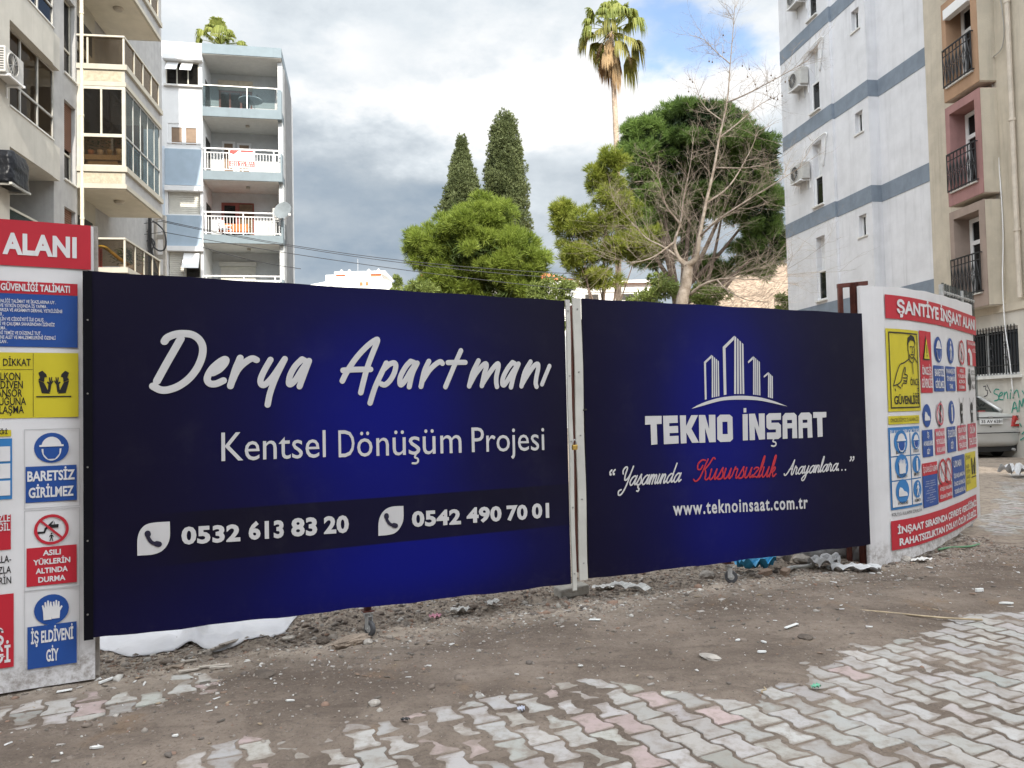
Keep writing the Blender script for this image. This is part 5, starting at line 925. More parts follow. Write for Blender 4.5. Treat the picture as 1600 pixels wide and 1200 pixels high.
for row in [('bar', tile_m, 1236, 981, (.16, .022, .006), .75, 'clean white strip lying alone on the dirt, right of the right caster', 'strip', None, 0, 'white_strip'),
            ('bar', tile_m, 929, 969, (.075, .03, .006), -.35, 'short white strip on the dirt below the concrete block', 'strip', None, 0, 'white_strip'),
            ('bar', tile_m, 165, 1066, (.10, .016, .012), 1.3, 'thin white curl of plastic beside the foot of the flat sign board', 'strip', None, 0, 'white_strip'),
            ('bar', tile_m, 100, 1079, (.07, .025, .006), .5, 'white sliver lying under the bottom edge of the flat sign board', 'strip', None, 0, 'white_strip'),
            ('rock', rock_m, 1110, 1028, (.042, 1.7, .3), .5, 'flat brown lump of wood lying alone in the middle of the dirt lane', 'lump', None, 0, 'wood_lump'),
            ('rock', rock_m, 585, 1098, (.030, .8, .6), .2, 'pale stone lying alone on the dirt lane below the left caster', 'stone', None, 1, None),
            ('rock', soil_m, 505, 1005, (.045, .9, .55), .2, 'dark grey stone between the vinyl sheet and the left caster', 'stone', None, 2, None),
            ('rock', rock_m, 575, 1006, (.03, .8, .7), .2, 'small pale stone touching the wheel of the left caster', 'stone', None, 3, None),
            ('rock', rock_m, 1415, 878, (.06, .8, .6), .2, 'brown stone at the near bottom corner of the bowed banner', 'stone', None, 4, None),
            ('rock', rock_m, 1105, 898, (.07, .8, .6), .2, 'grey stone under the right gate leaf just left of its caster', 'stone', None, 5, None),
            ('rock', rock_m, 1217, 882, (.12, .8, .6), .3, 'large grey rubble stone under the right gate leaf, behind the pipe', 'stone', None, 6, None),
            ('rock', rock_m, 1256, 878, (.10, .9, .5), .8, 'flat grey rubble slab under the right gate leaf beside the woven sacks', 'stone', None, 7, None),
            ('rock', soil_m, 1258, 998, (.045, .9, .35), .3, 'dark clod of soil on the dirt lane near the clean white strip', 'clod', None, 8, 'clod'),
            ('rock', soil_m, 413, 1055, (.05, 1.6, .25), .6, 'dark heap of crumbs left of the dirt lane below the vinyl sheet', 'clod', None, 9, 'clod'),
            ('chip', tile_m, 1153, 1005, (.05, .02, .008), .6, 'left one of two long white paint flakes on the dirt lane', 'flake', None, 1, 'paint_flake'),
            ('chip', tile_m, 1194, 1003, (.05, .02, .008), 2.3, 'right one of two long white paint flakes on the dirt lane', 'flake', None, 2, 'paint_flake'),
            ('chip', tile_m, 1190, 1019, (.07, .03, .008), .1, 'broad cream plaster flake just below the two long white flakes', 'flake', None, 3, 'paint_flake'),
            ('chip', tile_m, 1530, 924, (.09, .04, .02), .1, 'crumpled white paper knot on the dirt in front of the bowed banner', 'paper', None, 4, 'paper_scrap'),
            ('chip', tile_m, 1573, 943, (.11, .035, .01), .1, 'pale flat flake near the right picture edge above the pavers', 'flake', None, 5, 'paint_flake'),
            ('chip', paper_m, 907, 1047 - 7, (.03, .02, .006), .1, 'small white crumb by the top edge of the paved patch', 'crumb', None, 6, 'plaster_crumb'),
            ('chip', paper_m, 453, 1097, (.045, .02, .006), .1, 'white crumb on the dirt lane left of the pale stone', 'crumb', None, 7, 'plaster_crumb'),
            ('chip', paper_m, 150, 1171, (.055, .02, .008), .2, 'white chip near the bottom left corner of the lane', 'crumb', None, 8, 'plaster_crumb'),
            ('chip', paper_m, 274, 1151, (.03, .02, .006), .2, 'white chip in the dark lane right of the half buried pavers', 'crumb', None, 9, 'plaster_crumb'),
            ('chip', tile_m, 413, 1055 - 5, (.03, .02, .008), .2, 'white shard lying on the dark heap of crumbs', 'shard', None, 10, None),
            ('sheet', pink_m, 680, 972, (.075, .05, .03), .2, 'bright pink scrap of paper on the rubble right of the left caster', 'paper', None, 2, None),
            ('sheet', paper_m, 720, 957, (.14, .07, .04), .3, 'white paper scrap on the rubble between pink scrap and concrete block', 'paper', None, 3, None),
            ('sheet', paper_m, 770, 954, (.12, .06, .03), .8, 'grey-white torn paper left of the concrete block', 'paper', None, 4, None),
            ('sheet', tile_m, 985, 925, (.30, .07, .06), -.55, 'bent white strip of vinyl on the rubble right of the concrete block', 'vinyl strip', None, 5, 'vinyl_strip'),
            ('sheet', paper_m, 945, 921, (.18, .08, .03), .4, 'beige cardboard scrap between concrete block and bent vinyl strip', 'cardboard', None, 6, 'cardboard_scrap'),
            ('sheet', sack_m, 1338, 890, (.36, .10, .06), -.3, 'white torn vinyl strip at the foot of the brown frame post', 'vinyl strip', None, 7, 'vinyl_strip'),
            ('sheet', sack_m, 1288, 886, (.28, .16, .1), .4, 'grey-white crumpled film among the rubble under the right leaf', 'film', None, 8, 'plastic_film'),
            ('sheet', blue_m, 1180, 892, (.34, .15, .12), .3, 'bright blue plastic bag lying by the right caster', 'bag', None, 9, 'plastic_bag'),
            ('sheet', sack_m, 1593, 745, (.5, .35, .22), .3, 'clear plastic bag on the side street behind the car at the picture edge', 'bag', None, 11, 'plastic_bag'),
            ('sheet', paper_m, 1440, 878, (.16, .09, .03), .5, 'torn white paper at the foot of the bowed banner', 'paper', None, 12, None),
            ('sheet', green_m, 1275, 1078, (.05, .025, .02), .4, 'crumpled green sweet wrapper at the edge of the pavers', 'wrapper', None, 13, 'wrapper'),
            ('sheet', M_('foil_wrapper', (.4, .42, .5), .3, metal=.5), 814, 1113, (.035, .025, .02), .4, 'shiny crumpled foil wrapper among the half buried pavers', 'wrapper', None, 14, 'wrapper'),
            ('sheet', black_m, 633, 1128, (.04, .02, .015), .2, 'scrap of black plastic at the left edge of the half buried pavers', 'plastic', None, 15, 'plastic_scrap'),
            ('stick', straw_m, 1420, 962, (.85, .007, 0), -.43, 'long dry stalk lying across the dirt in front of the pavers', 'stalk', None, 0, 'dry_stalk'),
            ('stick', straw_m, 1194, 1081, (.075, .005, 0), 1.0, 'short pale twig standing out at the upper edge of the pavers', 'twig', None, 0, None),
            ('stick', pvc_m, 1252, 891, (.50, .017, 0), .62, 'grey plastic pipe slanting over the rubble under the right leaf', 'pipe', None, 0, 'pipe'),
            ('stick', pvc_m, 1297, 884, (.24, .010, 0), 1.1, 'thin white pipe offcut between grey pipe and woven sacks', 'pipe', None, 0, 'pipe'),
            ('stick', mat('green_hose', (.10, .22, .12), .5), 1500, 853, (.55, .010, 0), .35, 'thin green hose piece on the dirt below the bowed banner', 'hose', None, 0, 'hose'),
            ('stick', bark_m, 275, 1040, (.10, .010, 0), .8, 'dark stick on the ground below the middle of the vinyl sheet', 'stick', None, 0, 'stick'),
            ('ring', M_('chipped_disc', (.42, .38, .34), .7), 451, 999, (.042, 0, .012), 0, 'flat grey disc with a hole beside the right corner of the vinyl sheet', 'disc', None, 0, 'disc')]: scrap(*row)
# bark-like broken log by the left caster
ob = lump(.11, 77, (1.25, .36, .33), 3, .3).build('broken_log', bark_m); tag(ob, 'crumbling pale brown log piece beside the left caster', 'log'); place(ob, 549, 1003, .02, .75)
# stacked laths (a broken shutter) under the sheet
for i in range(7):
    mb = MB(); mb.box(-.085, .085, -.008, .008, 0, .008); ob = mb.build('shutter_slat', wood_m); q = gnd(327 + i * 6.5, 1027 - i * 1.6); ob.location = (q[0], q[1], gz(q[0], q[1]) + .012 + .004 * (i % 2)); ob.rotation_euler = (.2, .05, 1.15)
    tag(ob, 'grey slat in the fanned row sticking out from under the white vinyl sheet', 'slat', 'slats fanned out under the vinyl sheet')
for k, (px, py, l_, rz, lab) in enumerate(((335, 1041, .16, .35, 'upper loose grey slat on the ground below the fanned slats'), (300, 1047, .14, .5, 'loose grey slat furthest left below the vinyl sheet'), (345, 1046, .12, .2, 'lowest loose grey slat below the fanned slats'), (295, 1033, .09, .6, 'short pale slat half under the vinyl sheet'))):
    mb = MB(); mb.box(-l_ / 2, l_ / 2, -.009, .009, 0, .007); ob = mb.build('slat', wood_m); place(ob, px, py, .008, rz, (.05, .03)); tag(ob, lab, 'slat')
for k, (px, py, s_, lab) in enumerate(((1322, 876, (.30, .17, .15), 'white woven sack with blue print, nearest the frame post under the gate'), (1286, 874, (.24, .16, .12), 'second white woven sack, left of the printed one under the gate'), (1349, 880, (.16, .12, .12), 'small grey sack squeezed behind the brown frame post'))):
    ob = lump(1, 30 + k, s_, 3, .12).build('woven_sack', sack_m, smooth=True); place(ob, px, py - 3, s_[2] * .75, .3); tag(ob, lab, 'sack')
    if k == 0: mb = MB(); mb.box(-.06, .06, -.003, .003, -.01, .01); st = mb.build('print', mat('blue_print', (.05, .14, .4), .5), ob); st.location = (-.06, -.155, .055); st.rotation_euler = (-.45, -.5, .25)
for k, (px, py, rz, lab) in enumerate(((1226, 896, .9, 'broken brick standing beside the blue bag under the right leaf'), (1196, 899, .3, 'half brick lying in front of the blue bag'))):
    mb = MB(); mb.box(-.05, .05, -.03, .03, 0, .05); ob = mb.build('brick', M_('brown_brick', (.30, .22, .17), bump=.4), bevel=.006); place(ob, px, py, .0, rz, (.15, -.1)); tag(ob, lab, 'brick')
# ================================================================ BUILDINGS
class Bld:
    """a building standing on a Frame; local x along the facade, y into it"""
    def __init__(s, name, label, cat, fr): s.f = fr; s.r = thing(name, label, cat, (*fr.o, 0), fr.rz)
    def part(s, name, m, mb, parent=None, **k): return mb.build(name, m, parent or s.r, **k)
def wall(x0, x1, z0, z1, y, th, holes, rev=None):
    """wall sheet with real openings: front, reveals, back; holes (x0,x1,z0,z1)"""
    mb = MB(); xs = sorted({x0, x1, *[h[0] for h in holes], *[h[1] for h in holes]}); zs = sorted({z0, z1, *[h[2] for h in holes], *[h[3] for h in holes]})
    xs = [x for x in xs if x0 <= x <= x1]; zs = [q for q in zs if z0 <= q <= z1]
    for a, b in zip(xs, xs[1:]):
        for c, d in zip(zs, zs[1:]):
            mx, mz = (a + b) / 2, (c + d) / 2
            if any(h[0] < mx < h[1] and h[2] < mz < h[3] for h in holes): continue
            mb.quad((a, y, c), (b, y, c), (b, y, d), (a, y, d))
    for a, b, c, d in holes:
        e = y + (rev or th)
        mb.quad((a, y, c), (a, y, d), (a, e, d), (a, e, c)); mb.quad((b, y, d), (b, y, c), (b, e, c), (b, e, d)); mb.quad((a, y, d), (b, y, d), (b, e, d), (a, e, d)); mb.quad((b, y, c), (a, y, c), (a, e, c), (b, e, c))
    mb.quad((x0, y, z0), (x0, y, z1), (x0, y + th, z1), (x0, y + th, z0)); mb.quad((x1, y, z1), (x1, y, z0), (x1, y + th, z0), (x1, y + th, z1)); mb.quad((x0, y, z1), (x1, y, z1), (x1, y + th, z1), (x0, y + th, z1))
    return mb
def window(b, x0, x1, z0, z1, y, fm, gm, n=2, fw=.06, mid=None, name='window', sill=None, back=None):
    """frame with n lights, each pane a sub-part"""
    mb = MB(); mb.box(x0, x0 + fw, y, y + .06, z0, z1).box(x1 - fw, x1, y, y + .06, z0, z1).box(x0 + fw, x1 - fw, y, y + .06, z1 - fw, z1).box(x0 + fw, x1 - fw, y, y + .06, z0, z0 + fw)
    ws = [x0 + (x1 - x0) * i / n for i in range(n + 1)]
    for x in ws[1:-1]: mb.box(x - fw * .5, x + fw * .5, y - .004, y + .055, z0 + fw, z1 - fw)
    if mid: mb.box(x0 + fw, x1 - fw, y - .007, y + .05, mid - fw * .5, mid + fw * .5)
    wn = b.part(name, fm, mb)
    for a, c in zip(ws, ws[1:]): g = MB(); g.box(a + .01, c - .01, y + .028, y + .034, z0 + .01, z1 - .01); b.part('pane', gm, g, wn)
    if sill: g = MB(); g.box(x0 - .06, x1 + .06, y - sill - .04, y + .0, z0 - .05, z0 - .003); b.part('sill', M_marble, g, wn)
    if back: g = MB(); g.box(x0, x1, y + back, y + back + .02, z0, z1); b.part('curtain', M_curtain, g, wn)
    return wn
M_marble = mat('marble_sill', (.62, .61, .58), .4, .1, 8); M_curtain = mat('net_curtain', (.50, .47, .42), .9, .2, 3, streak=.4)
M_room = mat('dark_room', (.05, .045, .04), .9); white_pvc = mat('white_window_frame', (.72, .72, .72), .35, .04); cream_al = mat('cream_aluminium', (.46, .435, .37), .4, .08)
pane_m = glass('window_glass', (.35, .38, .40), .35); bronze = glass('bronze_glass', (.68, .61, .52), .8); clear_g = glass('balcony_glass', (.74, .83, .85), .72); smoke = glass('smoked_glass', (.36, .33, .30), .55)
cream = mat('cream_render', (.46, .44, .395), .85, .06, 2, .15, 80, streak=.25); greyw = mat('grey_render', (.37, .365, .36), .9, .08, 3, .3, 90, streak=.25); stucco = mat('bright_cream_render', (.42, .395, .335), .85, .06, 2, .15, 80, streak=.15); panelm = mat('stone_panel', (.40, .355, .265), .8, .15, 9, .3, 30)
soffit_m = mat('soffit_paint', (.60, .56, .47), .9, .07, 2, streak=.1); shutter_br = mat('brown_roller_shutter', (.17, .085, .055), .6, .15); alu = mat('brushed_aluminium', (.5, .49, .46), .4, .1, metal=.6)
def slats(x0, x1, z0, z1, y, step=.06):
    mb = MB(); q = z0
    while q < z1 - 1e-3:
        e = min(q + step, z1); mb.quad((x0, y, q), (x1, y, q), (x1, y + .018, e - .008), (x0, y + .018, e - .008)); mb.quad((x0, y + .018, e - .008), (x1, y + .018, e - .008), (x1, y, e), (x0, y, e)); q = e
    mb.box(x0, x1, y + .03, y + .04, z0, z1); return mb
# ---------------------------------------------------------------- cream apartment house at the left, facade along the lot
FL = Frame(at(121, 300, 21.6)[:2], (-.148, .989)); LB = Bld('apartment_building', 'cream and grey apartment block at the left picture edge with glazed projecting bays', 'building', FL)
H_LB = 20.6
levels = [4.86, 7.79, 10.72, 13.65, 16.58]               # soffit heights of the spandrel beams
holes_far = []; W2 = []
for s_ in levels:
    W2.append((-.86, -.12, s_ + .18 - .0, s_ + 2.35)); holes_far.append(W2[-1])
mb = wall(-1.5, 0, 0, H_LB, 0, .3, holes_far, rev=.12); LB.part('wall', greyw, mb)
mb = MB(); mb.box(0, 9.0, .3, 14, 0, H_LB - .004); mb.box(-14, 0.0, 1.6, 14, 0, H_LB - .006); LB.part('core', greyw, mb)
mb = MB(); mb.box(-14, -4.25, -.2, 1.6, 0, H_LB); LB.part('wall', cream, mb)                   # blind cream wall nearest the viewer
mb = MB(); mb.box(-1.5, -1.42, .3, 1.6, 0, H_LB - .01); LB.part('side_wall', greyw, mb)
for i, s_ in enumerate(levels):
    mb = MB(); mb.box(-4.25, -1.995, -.2, 1.6, s_ - .12, s_ + .80); mb.box(-1.995, -1.5, -.15, 1.6, s_ - .1, s_ + .78); LB.part('spandrel', cream, mb)
    mb = MB(); mb.box(-4.26, -1.98, -.225, -.05, s_ + .803, s_ + .84); LB.part('coping', M_marble, mb)
    top = levels[i + 1] - .12 if i + 1 < len(levels) else H_LB
    if i == 0:                                               # open loggia with a glass parapet
        mb = MB(); mb.box(-4.2, -1.6, -.12, -.105, s_ + .86, s_ + 1.42); LB.part('parapet_glass', clear_g, mb)
        mb = MB(); mb.box(-4.25, -1.55, -.14, -.09, s_ + 1.42, s_ + 1.47); LB.part('handrail', cream_al, mb)
        g = MB(); [g.box(-3.9 + .17 * k, -3.78 + .17 * k, .55, .58, s_ + .9, s_ + 2.6) for k in range(7)]; LB.part('curtain', M_curtain, g)
    else:
        window(LB, -4.25, -1.56, s_ + .84, top, -.02, alu, (smoke, bronze)[i % 2], n=3, fw=.05, mid=s_ + 1.55, name='loggia_window')
        g = MB(); g.box(-3.9, -2.2, .9, .93, s_ + .9, top - .35); LB.part('blind', mat('cream_blind', (.55, .47, .33), .9, .15), g)
    a, c, d, e = W2[i]
    if i in (0, 1): LB.part('roller_shutter', shutter_br, slats(a + .04, c - .04, d + (.9 if i == 1 else .05), e, .09)); 
    window(LB, a, c, d, e, .13, cream_al, smoke, n=1, fw=.05, mid=d + .78, name='narrow_window'); g = MB(); g.box(a - .04, c + .04, -.05, .05, d - .05, d - .003); LB.part('sill', M_marble, g)
    g = MB(); g.box(-1.4, -.02, .9, .92, s_, s_ + 2.5); LB.part('room', M_room, g)
# down pipe in the corner by the bays
mb = MB(); mb.tube([(-.02, -.13, .2), (-.02, -.13, H_LB - .1)], .05, 8); [mb.tube([(-.02, -.13, q), (-.02, -.13, q + .05)], .062, 8) for q in np.arange(1.2, 20, 2.93)]; LB.part('down_pipe', mat('cream_pipe', (.62, .57, .45), .6, .1), mb, smooth=False)
# bays
BX, BY = 3.25, -1.27
for i, zt in enumerate((5.70, 8.57, 11.5, 14.43, 17.36)):     # height of each sill line
    cap_ = MB(); cap_.box(-.06, BX + .12, BY - .07, .25, zt - .15, zt); cap_.box(-.03, BX + .08, BY - .04, .25, zt - .62, zt - .5); LB.part('bay_cornice', stucco, cap_)
    sp_ = MB(); sp_.box(0, BX + .04, BY, .28, zt - .502, zt - .148); LB.part('bay_spandrel', greyw, sp_)
    e_ = MB(); e_.box(-.012, -.003, BY + .09, -.09, zt - .47, zt - .19); LB.part('stone_panel', panelm, e_)
    e_ = MB(); e_.box(-.008, -.002, BY, .0, zt - .5, zt - .15); LB.part('end_face', stucco, e_)
    e_ = MB(); e_.box(.02, BX, BY + .03, .27, zt - .640, zt - .621); LB.part('soffit', soffit_m, e_)
    lamp = MB(); lamp.lathe((1.25, BY / 2 - .05, zt - .72), [(.0, 0), (.10, .0), (.15, .05), (.15, .08)], 14); LB.part('soffit_lamp', mat('lamp_cap', (.42, .38, .32), .5), lamp)
    rail = zt + .83; topz = zt + 2.31
    if i != 1:
        g = MB(); g.box(.02, .03, BY + .05, -.02, zt + .04, rail - .03); LB.part('parapet_glass', bronze, g); g = MB(); g.box(.05, BX - .02, BY + .035, BY + .045, zt + .04, rail - .03); LB.part('parapet_glass', bronze, g)
        g = MB(); g.box(-.03, BX + .03, BY + .0, BY + .07, rail - .03, rail + .02); g.box(-.035, .05, BY + .07, -.0, rail - .032, rail + .018); LB.part('handrail', cream_al, g)
        g = MB(); [LB.part('railing_post', cream_al, MB().box(x, x + .05, BY + .012, BY + .06, zt, rail - .03)) for x in (.0, .85, 1.65, 2.45, 3.2)]; LB.part('railing_post', cream_al, MB().box(-.0, .045, -.30, -.25, zt, rail - .03))
        g = MB(); g.box(.2, 1.9, .22, .27, zt + .05, topz - .0); LB.part('back_wall', stucco, g); g = MB(); g.box(.3, 1.5, .15, .19, zt + .0, zt + 1.6); LB.part('balcony_window', M_room, g); g = MB(); g.box(.26, 1.55, .10, .20, zt + .55, zt + .78); LB.part('shutter_box', stucco, g)
    else:
        mid = zt + .90
        for y_, x_, n_, horizontal in ((None, 0, 2, True), (BY, None, 5, False)):
            f = MB(); P = []
            if horizontal:
                f.box(-.02, .05, BY - .01, BY + .08, zt, topz); f.box(-.02, .05, -.08, .0, zt, topz); f.box(-.018, .048, BY + .08, -.08, topz - .09, topz); f.box(-.018, .048, BY + .08, -.08, zt, zt + .05); f.box(-.02, .05, BY + .08, -.08, mid - .05, mid + .04); f.box(-.016, .046, -.665, -.615, mid + .04, topz - .09)
                w_ = LB.part('bay_window', cream_al, f)
                for a, c, d, e in ((BY + .08, -.665, mid, topz - .09), (-.615, -.08, mid, topz - .09), (BY + .08, -.08, zt + .05, mid - .05)): g = MB(); g.box(.01, .016, a, c, d, e); LB.part('pane', smoke if d == mid else bronze, g, w_)
            else:
                f.box(.06, BX, BY + .0, BY + .05, topz - .06, topz); f.box(.06, BX, BY + .0, BY + .05, zt, zt + .04); f.box(.06, BX, BY + .002, BY + .05, mid - .03, mid + .02); [f.box(x - .012, x + .012, BY + .008, BY + .04, zt + .04, topz - .06) for x in (.72, 1.38, 2.04, 2.70, 3.22)]
                w_ = LB.part('bay_window', alu, f); xs = (.06, .72, 1.38, 2.04, 2.70, 3.22)
                for a, c in zip(xs, xs[1:]): g = MB(); g.box(a + .012, c - .012, BY + .022, BY + .028, zt + .04, topz - .06); LB.part('pane', clear_g, g, w_)
        rl = MB(); rl.tube([(.2, BY + .12, mid), (BX - .05, BY + .12, mid)], .02, 6); [rl.tube([(x, BY + .12, zt), (x, BY + .12, mid)], .009, 5) for x in np.arange(.25, 3.2, .13)]; LB.part('inner_railing', white_pvc, rl)
        g = MB(); g.box(.10, 3.0, .15, .2, zt, topz); LB.part('back_wall', mat('ochre_wall', (.40, .26, .14), .9), g); g = MB(); g.box(.15, .2, BY + .15, -.15, zt + .12, zt + .35); LB.part('planter', wood_m, g)
        g = MB(); g.box(2.2, 2.26, BY + .2, -.2, zt, topz - .3); LB.part('curtain', mat('orange_blind', (.44, .22, .10), .9), g)
g = MB(); g.box(-.05, BX + .1, BY - .06, .25, 20.29 - .62, 20.29); LB.part('bay_cornice', stucco, g)
# pots on the glazed bay's window board
for k, (y_, h_, c_) in enumerate(((-1.05, .20, (.62, .57, .48)), (-.80, .17, (.36, .30, .2)), (-.55, .16, (.6, .55, .5)), (-.3, .15, (.45, .22, .12)))):
    q = FL.w(.17, y_, 8.57 + .36); pt = thing('potted_plant', ('tall cream pot with a spindly plant, leftmost in the glazed bay', 'brown pot with low leaves, second from left in the glazed bay', 'pale bowl with leafy plant, third from left in the glazed bay', 'small terracotta pot at the right end of the glazed bay')[k], 'plant', q, FL.rz)
    mb = MB(); mb.lathe((0, 0, 0), [(.06, 0), (.09, h_), (.08, h_)], 12); mb.build('pot', mat('glazed_pot_%d' % k, c_, .5), pt, smooth=True)
    mb = MB(); g_ = random.Random(k)
    for _ in range(34): a_ = g_.uniform(0, 6.28); r_ = g_.uniform(.03, .13); zz = h_ + g_.uniform(.02, .30); c = np.array([r_ * math.cos(a_), r_ * math.sin(a_), zz]); d = np.array([math.cos(a_), math.sin(a_), g_.uniform(-.3, .6)]) * .06; n_ = np.array([-math.sin(a_), math.cos(a_), 0]) * .025; mb.quad(c, c + d * .5 + n_, c + d, c + d * .5 - n_)
    mb.build('leaves', leafmat('pot_leaves', (.04, .09, .02), (.09, .16, .04)), pt)
q = FL.w(.14, BY / 2, 8.57 + .24); mb = MB(); mb.box(-.09, .09, -.5, .5, -.02, .12); mb.box(-.04, .04, -.4, .4, -.235, -.02); ob = mb.build('plant_bench', mat('pale_wood', (.52, .45, .34), .7), loc=(0, 0, 0)); ob.location = tuple(q); ob.rotation_euler.z = FL.rz; tag(ob, 'pale wooden shelf carrying the pots inside the glazed bay', 'shelf')

q = FL.w(.45, -.75, 5.74); r_ = thing('toy_slide', 'yellow plastic toy slide behind the rail of the lowest visible cream balcony', 'toy', q, FL.rz); mb = MB(); mb.tube(smooth_path([(-.1, .35, .62), (-.05, .15, .60), (0, -.2, .3), (.0, -.45, .12)], 4), [.05] * 13, 8); mb.build('chute', mat('yellow_plastic', (.55, .36, .02), .4), r_, smooth=True); mb = MB(); mb.box(-.12, -.06, .30, .36, 0, .6); mb.box(.06, .12, .30, .36, 0, .6); mb.build('ladder', mat('red_plastic', (.40, .03, .03), .4), r_)
q = FL.w(1.5, -.8, 5.74); r_ = thing('potted_plant', 'large leafy plant behind the side glass of the lowest visible cream balcony', 'plant', q, FL.rz); mb = MB(); mb.lathe((0, 0, 0), [(.16, 0), (.22, .3), (.2, .3)], 14); mb.build('pot', wood_m, r_, smooth=True); mb = MB(); g_ = random.Random(77)
for _ in range(260): a_ = g_.uniform(0, 6.28); r2 = g_.uniform(.0, .42); c = np.array([r2 * math.cos(a_), r2 * math.sin(a_), .45 + g_.uniform(-.1, .42) * (1 - r2)]); d = np.array([math.cos(a_), math.sin(a_), g_.uniform(-.6, .5)]) * .11; n_ = np.array([-math.sin(a_), math.cos(a_), 0]) * .04; mb.quad(c, c + d * .5 + n_, c + d, c + d * .5 - n_)
mb.build('leaves', leafmat('pot_leaves', (.04, .09, .02), (.09, .16, .04)), r_)
def air_con(label, q, rz, group='air conditioner units on the house walls', bag=False):
    """outdoor unit, its grille looks along local -y; q is the middle of its back"""
    r_ = thing('air_conditioner', label, 'air conditioner', q, rz, group)
    mb = MB(); mb.box(-.42, .42, -.33, -.05, 0, .58); mb.build('casing', mat('ac_casing', (.44, .43, .41), .5, .08, streak=.2), r_, bevel=.02)
    mb = MB(); n = 28; c = (-.10, -.334, .29)
    mb.add([(c[0] + rr * math.cos(6.283 * i / n), c[1] - d_, c[2] + rr * math.sin(6.283 * i / n)) for rr, d_ in ((.255, 0), (.255, .02), (.235, .02), (.235, -.0)) for i in range(n)], [(k * n + i, k * n + (i + 1) % n, (k + 1) * n + (i + 1) % n, (k + 1) * n + i) for k in range(3) for i in range(n)])
    [mb.tube([(c[0] - .235 * math.cos(a_), c[1] - .012, c[2] - .235 * math.sin(a_)), (c[0] + .235 * math.cos(a_), c[1] - .012, c[2] + .235 * math.sin(a_))], .004, 4) for a_ in np.linspace(0, math.pi, 9)[:-1]]; mb.build('fan_grille', mat('ac_grille', (.40, .39, .37), .5), r_)
    mb = MB(); mb.add([(c[0], c[1] - .003, c[2])] + [(c[0] + .23 * math.cos(6.283 * i / n), c[1] - .003, c[2] + .23 * math.sin(6.283 * i / n)) for i in range(n)], [(0, 1 + i, 1 + (i + 1) % n) for i in range(n)]); mb.build('fan_opening', mat('fan_dark', (.05, .05, .05), .6), r_)
    mb = MB(); [mb.box(-.424, -.4205, -.30, -.08, .06 + .055 * k, .085 + .055 * k) for k in range(9)]; mb.build('side_vents', mat('fan_dark', (.05, .05, .05), .6), r_)
    mb = MB(); [mb.box(x, x + .04, -.40, 0, -.05, -.006) for x in (-.34, .30)]; [mb.box(x, x + .04, -.03, 0, -.3, -.05) for x in (-.34, .30)]; mb.box(-.36, .36, -.38, -.34, -.048, -.012); mb.build('bracket', white_pvc, r_)
    return r_
x_, z_ = FL.uv(8, 112, -.5)
air_con('big pale air conditioner at the left picture edge on the cream wall', FL.w(x_ + .36, -.2, z_ - .02), FL.rz)
# second one wrapped in a black bag
x_, z_ = FL.uv(18, 300, -.5); q = FL.w(x_ + .2, -.2, z_ + .16); bg_ = thing('wrapped_air_conditioner', 'air conditioner wrapped in a wrinkled black plastic bag, below the pale one', 'air conditioner', q, FL.rz)
mb = MB(); n = 20
V_ = []
for j in range(n + 1):
    for i in range(n * 2):
        a_ = 2 * math.pi * i / (2 * n); cx, cy = math.copysign(abs(math.cos(a_)) ** .45, math.cos(a_)) * .46, math.copysign(abs(math.sin(a_)) ** .45, math.sin(a_)) * .20
        hh = j / n; k = 1 + .10 * (fbm(np.array([a_ * 2.2 + 3]), np.array([hh * 5]), 8, 3)[0] - .5) * 2 - .25 * max(0, hh - .8) * 3; V_.append((cx * k, -.22 + cy * k, hh * .72 + .05 * (fbm(np.array([a_ * 1.5]), np.array([hh * 3 + 9]), 4, 3)[0] - .5)))
mb.add(V_, [(j * 2 * n + i, j * 2 * n + (i + 1) % (2 * n), (j + 1) * 2 * n + (i + 1) % (2 * n), (j + 1) * 2 * n + i) for j in range(n) for i in range(2 * n)] + [tuple(n * 2 * n + i for i in range(2 * n)), tuple(range(2 * n))[::-1]])
mb.build('bag', mat('black_bag_film', (.008, .009, .012), .35, .3, 4, .9, 9, spec=.22), bg_, smooth=True); mb = MB(); mb.box(-.44, .44, -.42, -.36, -.05, -.003); mb.box(-.4, -.34, -.36, 0, -.05, -.005); mb.box(.34, .40, -.36, 0, -.05, -.005); mb.build('bracket', alu, bg_)
# ---------------------------------------------------------------- white and blue apartment house
FW = Frame(at(317, 300, 35)[:2], (.98, .19)); WB = Bld('apartment_building', 'white apartment block with pale blue balcony fronts and white railings', 'building', FW)
whitew = mat('white_render', (.72, .72, .72), .85, .03, 2, streak=.08); bluew = mat('pale_blue_render', (.185, .225, .248), .85, .06, 2, streak=.15); bluegrey = mat('blue_grey_render', (.34, .42, .50), .85, .05, 2, streak=.1); ceil_w = mat('balcony_ceiling', (.58, .565, .53), .9, .05); innerw = mat('balcony_inner_wall', (.52, .53, .53), .9, .05)
slabs = [(15.19, 15.62), (12.26, 12.67), (9.34, 9.73), (6.42, 6.80), (3.5, 3.88)]
Wh = [(-1.55, -.12, 16.55, 17.62), (-1.5, -.10, 13.66, 14.78), (-1.5, -.12, 10.62, 11.66), (-1.5, -.12, 7.72, 8.92), (-1.5, -.12, 4.8, 6.0)]
mb = wall(-9, 0, 0, 18.55, 0, .25, Wh, rev=.22); WB.part('wall', whitew, mb); mb = MB(); mb.box(-9, -.0, 2.1, 9, 0, 18.54); mb.box(-9, -.25, .25, 2.1, 18.3, 18.55 - .006); mb.box(-.12, 0, .25, 2.1, 0, 18.52); WB.part('wall', whitew, mb)
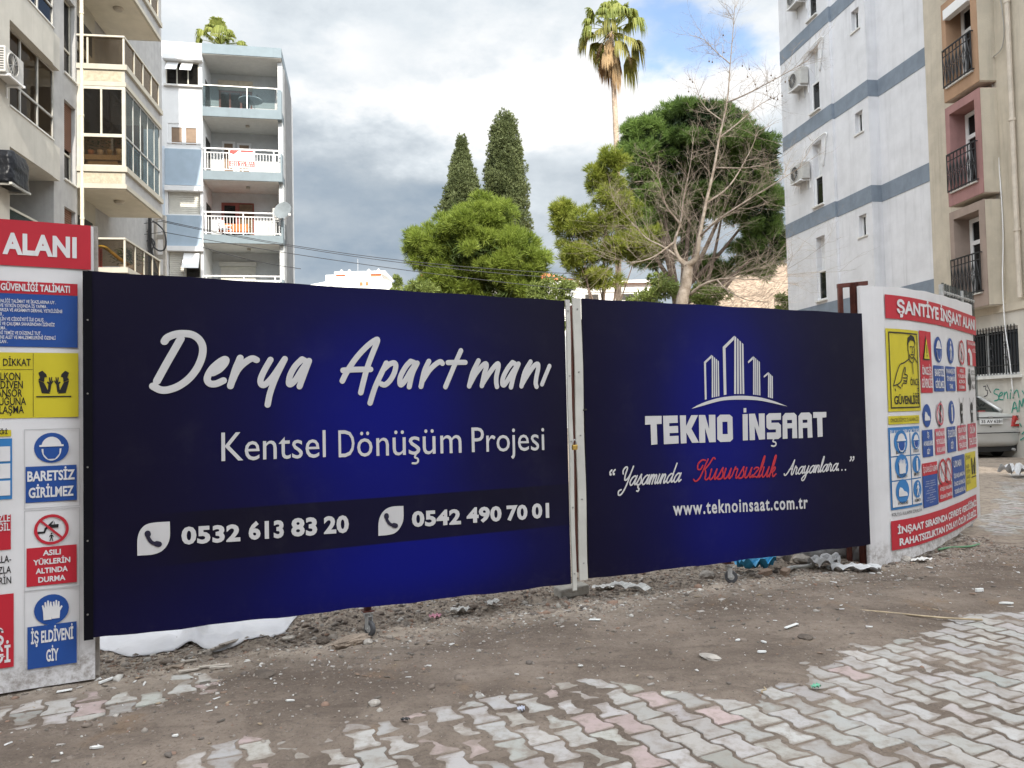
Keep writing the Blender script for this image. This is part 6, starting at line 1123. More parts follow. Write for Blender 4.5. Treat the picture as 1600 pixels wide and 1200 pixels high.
mb = MB(); mb.box(-3.9, -1.62, -.012, -.002, 0, 13.72); WB.part('shadow_panel', mat('shadow_grey_blue', (.55, .61, .68), .85, .05), mb)  # shadow of the cream block on this wall, put in as a grey-blue sheet
[WB.part('spandrel', bluegrey, MB().box(-1.60, -.05, -.06, -.003, a, b)) for a, b in ((11.95, 13.6), (9.02, 10.56), (6.1, 7.66))]
mb = MB(); mb.box(0, 3.5, 2.1, 6, 0, 18.1); mb.box(3.30, 3.5, .35, 2.1, 0, 18.08); WB.part('balcony_back_wall', innerw, mb)
mb = MB(); mb.box(3.505, 3.56, 1.0, 4.5, 0, 18.0); WB.part('side_wall', mat('shaded_grey_side', (.16, .165, .17), .9, .15, 2, streak=.3), mb)  # shade on the side wall is put into its dark grey colour
mb = MB(); mb.box(0.003, 3.52, -.02, 4.5, 18.1, 18.56); WB.part('roof_fascia', bluew, mb); mb = MB(); mb.box(.01, 3.5, .02, 2.1, 18.07, 18.098); WB.part('ceiling', ceil_w, mb)
for k, (a, b) in enumerate(slabs):
    mb = MB(); mb.box(.003, 3.5, -.02, 2.1, a, b); WB.part('balcony_slab', bluew, mb); mb = MB(); mb.box(.02, 3.3, .02, 2.09, a - .022, a - .002); WB.part('ceiling', ceil_w, mb)
    l_ = MB(); l_.lathe((1.85, .9, a - .13), [(0, 0), (.09, 0), (.09, .10)], 10); WB.part('ceiling_lamp', mat('lamp_cap', (.42, .38, .32), .5), l_)
    if k == 0:
        for x0, x1 in ((.05, 1.95), (1.98, 3.2)): g = MB(); g.box(x0, x1, -.012, 0, b + .03, b + .98); WB.part('parapet_glass', clear_g, g)
        g = MB(); g.box(.02, 3.45, -.03, .02, b + .98, b + 1.02); g.box(1.95, 1.98, -.02, .02, b, b + .98); g.box(3.28, 3.32, -.02, .02, b, b + .98); WB.part('handrail', alu, g); g = MB(); g.box(3.28, 3.5, -.02, .3, b + .002, b + .95); WB.part('parapet', bluew, g)
    else:
        g = MB(); g.box(-.05 if k == 1 else .03, 3.46, -.03, .015, b + 1.0, b + 1.06); g.box(.05, 3.4, -.02, .005, b + .82, b + .86); g.box(.05, 3.4, -.02, .005, b + .06, b + .10); [g.box(x, x + .022, -.018, .003, b + .10, b + .82) for x in np.arange(.08, 3.4, .135)]; [g.box(x, x + .05, -.025, .012, b, b + 1.0) for x in (.10, 1.72, 3.1)]; WB.part('railing', white_pvc, g)
        g = MB(); g.box(3.42, 3.5, -.015, .5, b + .002, b + .9); WB.part('parapet', bluew, g)
brown_al = mat('brown_window_frame', (.16, .065, .045), .5); redbrown = mat('red_brown_door', (.20, .05, .035), .5)
# windows of the left block
window(WB, *Wh[0], .0, cream_al, smoke, 3, .05, name='window', back=.12); g = MB(); g.box(-1.62, .06, -.32, -.003, 17.63, 17.86); WB.part('hood', whitew, g); g = MB(); g.box(-1.62, .05, -.14, -.003, 16.47, 16.545); WB.part('sill', M_marble, g)
for x in (-1.48, -.86): g = MB(); g.add([(x, -.05, 17.58), (x + .5, -.05, 17.58), (x + .46, -.42, 17.10), (x - .02, -.42, 17.10), (x, -.06, 17.57), (x + .5, -.06, 17.57), (x + .46, -.43, 17.09), (x - .02, -.43, 17.09)], [(0, 1, 2, 3), (7, 6, 5, 4), (0, 4, 5, 1), (1, 5, 6, 2), (2, 6, 7, 3), (3, 7, 4, 0)]); WB.part('awning', whitew, g)
wn = window(WB, *Wh[1], .02, white_pvc, mat('brown_blind', (.22, .15, .10), .6), 2, .17); g = MB(); g.box(-1.5, -.1, -.02, .0, 13.86, 13.90); WB.part('guard_bar', white_pvc, g, wn)
for k in (2, 3):
    a = Wh[k]; WB.part('roller_shutter', mat('cream_roller_shutter', (.60, .58, .52), .6, .06), slats(a[0] + .03, a[1] - .03 - (.7 if k == 3 else 0), a[2], a[3], .1, .09)); g = MB(); g.box(a[0] - .1, a[1] + .14, -.2, -.004, a[3] + .0, a[3] + .22); WB.part('hood', whitew, g)
a = Wh[3]; window(WB, a[0] + .7, a[1], a[2], a[3], .06, cream_al, smoke, 1, .05); g = MB(); g.add([(-.82, -.06, 8.85), (-.14, -.06, 8.85), (-.12, -.5, 8.1), (-.84, -.5, 8.1), (-.82, -.07, 8.84), (-.14, -.07, 8.84), (-.12, -.51, 8.09), (-.84, -.51, 8.09)], [(0, 1, 2, 3), (7, 6, 5, 4), (0, 4, 5, 1), (1, 5, 6, 2), (2, 6, 7, 3), (3, 7, 4, 0)]); WB.part('awning', whitew, g)
# side windows and doors behind the balconies
g = MB(); g.box(.35, 1.95, 1.95, 2.09, 17.25, 17.72); WB.part('shutter_box', mat('tan_shutter_box', (.50, .44, .34), .6), g); window(WB, .38, 1.92, 15.64, 17.25, 2.03, redbrown, smoke, 3, .09, name='balcony_door', back=.04)
window(WB, .5, 1.1, 12.7, 14.75, 2.03, white_pvc, mat('brown_blind', (.22, .15, .10), .6), 1, .1, name='balcony_door'); window(WB, 1.2, 1.85, 12.7, 14.7, 2.03, white_pvc, mat('brown_blind', (.22, .15, .10), .6), 1, .1, name='balcony_door')
window(WB, .45, 1.22, 9.75, 11.75, 2.03, redbrown, smoke, 1, .13, name='balcony_door'); window(WB, 1.22, 1.95, 9.75, 11.75, 2.03, redbrown, bronze, 1, .06, name='balcony_door', back=.03)
g = slats(.4, 2.0, 6.82, 8.65, 2.0, .07); WB.part('roller_shutter', mat('cream_roller_shutter', (.60, .58, .52), .6, .06), g); g = MB(); g.box(.35, 2.05, 1.9, 2.09, 8.65, 8.85); WB.part('shutter_box', ceil_w, g)
for zz in (16.0, 13.3, 10.2): g = MB(); g.box(.0035, .02, .75, 1.75, zz - .3, zz + 1.2); WB.part('side_window', smoke, g)
# loose things on the balconies
def on(x, y, z_): return FW.w(x, y, z_)
air_con('air conditioner on the side wall of the second balcony, behind the satellite dish', on(3.28, 1.2, 10.65), FW.rz - math.pi / 2)
r_ = thing('satellite_dish', 'grey satellite dish at the right end of the railing of the blue fronted balcony', 'dish', on(3.52, -.35, 10.85), FW.rz); mb = MB(); n = 20
mb.add([(.0, .06, 0)] + [(rr * math.cos(6.283 * i / n), -.0 + .06 * (1 - (rr / .42) ** 2), rr * 1.06 * math.sin(6.283 * i / n)) for rr in (.15, .30, .42) for i in range(n)], [(0, 1 + i, 1 + (i + 1) % n) for i in range(n)] + [(1 + k * n + i, 1 + (k + 1) * n + i, 1 + (k + 1) * n + (i + 1) % n, 1 + k * n + (i + 1) % n) for k in range(2) for i in range(n)]); d_ = mb.build('reflector', mat('dish_grey', (.15, .17, .18), .5, .1), r_, smooth=True); d_.rotation_euler = (-.35, 0, -.35)
mb = MB(); mb.tube([(0, .1, 0), (-.1, .3, -.35), (-.25, .36, -.4)], .025, 6); mb.tube([(0, .05, -.5), (.35, -.5, -.35)], .012, 5); mb.obox((.36, -.52, -.34), (.05, 0, 0), (0, .05, 0), (0, 0, .05)); mb.build('arm', zinc, r_)
r_ = thing('sale_banner', 'white and red for-sale banner tied to the third floor railing', 'banner', on(1.72, -.045, 12.72), FW.rz); mb = MB(); mb.box(-.58, .58, -.008, 0, .1, .98); mb.build('sheet', mat('banner_white', (.74, .74, .74), .6, .04), r_)
mb = MB(); mb.box(-.56, .56, -.014, -.0095, .17, .42); mb.add([(-.5, -.012, .93), (-.1, -.012, .93), (-.36, -.012, .72), (-.56, -.012, .80)], [(0, 3, 2, 1)]); mb.box(-.05, .5, -.013, -.0095, .84, .93); mb.build('red_print', mat('banner_red', (.56, .06, .05), .6), r_)
class _Flat:                                       # lettering on a plane facing local -y
    def P(s, u, v, h): return (u, -h, v)
FLAT = _Flat()
mb = MB(); text(FLAT, mb, 'SATILIK', -.46, .3, .52, .15, .012); mb.build('lettering', mat('banner_grey', (.35, .36, .4), .6), r_); 
for tx_, zz in (('0532 471 0516', .30), ('0532 433 9511', .19)): mb = MB(); text(FLAT, mb, tx_, -.5, .5, zz, .085, .017, bold=.02); mb.build('phone_number', mat('banner_white', (.74, .74, .74), .6, .04), r_)
def plastic_chair(label, q, rz, m):
    r_ = thing('plastic_chair', label, 'chair', q, rz); mb = MB(); mb.box(-.22, .22, -.22, .22, .40, .44); mb.build('seat', m, r_); mb = MB(); mb.box(-.22, .22, .20, .24, .44, .88); mb.build('backrest', m, r_)
    for sx in (-.2, .2):
        for sy in (-.2, .2): mb = MB(); mb.box(sx - .02, sx + .02, sy - .02, sy + .02, 0, .4); mb.build('leg', m, r_)
    for sx in (-.24, .24): mb = MB(); mb.box(sx - .02, sx + .02, -.2, .22, .60, .64); mb.build('armrest', m, r_)
plastic_chair('white plastic chair behind the railing of the balcony with the satellite dish', on(.8, .75, 9.75), 1.2, white_pvc)
r_ = thing('balcony_table', 'orange cloth covered table beside the white plastic chair on the balcony', 'table', on(1.15, 1.4, 9.75), FW.rz); mb = MB(); mb.box(-.65, .65, -.35, .35, .70, .74); mb.box(-.66, .66, -.36, -.34, .34, .70); mb.build('cloth_top', mat('orange_cloth', (.62, .16, .05), .8), r_); [MB().box(x - .03, x + .03, .25, .31, 0, .7).build('leg', white_pvc, r_) for x in (-.5, .5)]
r_ = thing('balcony_table', 'round white table behind the glass of the top balcony', 'table', on(2.0, .9, 15.65), FW.rz); mb = MB(); mb.lathe((0, 0, .70), [(0, 0), (.55, 0), (.55, .04), (0, .04)], 20); mb.build('top', white_pvc, r_); [MB().tube([(.3 * math.cos(a), .3 * math.sin(a), 0), (.1 * math.cos(a), .1 * math.sin(a), .7)], .025, 6).build('leg', white_pvc, r_) for a in (.5, 2.6, 4.7)]
r_ = thing('wall_lantern', 'small dark lantern on the back wall of the top balcony', 'lamp', on(2.16, 2.08, 16.95), FW.rz); mb = MB(); mb.tube([(0, 0, .1), (0, -.12, .15), (0, -.16, .06)], .012, 5); mb.build('arm', dark_steel, r_); mb = MB(); mb.lathe((0, -.16, -.2), [(.05, 0), (.09, .18), (.11, .2), (.02, .28)], 8); mb.build('lantern', dark_steel, r_)
# ---------------------------------------------------------------- white house with grey bands, right side of the lot
FR_ = Frame(at(1456, 300, 20.7)[:2], (.141, -.99)); WW = Bld('apartment_building', 'blank white apartment wall with slate-blue bands at every floor', 'building', FR_)
ww = mat('white_wall_render', (.62, .62, .64), .9, .07, 1.6, .35, 40, streak=.34, stain=.05); bandm = mat('slate_band', (.185, .22, .265), .9, .10, 3, .3, 60, streak=.2)
XE = FR_.uv(1226, 300, -.42)[0]
segs = [(XE, FR_.uv(1304, 300, -.42)[0], -.42), (FR_.uv(1304, 300, -.42)[0], FR_.uv(1362, 300, -.33)[0], -.33), (FR_.uv(1362, 300, -.33)[0], .0, 0.0)]
HW = 21.5
zb = [(q, q + .50) for q in (1.05, 4.22, 7.38, 10.55, 13.72, 16.9)]
HL = []
slot = FR_.uv(1270, 250, -.42)[0], FR_.uv(1284, 250, -.42)[0]; sq = FR_.uv(1336, 190, -.33)[0], FR_.uv(1348, 190, -.33)[0]
for i, (x0, x1, off) in enumerate(segs):
    hs = []
    if i == 0: hs = [(slot[0], slot[1], q + .63, q + 2.75) for q, _ in zb]
    if i == 1: hs = [(sq[0], sq[1], q + 2.25, q + 2.90) for q, _ in zb]
    mb = wall(x0, x1, 0, HW, off, .4, hs, rev=.22); WW.part('wall', ww, mb)
    for a, b in zb: WW.part('band', bandm, MB().box(x0 - (.003 if i == 0 else 0), x1 + (.004 if i < 2 else 0), off - .012, off + (.4 if i < 2 else .02), a, b))
    for h in hs:
        if i == 0: window(WW, h[0], h[1], h[2] + .0, h[2] + 1.0, off + .06, white_pvc, pane_m, 1, .06, name='window', sill=.1); window(WW, h[0], h[1], h[2] + 1.0, h[3], off + .2, white_pvc, mat('white_infill', (.66, .66, .66), .6), 1, .04, name='window_head')
        else: window(WW, h[0], h[1], h[2], h[3], off + .12, white_pvc, pane_m, 2, .05, name='small_window', sill=.12)
mb = MB(); mb.box(XE + .02, -.02, .3, 10, 0, HW - .01); WW.part('core', ww, mb)
gy_ = mat('grey_conduit', (.45, .44, .43), .6)
for k, (a, b) in enumerate(zb[2:5]):
    y0 = -.42; zz = a + 2.9
    mb = MB(); P = [(slot[0] - .35, y0 - .03, zz - 1.55), (slot[0] - .36, y0 - .04, zz - .6), (slot[0] - .2, y0 - .05, zz - .2), (slot[1] + .35, y0 - .05, zz - .06), (slot[1] + .3, y0 - .04, zz - .4), (slot[1] + .12, y0 - .03, zz - 1.1)]; mb.tube(smooth_path(P, 5), .022, 5)
    ob = WW.part('refrigerant_pipe', white_pvc, mb, smooth=True)
for py, lab, k in ((284, 'white air conditioner under the lower pipe loop on the banded white wall', 0), (138, 'white air conditioner by the upper pipe loop on the banded white wall', 1), (8, 'air conditioner cut by the top picture edge on the banded white wall', 2)):
    x_, z_ = FR_.uv(1250 - k * 3, py, -.62); r_ = air_con(lab, FR_.w(x_, -.42, z_), FR_.rz)
# ---------------------------------------------------------------- tan house
FT = Frame(at(1457, 300, 20.55)[:2], (.054, -.9985)); FT.o = FT.o - FT.y * .06; TB = Bld('apartment_building', 'tan rendered apartment house with framed balcony doors in orange, pink and brown', 'building', FT)
tan = mat('tan_render', (.50, .445, .36), .95, .10, 1.6, .6, 45, streak=.5); lowm = mat('pale_plinth_render', (.52, .49, .44), .9, .10, 1.8, .3, 50, streak=.3, stain=.25); HT_ = 21.5
def xz(px, py, off=0): return FT.uv(px, py, off)
gw0, gw1, gz0, gz1 = 1.25, xz(1595, 545)[0], xz(1560, 587)[1], xz(1560, 513)[1]
sill_z = [3.92, 6.54, 9.16, 11.78, 14.4]; cols = ['brown_surround', 'pink_surround', 'orange_surround', 'ochre_surround', 'tan_surround']; cv = [(.29, .225, .19), (.315, .17, .16), (.36, .225, .14), (.4, .3, .2), (.4, .33, .25)]
x0, x1 = 1.52, 2.70; hol = [(gw0, gw1, gz0, gz1)] + [(x0 + .04, x1 - .2, q + .0, q + 1.97) for q in sill_z]
mb = wall(0, 16, 3.45, HT_, 0, .35, hol[1:], rev=.5); TB.part('wall', tan, mb); mb = wall(0, 16, 0, 3.45, -.05, .35, hol[:1], rev=.18); TB.part('ground_floor_wall', lowm, mb); mb = MB(); mb.box(0.02, 15.9, .7, 10, 0, HT_ - .02); TB.part('core', M_room, mb); mb = MB(); mb.box(0, 16, -.09, .0, 3.45, 3.62); TB.part('string_course', tan, mb)
for k, q in enumerate(sill_z):
    sm = mat(cols[k], cv[k], .85, .10, 2, .3, 50, streak=.4); P_ = -.42
    a, b = x0 + .04, x1 - .2; mb = MB()
    mb.box(x0 - .12, a, P_, 0, q - .30, q + 2.17); mb.box(b, x1, P_, 0, q - .30, q + 2.17); mb.box(a, b, P_ + .001, 0, q + 1.97, q + 2.17); mb.box(a, b, P_ + .001, 0, q - .30, q - .0); TB.part('surround', sm, mb)
    mb = MB(); mb.box(x1 + .001, x1 + .012, P_ + .02, 0, q - .29, q + 2.16); mb.box(x0 - .1, x1, P_ + .02, 0, q - .312, q - .302); TB.part('surround_side', tan, mb)
    window(TB, a, b, q, q + 1.95, -.02, white_pvc, pane_m, 2, .10, mid=q + 1.35, name='balcony_door')
    mb = MB(); mb.box(a - .03, b + .03, P_ - .05, P_ + .25, q + .002, q + .035); TB.part('sill', M_marble, mb)
    rl = MB(); ya = P_ - .06; n = 8; rx = np.linspace(a - .08, b + .06, n + 1); top = q + .95
    rl.box(rx[0], rx[-1], ya - .015, ya + .015, top, top + .03); rl.box(rx[0], rx[-1], ya - .01, ya + .01, top - .16, top - .14); rl.box(rx[0], rx[-1], ya - .01, ya + .01, q + .05, q + .075)
    for i, x in enumerate(rx): rl.box(x - .009, x + .009, ya - .009, ya + .009, q + .03, top)
    for x, e in zip(rx, rx[1:]):
        m_ = (x + e) / 2
        for s_ in (0, 1): rl.tube([(x if s_ else e, ya, top - .16), (m_, ya, q + .47), (x if s_ else e, ya, q + .08)], .010, 4)
        rl.tube([(m_ + .04 * math.cos(t_), ya - .012, q + .47 + .045 * math.sin(t_)) for t_ in np.linspace(0, 6.28, 9)], .007, 4)
    for x in (rx[0], rx[-1]): rl.box(x - .01, x + .01, ya, 0.0, top, top + .025); rl.box(x - .01, x + .01, ya, 0.0, q + .05, q + .07)
    TB.part('iron_railing', mat('black_iron', (.018, .018, .02), .45), rl)
    if k == 2: mb = MB(); mb.box(a + .0, b - .0, P_ - .06, P_ + .12, q + 1.72, q + 1.96); TB.part('shutter_box', white_pvc, mb)
window(TB, gw0, gw1, gz0, gz1, .08, white_pvc, pane_m, 3, .06, name='ground_window', back=.06); g = MB(); g.box(gw0 - .1, gw1 + .08, -.14, .1, gz0 - .07, gz0 - .004); TB.part('sill', M_marble, g)
g = MB(); [g.box(x - .009, x + .009, -.10, -.082, gz0 + .02, gz1 + .04) for x in np.arange(gw0 + .02, gw1, .105)]; [g.box(gw0, gw1, -.098, -.084, q, q + .02) for q in (gz0 + .22, gz1 - .14)]
for xc in (gw0 + .4, (gw0 + gw1) / 2 + .1, gw1 - .35):
    for s_ in (-1, 1):
        for d_ in (.14, -.14): g.tube([(xc + s_ * (.02 + .05 * math.sin(t_)), -.105, (gz0 + gz1) / 2 + d_ + .075 * math.cos(t_)) for t_ in np.linspace(0, 5, 9)], .008, 4)
TB.part('window_bars', mat('black_iron', (.018, .018, .02), .45), g)
x_ = xz(1588, 200)[0]; g = MB(); g.tube([(x_, -.09, 3.7), (x_, -.09, HT_ - .2)], .055, 10); [g.tube([(x_, -.09, q), (x_, -.09, q + .06)], .07, 10) for q in (5.2, 7.7, 10.4, 13)]; TB.part('down_pipe', mat('tan_pipe', (.50, .44, .37), .6, .1), g)
x_ = xz(1555, 200)[0]; g = MB(); g.tube([(x_ + .02 * math.sin(q), -.03, q) for q in np.arange(4, 20, .7)], .012, 5); g.tube(smooth_path([(x_ - .2, -.5, 11.6), (x_ + .1, -.2, 11.0), (x_ + .35, -.06, 10.9), (x_ + .5, -.05, 10.0), (x_ + .4, -.05, 9.5), (x_ + .05, -.05, 9.4), (x_ - .1, -.05, 9.1), (x_ - .12, -.05, 8.5), (x_ + .0, -.05, 8.2)], 4), .012, 5); TB.part('wall_cable', mat('grey_cable', (.33, .32, .30), .6), g)
x_ = xz(1577, 480)[0]; g = MB(); g.tube(smooth_path([(x_ - .12, -.03, 7.5), (x_ - .05, -.03, 5.5), (x_, -.13, 4.2), (x_ + .02, -.14, 3.2), (x_ + .12, -.14, 2.4), (x_ + .14, -.1, 1.5)], 5), .014, 6); TB.part('hose', white_pvc, g, smooth=True)
# graffiti sprayed on the plinth
class _Wall:
    def P(s, u, v, h): return (u, -.053 - h, v)
    stroke = Surf.stroke
WL = _Wall(); gr = mat('green_spray', (.03, .26, .19), .7); gk = mat('dark_spray', (.03, .025, .04), .7)
zz5 = lambda pts: [np.array(xz(1500 + a / 4.29, 480 + b / 4.29, -.05)) for a, b in pts]
mb = MB(); [WL.stroke(mb, zz5(p), .011, .002 + .001 * i) for i, p in enumerate(([(158, 533), (175, 530), (172, 553), (186, 560), (182, 590), (165, 598)], [(182, 520), (207, 572)]))]; TB.part('graffiti', gk, mb)
gw_ = [MB(), MB(), MB()]
for i, p in enumerate(([(262, 552), (240, 550), (228, 575), (255, 590), (258, 618), (232, 628)], [(262, 600), (285, 585), (282, 570), (266, 585), (264, 615), (290, 620)], [(298, 570), (296, 612)], [(298, 590), (315, 568), (322, 612)], [(340, 575), (338, 612)], [(342, 555), (345, 558)], [(358, 610), (360, 568)], [(360, 585), (385, 555), (398, 605)], [(350, 705), (368, 635), (388, 700)], [(355, 680), (385, 672)], [(398, 700), (402, 625), (418, 665), (428, 612), (440, 690)], [(420, 560), (440, 590)], [(415, 800), (405, 780)], [(420, 850), (440, 830)], [(410, 890), (440, 870)])): WL.stroke(gw_[0 if i < 8 else 1 if i < 11 else 2], zz5(p), .014, .002 + .0008 * i)
for mb in gw_: TB.part('graffiti', gr, mb)
# ---------------------------------------------------------------- far houses
ter = mat('terracotta_tiles', (.50, .145, .06), .8, .25, 10, .6, 30); farw = mat('far_white_wall', (.74, .72, .68), .9, .06)
c = at(545, 440, 95); r_ = thing('far_house', 'dazzling white stepped house far behind the gate with roof sheds', 'house', (c[0], c[1], 0)); zt = lambda y: at(545, y, 95)[2]; k = 95 / FPX
mb = MB(); mb.box(-95 * k, 78 * k, 0, 12, 0, zt(447)); mb.build('wall', farw, r_)
mb = MB(); a0, a1, b0, b1 = -78 * k, 72 * k, -35 * k, 52 * k; zb0, zb1 = zt(446), zt(431); mb.add([(a0, 0.2, zb0), (a1, .2, zb0), (a1, 12, zb0), (a0, 12, zb0), (b0, 3, zb1), (b1, 3, zb1), (b1, 9, zb1), (b0, 9, zb1)], [(4, 5, 6, 7), (0, 1, 5, 4), (1, 2, 6, 5), (2, 3, 7, 6), (3, 0, 4, 7)]); mb.build('roof', farw, r_)
mb = MB(); mb.box(-45 * k, 45 * k, 3, 9, zt(440), zt(422)); mb.box(-30 * k, 52 * k, 2.6, 9.2, zt(422), zt(418)); mb.build('roof_storey', farw, r_); mb = MB(); mb.box(-28 * k, -14 * k, 2.9, 2.98, zt(424.5), zt(421.5)); mb.box(28 * k, 44 * k, 2.9, 2.98, zt(426), zt(422.5)); mb.build('tile_strip', ter, r_)
[MB().lathe((x * k, 5, zt(418)), [(.18, 0), (.22, .5), (.05, .7)], 8).build('chimney', farw, r_) for x in (-25, -12, 20, 36)]; MB().tube([(2 * k, 5, zt(418)), (2 * k, 5, zt(392))], .03, 5).build('aerial', zinc, r_); [MB().box(x * k, (x + 5) * k, -.03, -.01, zt(447), zt(441)).build('window', ter, r_) for x in (17, 26)]
c = at(868, 440, 52); r_ = thing('red_roofed_house', 'low white house with orange tiled roof seen between the pines', 'house', (c[0], c[1], 0), .05); k = 52 / FPX; zt = lambda y: at(868, y, 52)[2]
mb = MB(); mb.box(-9, 6.5, 0, 7, 0, zt(439)); mb.build('wall', farw, r_); ze, zr = zt(439), zt(414)
mb = MB(); mb.add([(-9.3, -.4, ze), (1.2, -.4, ze), (1.2, 7.4, ze), (-9.3, 7.4, ze), (-9.3, 3.5, zr + .1), (-.3, 3.5, zr + .1)], [(0, 1, 5, 4), (1, 2, 5), (2, 3, 4, 5), (3, 0, 4)]); mb.add([(1.3, -.38, ze - .25), (6.8, -.38, ze - .25), (6.8, 7.4, ze - .25), (1.3, 7.4, ze - .25), (1.3, 3.5, zr - .7), (6.8, 3.5, zr - .7)], [(0, 1, 5, 4), (1, 2, 5), (2, 3, 4, 5), (3, 0, 4)])
rf = mb.build('roof', ter, r_); mb = MB(); [mb.tube([(x, -.42, ze + .03), (x + (.0), 3.5, zr + .12)], .06, 5) for x in np.arange(-9, -.3, .3)]; mb.build('tile_ridges', ter, rf); mb = MB(); mb.box(-9.2, 1.1, -.3, -.003, ze - .35, ze - .02); mb.box(-9, 6.4, -.08, -.004, zt(458), zt(456)); mb.build('cornice', farw, r_); [MB().box(x, x + .9, -.05, -.01, zt(470), zt(461)).build('window', M_room, r_) for x in (-7, -4, 2, 4.5)]
# opposite side of the street, behind the viewer: it keeps the sun off the gate
OB = thing('apartment_building', 'plain apartment block across the street behind the viewer', 'building', (4, -17, 0)); mb = MB(); mb.box(-34, 42, -10, 0, 0, 20.2); mb.build('wall', stucco, OB); [MB().box(x, x + 1.9, .0, .06, q, q + 1.6).build('window', smoke, OB) for x in np.arange(-31, 40, 5.2) for q in (1, 4, 7, 10, 13, 16.5)]
# hillside of pale stone beyond the trees
xs = np.linspace(-260, 260, 90); ys = np.linspace(0, 1, 40); V = []
for b in ys:
    for x in xs: y = 62 + b * 120; h = (np.clip((x / y - .13 + .05 * math.sin(y * .11)) / .17, 0, 1) ** 1.3 * 30 * b ** .7 + 2 * b) * (.8 + .5 * fbm(np.array([x * .06 + 50]), np.array([y * .06]), 2)[0]) + 1.3 * (fbm(np.array([x * .35 + 99]), np.array([y * .35]), 7)[0] - .5) * b; V.append((x, y, h - .4))
F = np.array([(j * 90 + i, j * 90 + i + 1, (j + 1) * 90 + i + 1, (j + 1) * 90 + i) for j in range(39) for i in range(89)])
tag(npmesh('hillside', np.array(V), F, mat('stony_hill', (.20, .135, .09), .95, .3, 1.6, .8, 3, col2=(.40, .30, .215), stain=.5), smooth=True), kind='structure')
# ================================================================ TREES
def tufts(P, N, size, k, wd, spread=.8, rng=None, up=.25, jit=.35, fold=False):
    """k narrow blades fanned out of every point P around direction N"""
    n = len(P); r = rng; s = size * (1 + r.uniform(-jit, jit, n))
    base = np.repeat(P, k, 0); d = np.repeat(N, k, 0) + r.normal(0, spread, (n * k, 3)); d[:, 2] += up; d /= np.linalg.norm(d, axis=1)[:, None]
    L = np.repeat(s, k)[:, None]; t = np.cross(d, r.normal(0, 1, (n * k, 3))); t /= np.linalg.norm(t, axis=1)[:, None] + 1e-9; w_ = wd * (1 + r.uniform(-.3, .3, n * k))[:, None]
    V = np.stack([base, base + d * L * .45 + t * w_, base + d * L, base + d * L * .45 - t * w_], 1).reshape(-1, 3)
    return V, np.arange(len(V)).reshape(-1, 4)
def blobs_pts(bl, dens, rng, shell=.55):
    """points in the outer part of lumpy ellipsoids; bl: centre, radii"""
    P, N = [], []
    for c, r in bl:
        c = np.array(c); r = np.array(r); n = int(dens * (r[0] * r[1] * r[2]) ** (2 / 3) * 4 * math.pi) + 3
        d = rng.normal(0, 1, (n, 3)); d /= np.linalg.norm(d, axis=1)[:, None]; q = rng.uniform(shell, 1.0, n)[:, None]
        lump_ = 1 + .16 * np.sin(d[:, :1] * 5 + c[0] * 3) * np.sin(d[:, 1:2] * 5 + c[1]) * np.sin(d[:, 2:] * 6 + c[2] * 2); P.append(c + d * r * q * lump_); N.append(d)
    return np.concatenate(P), np.concatenate(N)
def pxblob(px, py, rx, ry, d, rd=None): k = d / FPX; return at(px, py, d), (rx * k, (rd or (rx + ry) / 2) * k, ry * k)
def crown(name, bl, root, m, dens, size, k, wd, seed, spread=.8, up=.25, shell=.55):
    rng = np.random.default_rng(seed); P, N = blobs_pts(bl, dens, rng, shell); V, F = tufts(P, N, size, k, wd, spread, rng, up); V = V - np.array(root.location); return npmesh(name, V, F, m, root)
def subblobs(bl, n, f, seed):
    """cover big blobs with smaller clumps near their surface so that the outline breaks up"""
    g = np.random.default_rng(seed); out = []
    for c, r in bl:
        for _ in range(n):
            d = g.normal(0, 1, 3); d /= np.linalg.norm(d); q = g.uniform(.55, .98); s = f * g.uniform(.6, 1.25); out.append((np.array(c) + d * np.array(r) * q, np.array(r) * s * np.array([1, 1, .8])))
    return out
def limbs(root, base, ends, r0, m, seed=0, name='trunk', top=None):
    g = random.Random(seed); mb = MB(); base = np.array(base, float); top = np.array(top if top is not None else base + (0, 0, 3)); mb.tube(smooth_path([base, base * .5 + top * .5 + (g.uniform(-.1, .1), 0, 0), top], 4), list(np.linspace(r0, r0 * .6, 9)), 8)
    for e in ends:
        e = np.array(e, float); s = base + (top - base) * g.uniform(.6, 1); mid = s * .5 + e * .5 + np.array([g.uniform(-.3, .3), g.uniform(-.3, .3), -.3]); mb.tube(smooth_path([s, mid, e], 4), list(np.linspace(r0 * .4, r0 * .06, 9)), 6)
    mb.v = [tuple(np.array(v) - np.array(root.location)) for v in mb.v]; return mb.build(name, m, root, smooth=True)
barkm = mat('pine_bark', (.15, .11, .085), .95, .3, 6, .8, 18); palebark = mat('plane_bark', (.21, .165, .125), .9, .3, 5, .4, 20, col2=(.30, .26, .22)); twigm = mat('bare_twigs', (.25, .205, .165), .9, .2)
def gbase(px, d): p = at(px, 600, d); return np.array([p[0], p[1], 0.0])
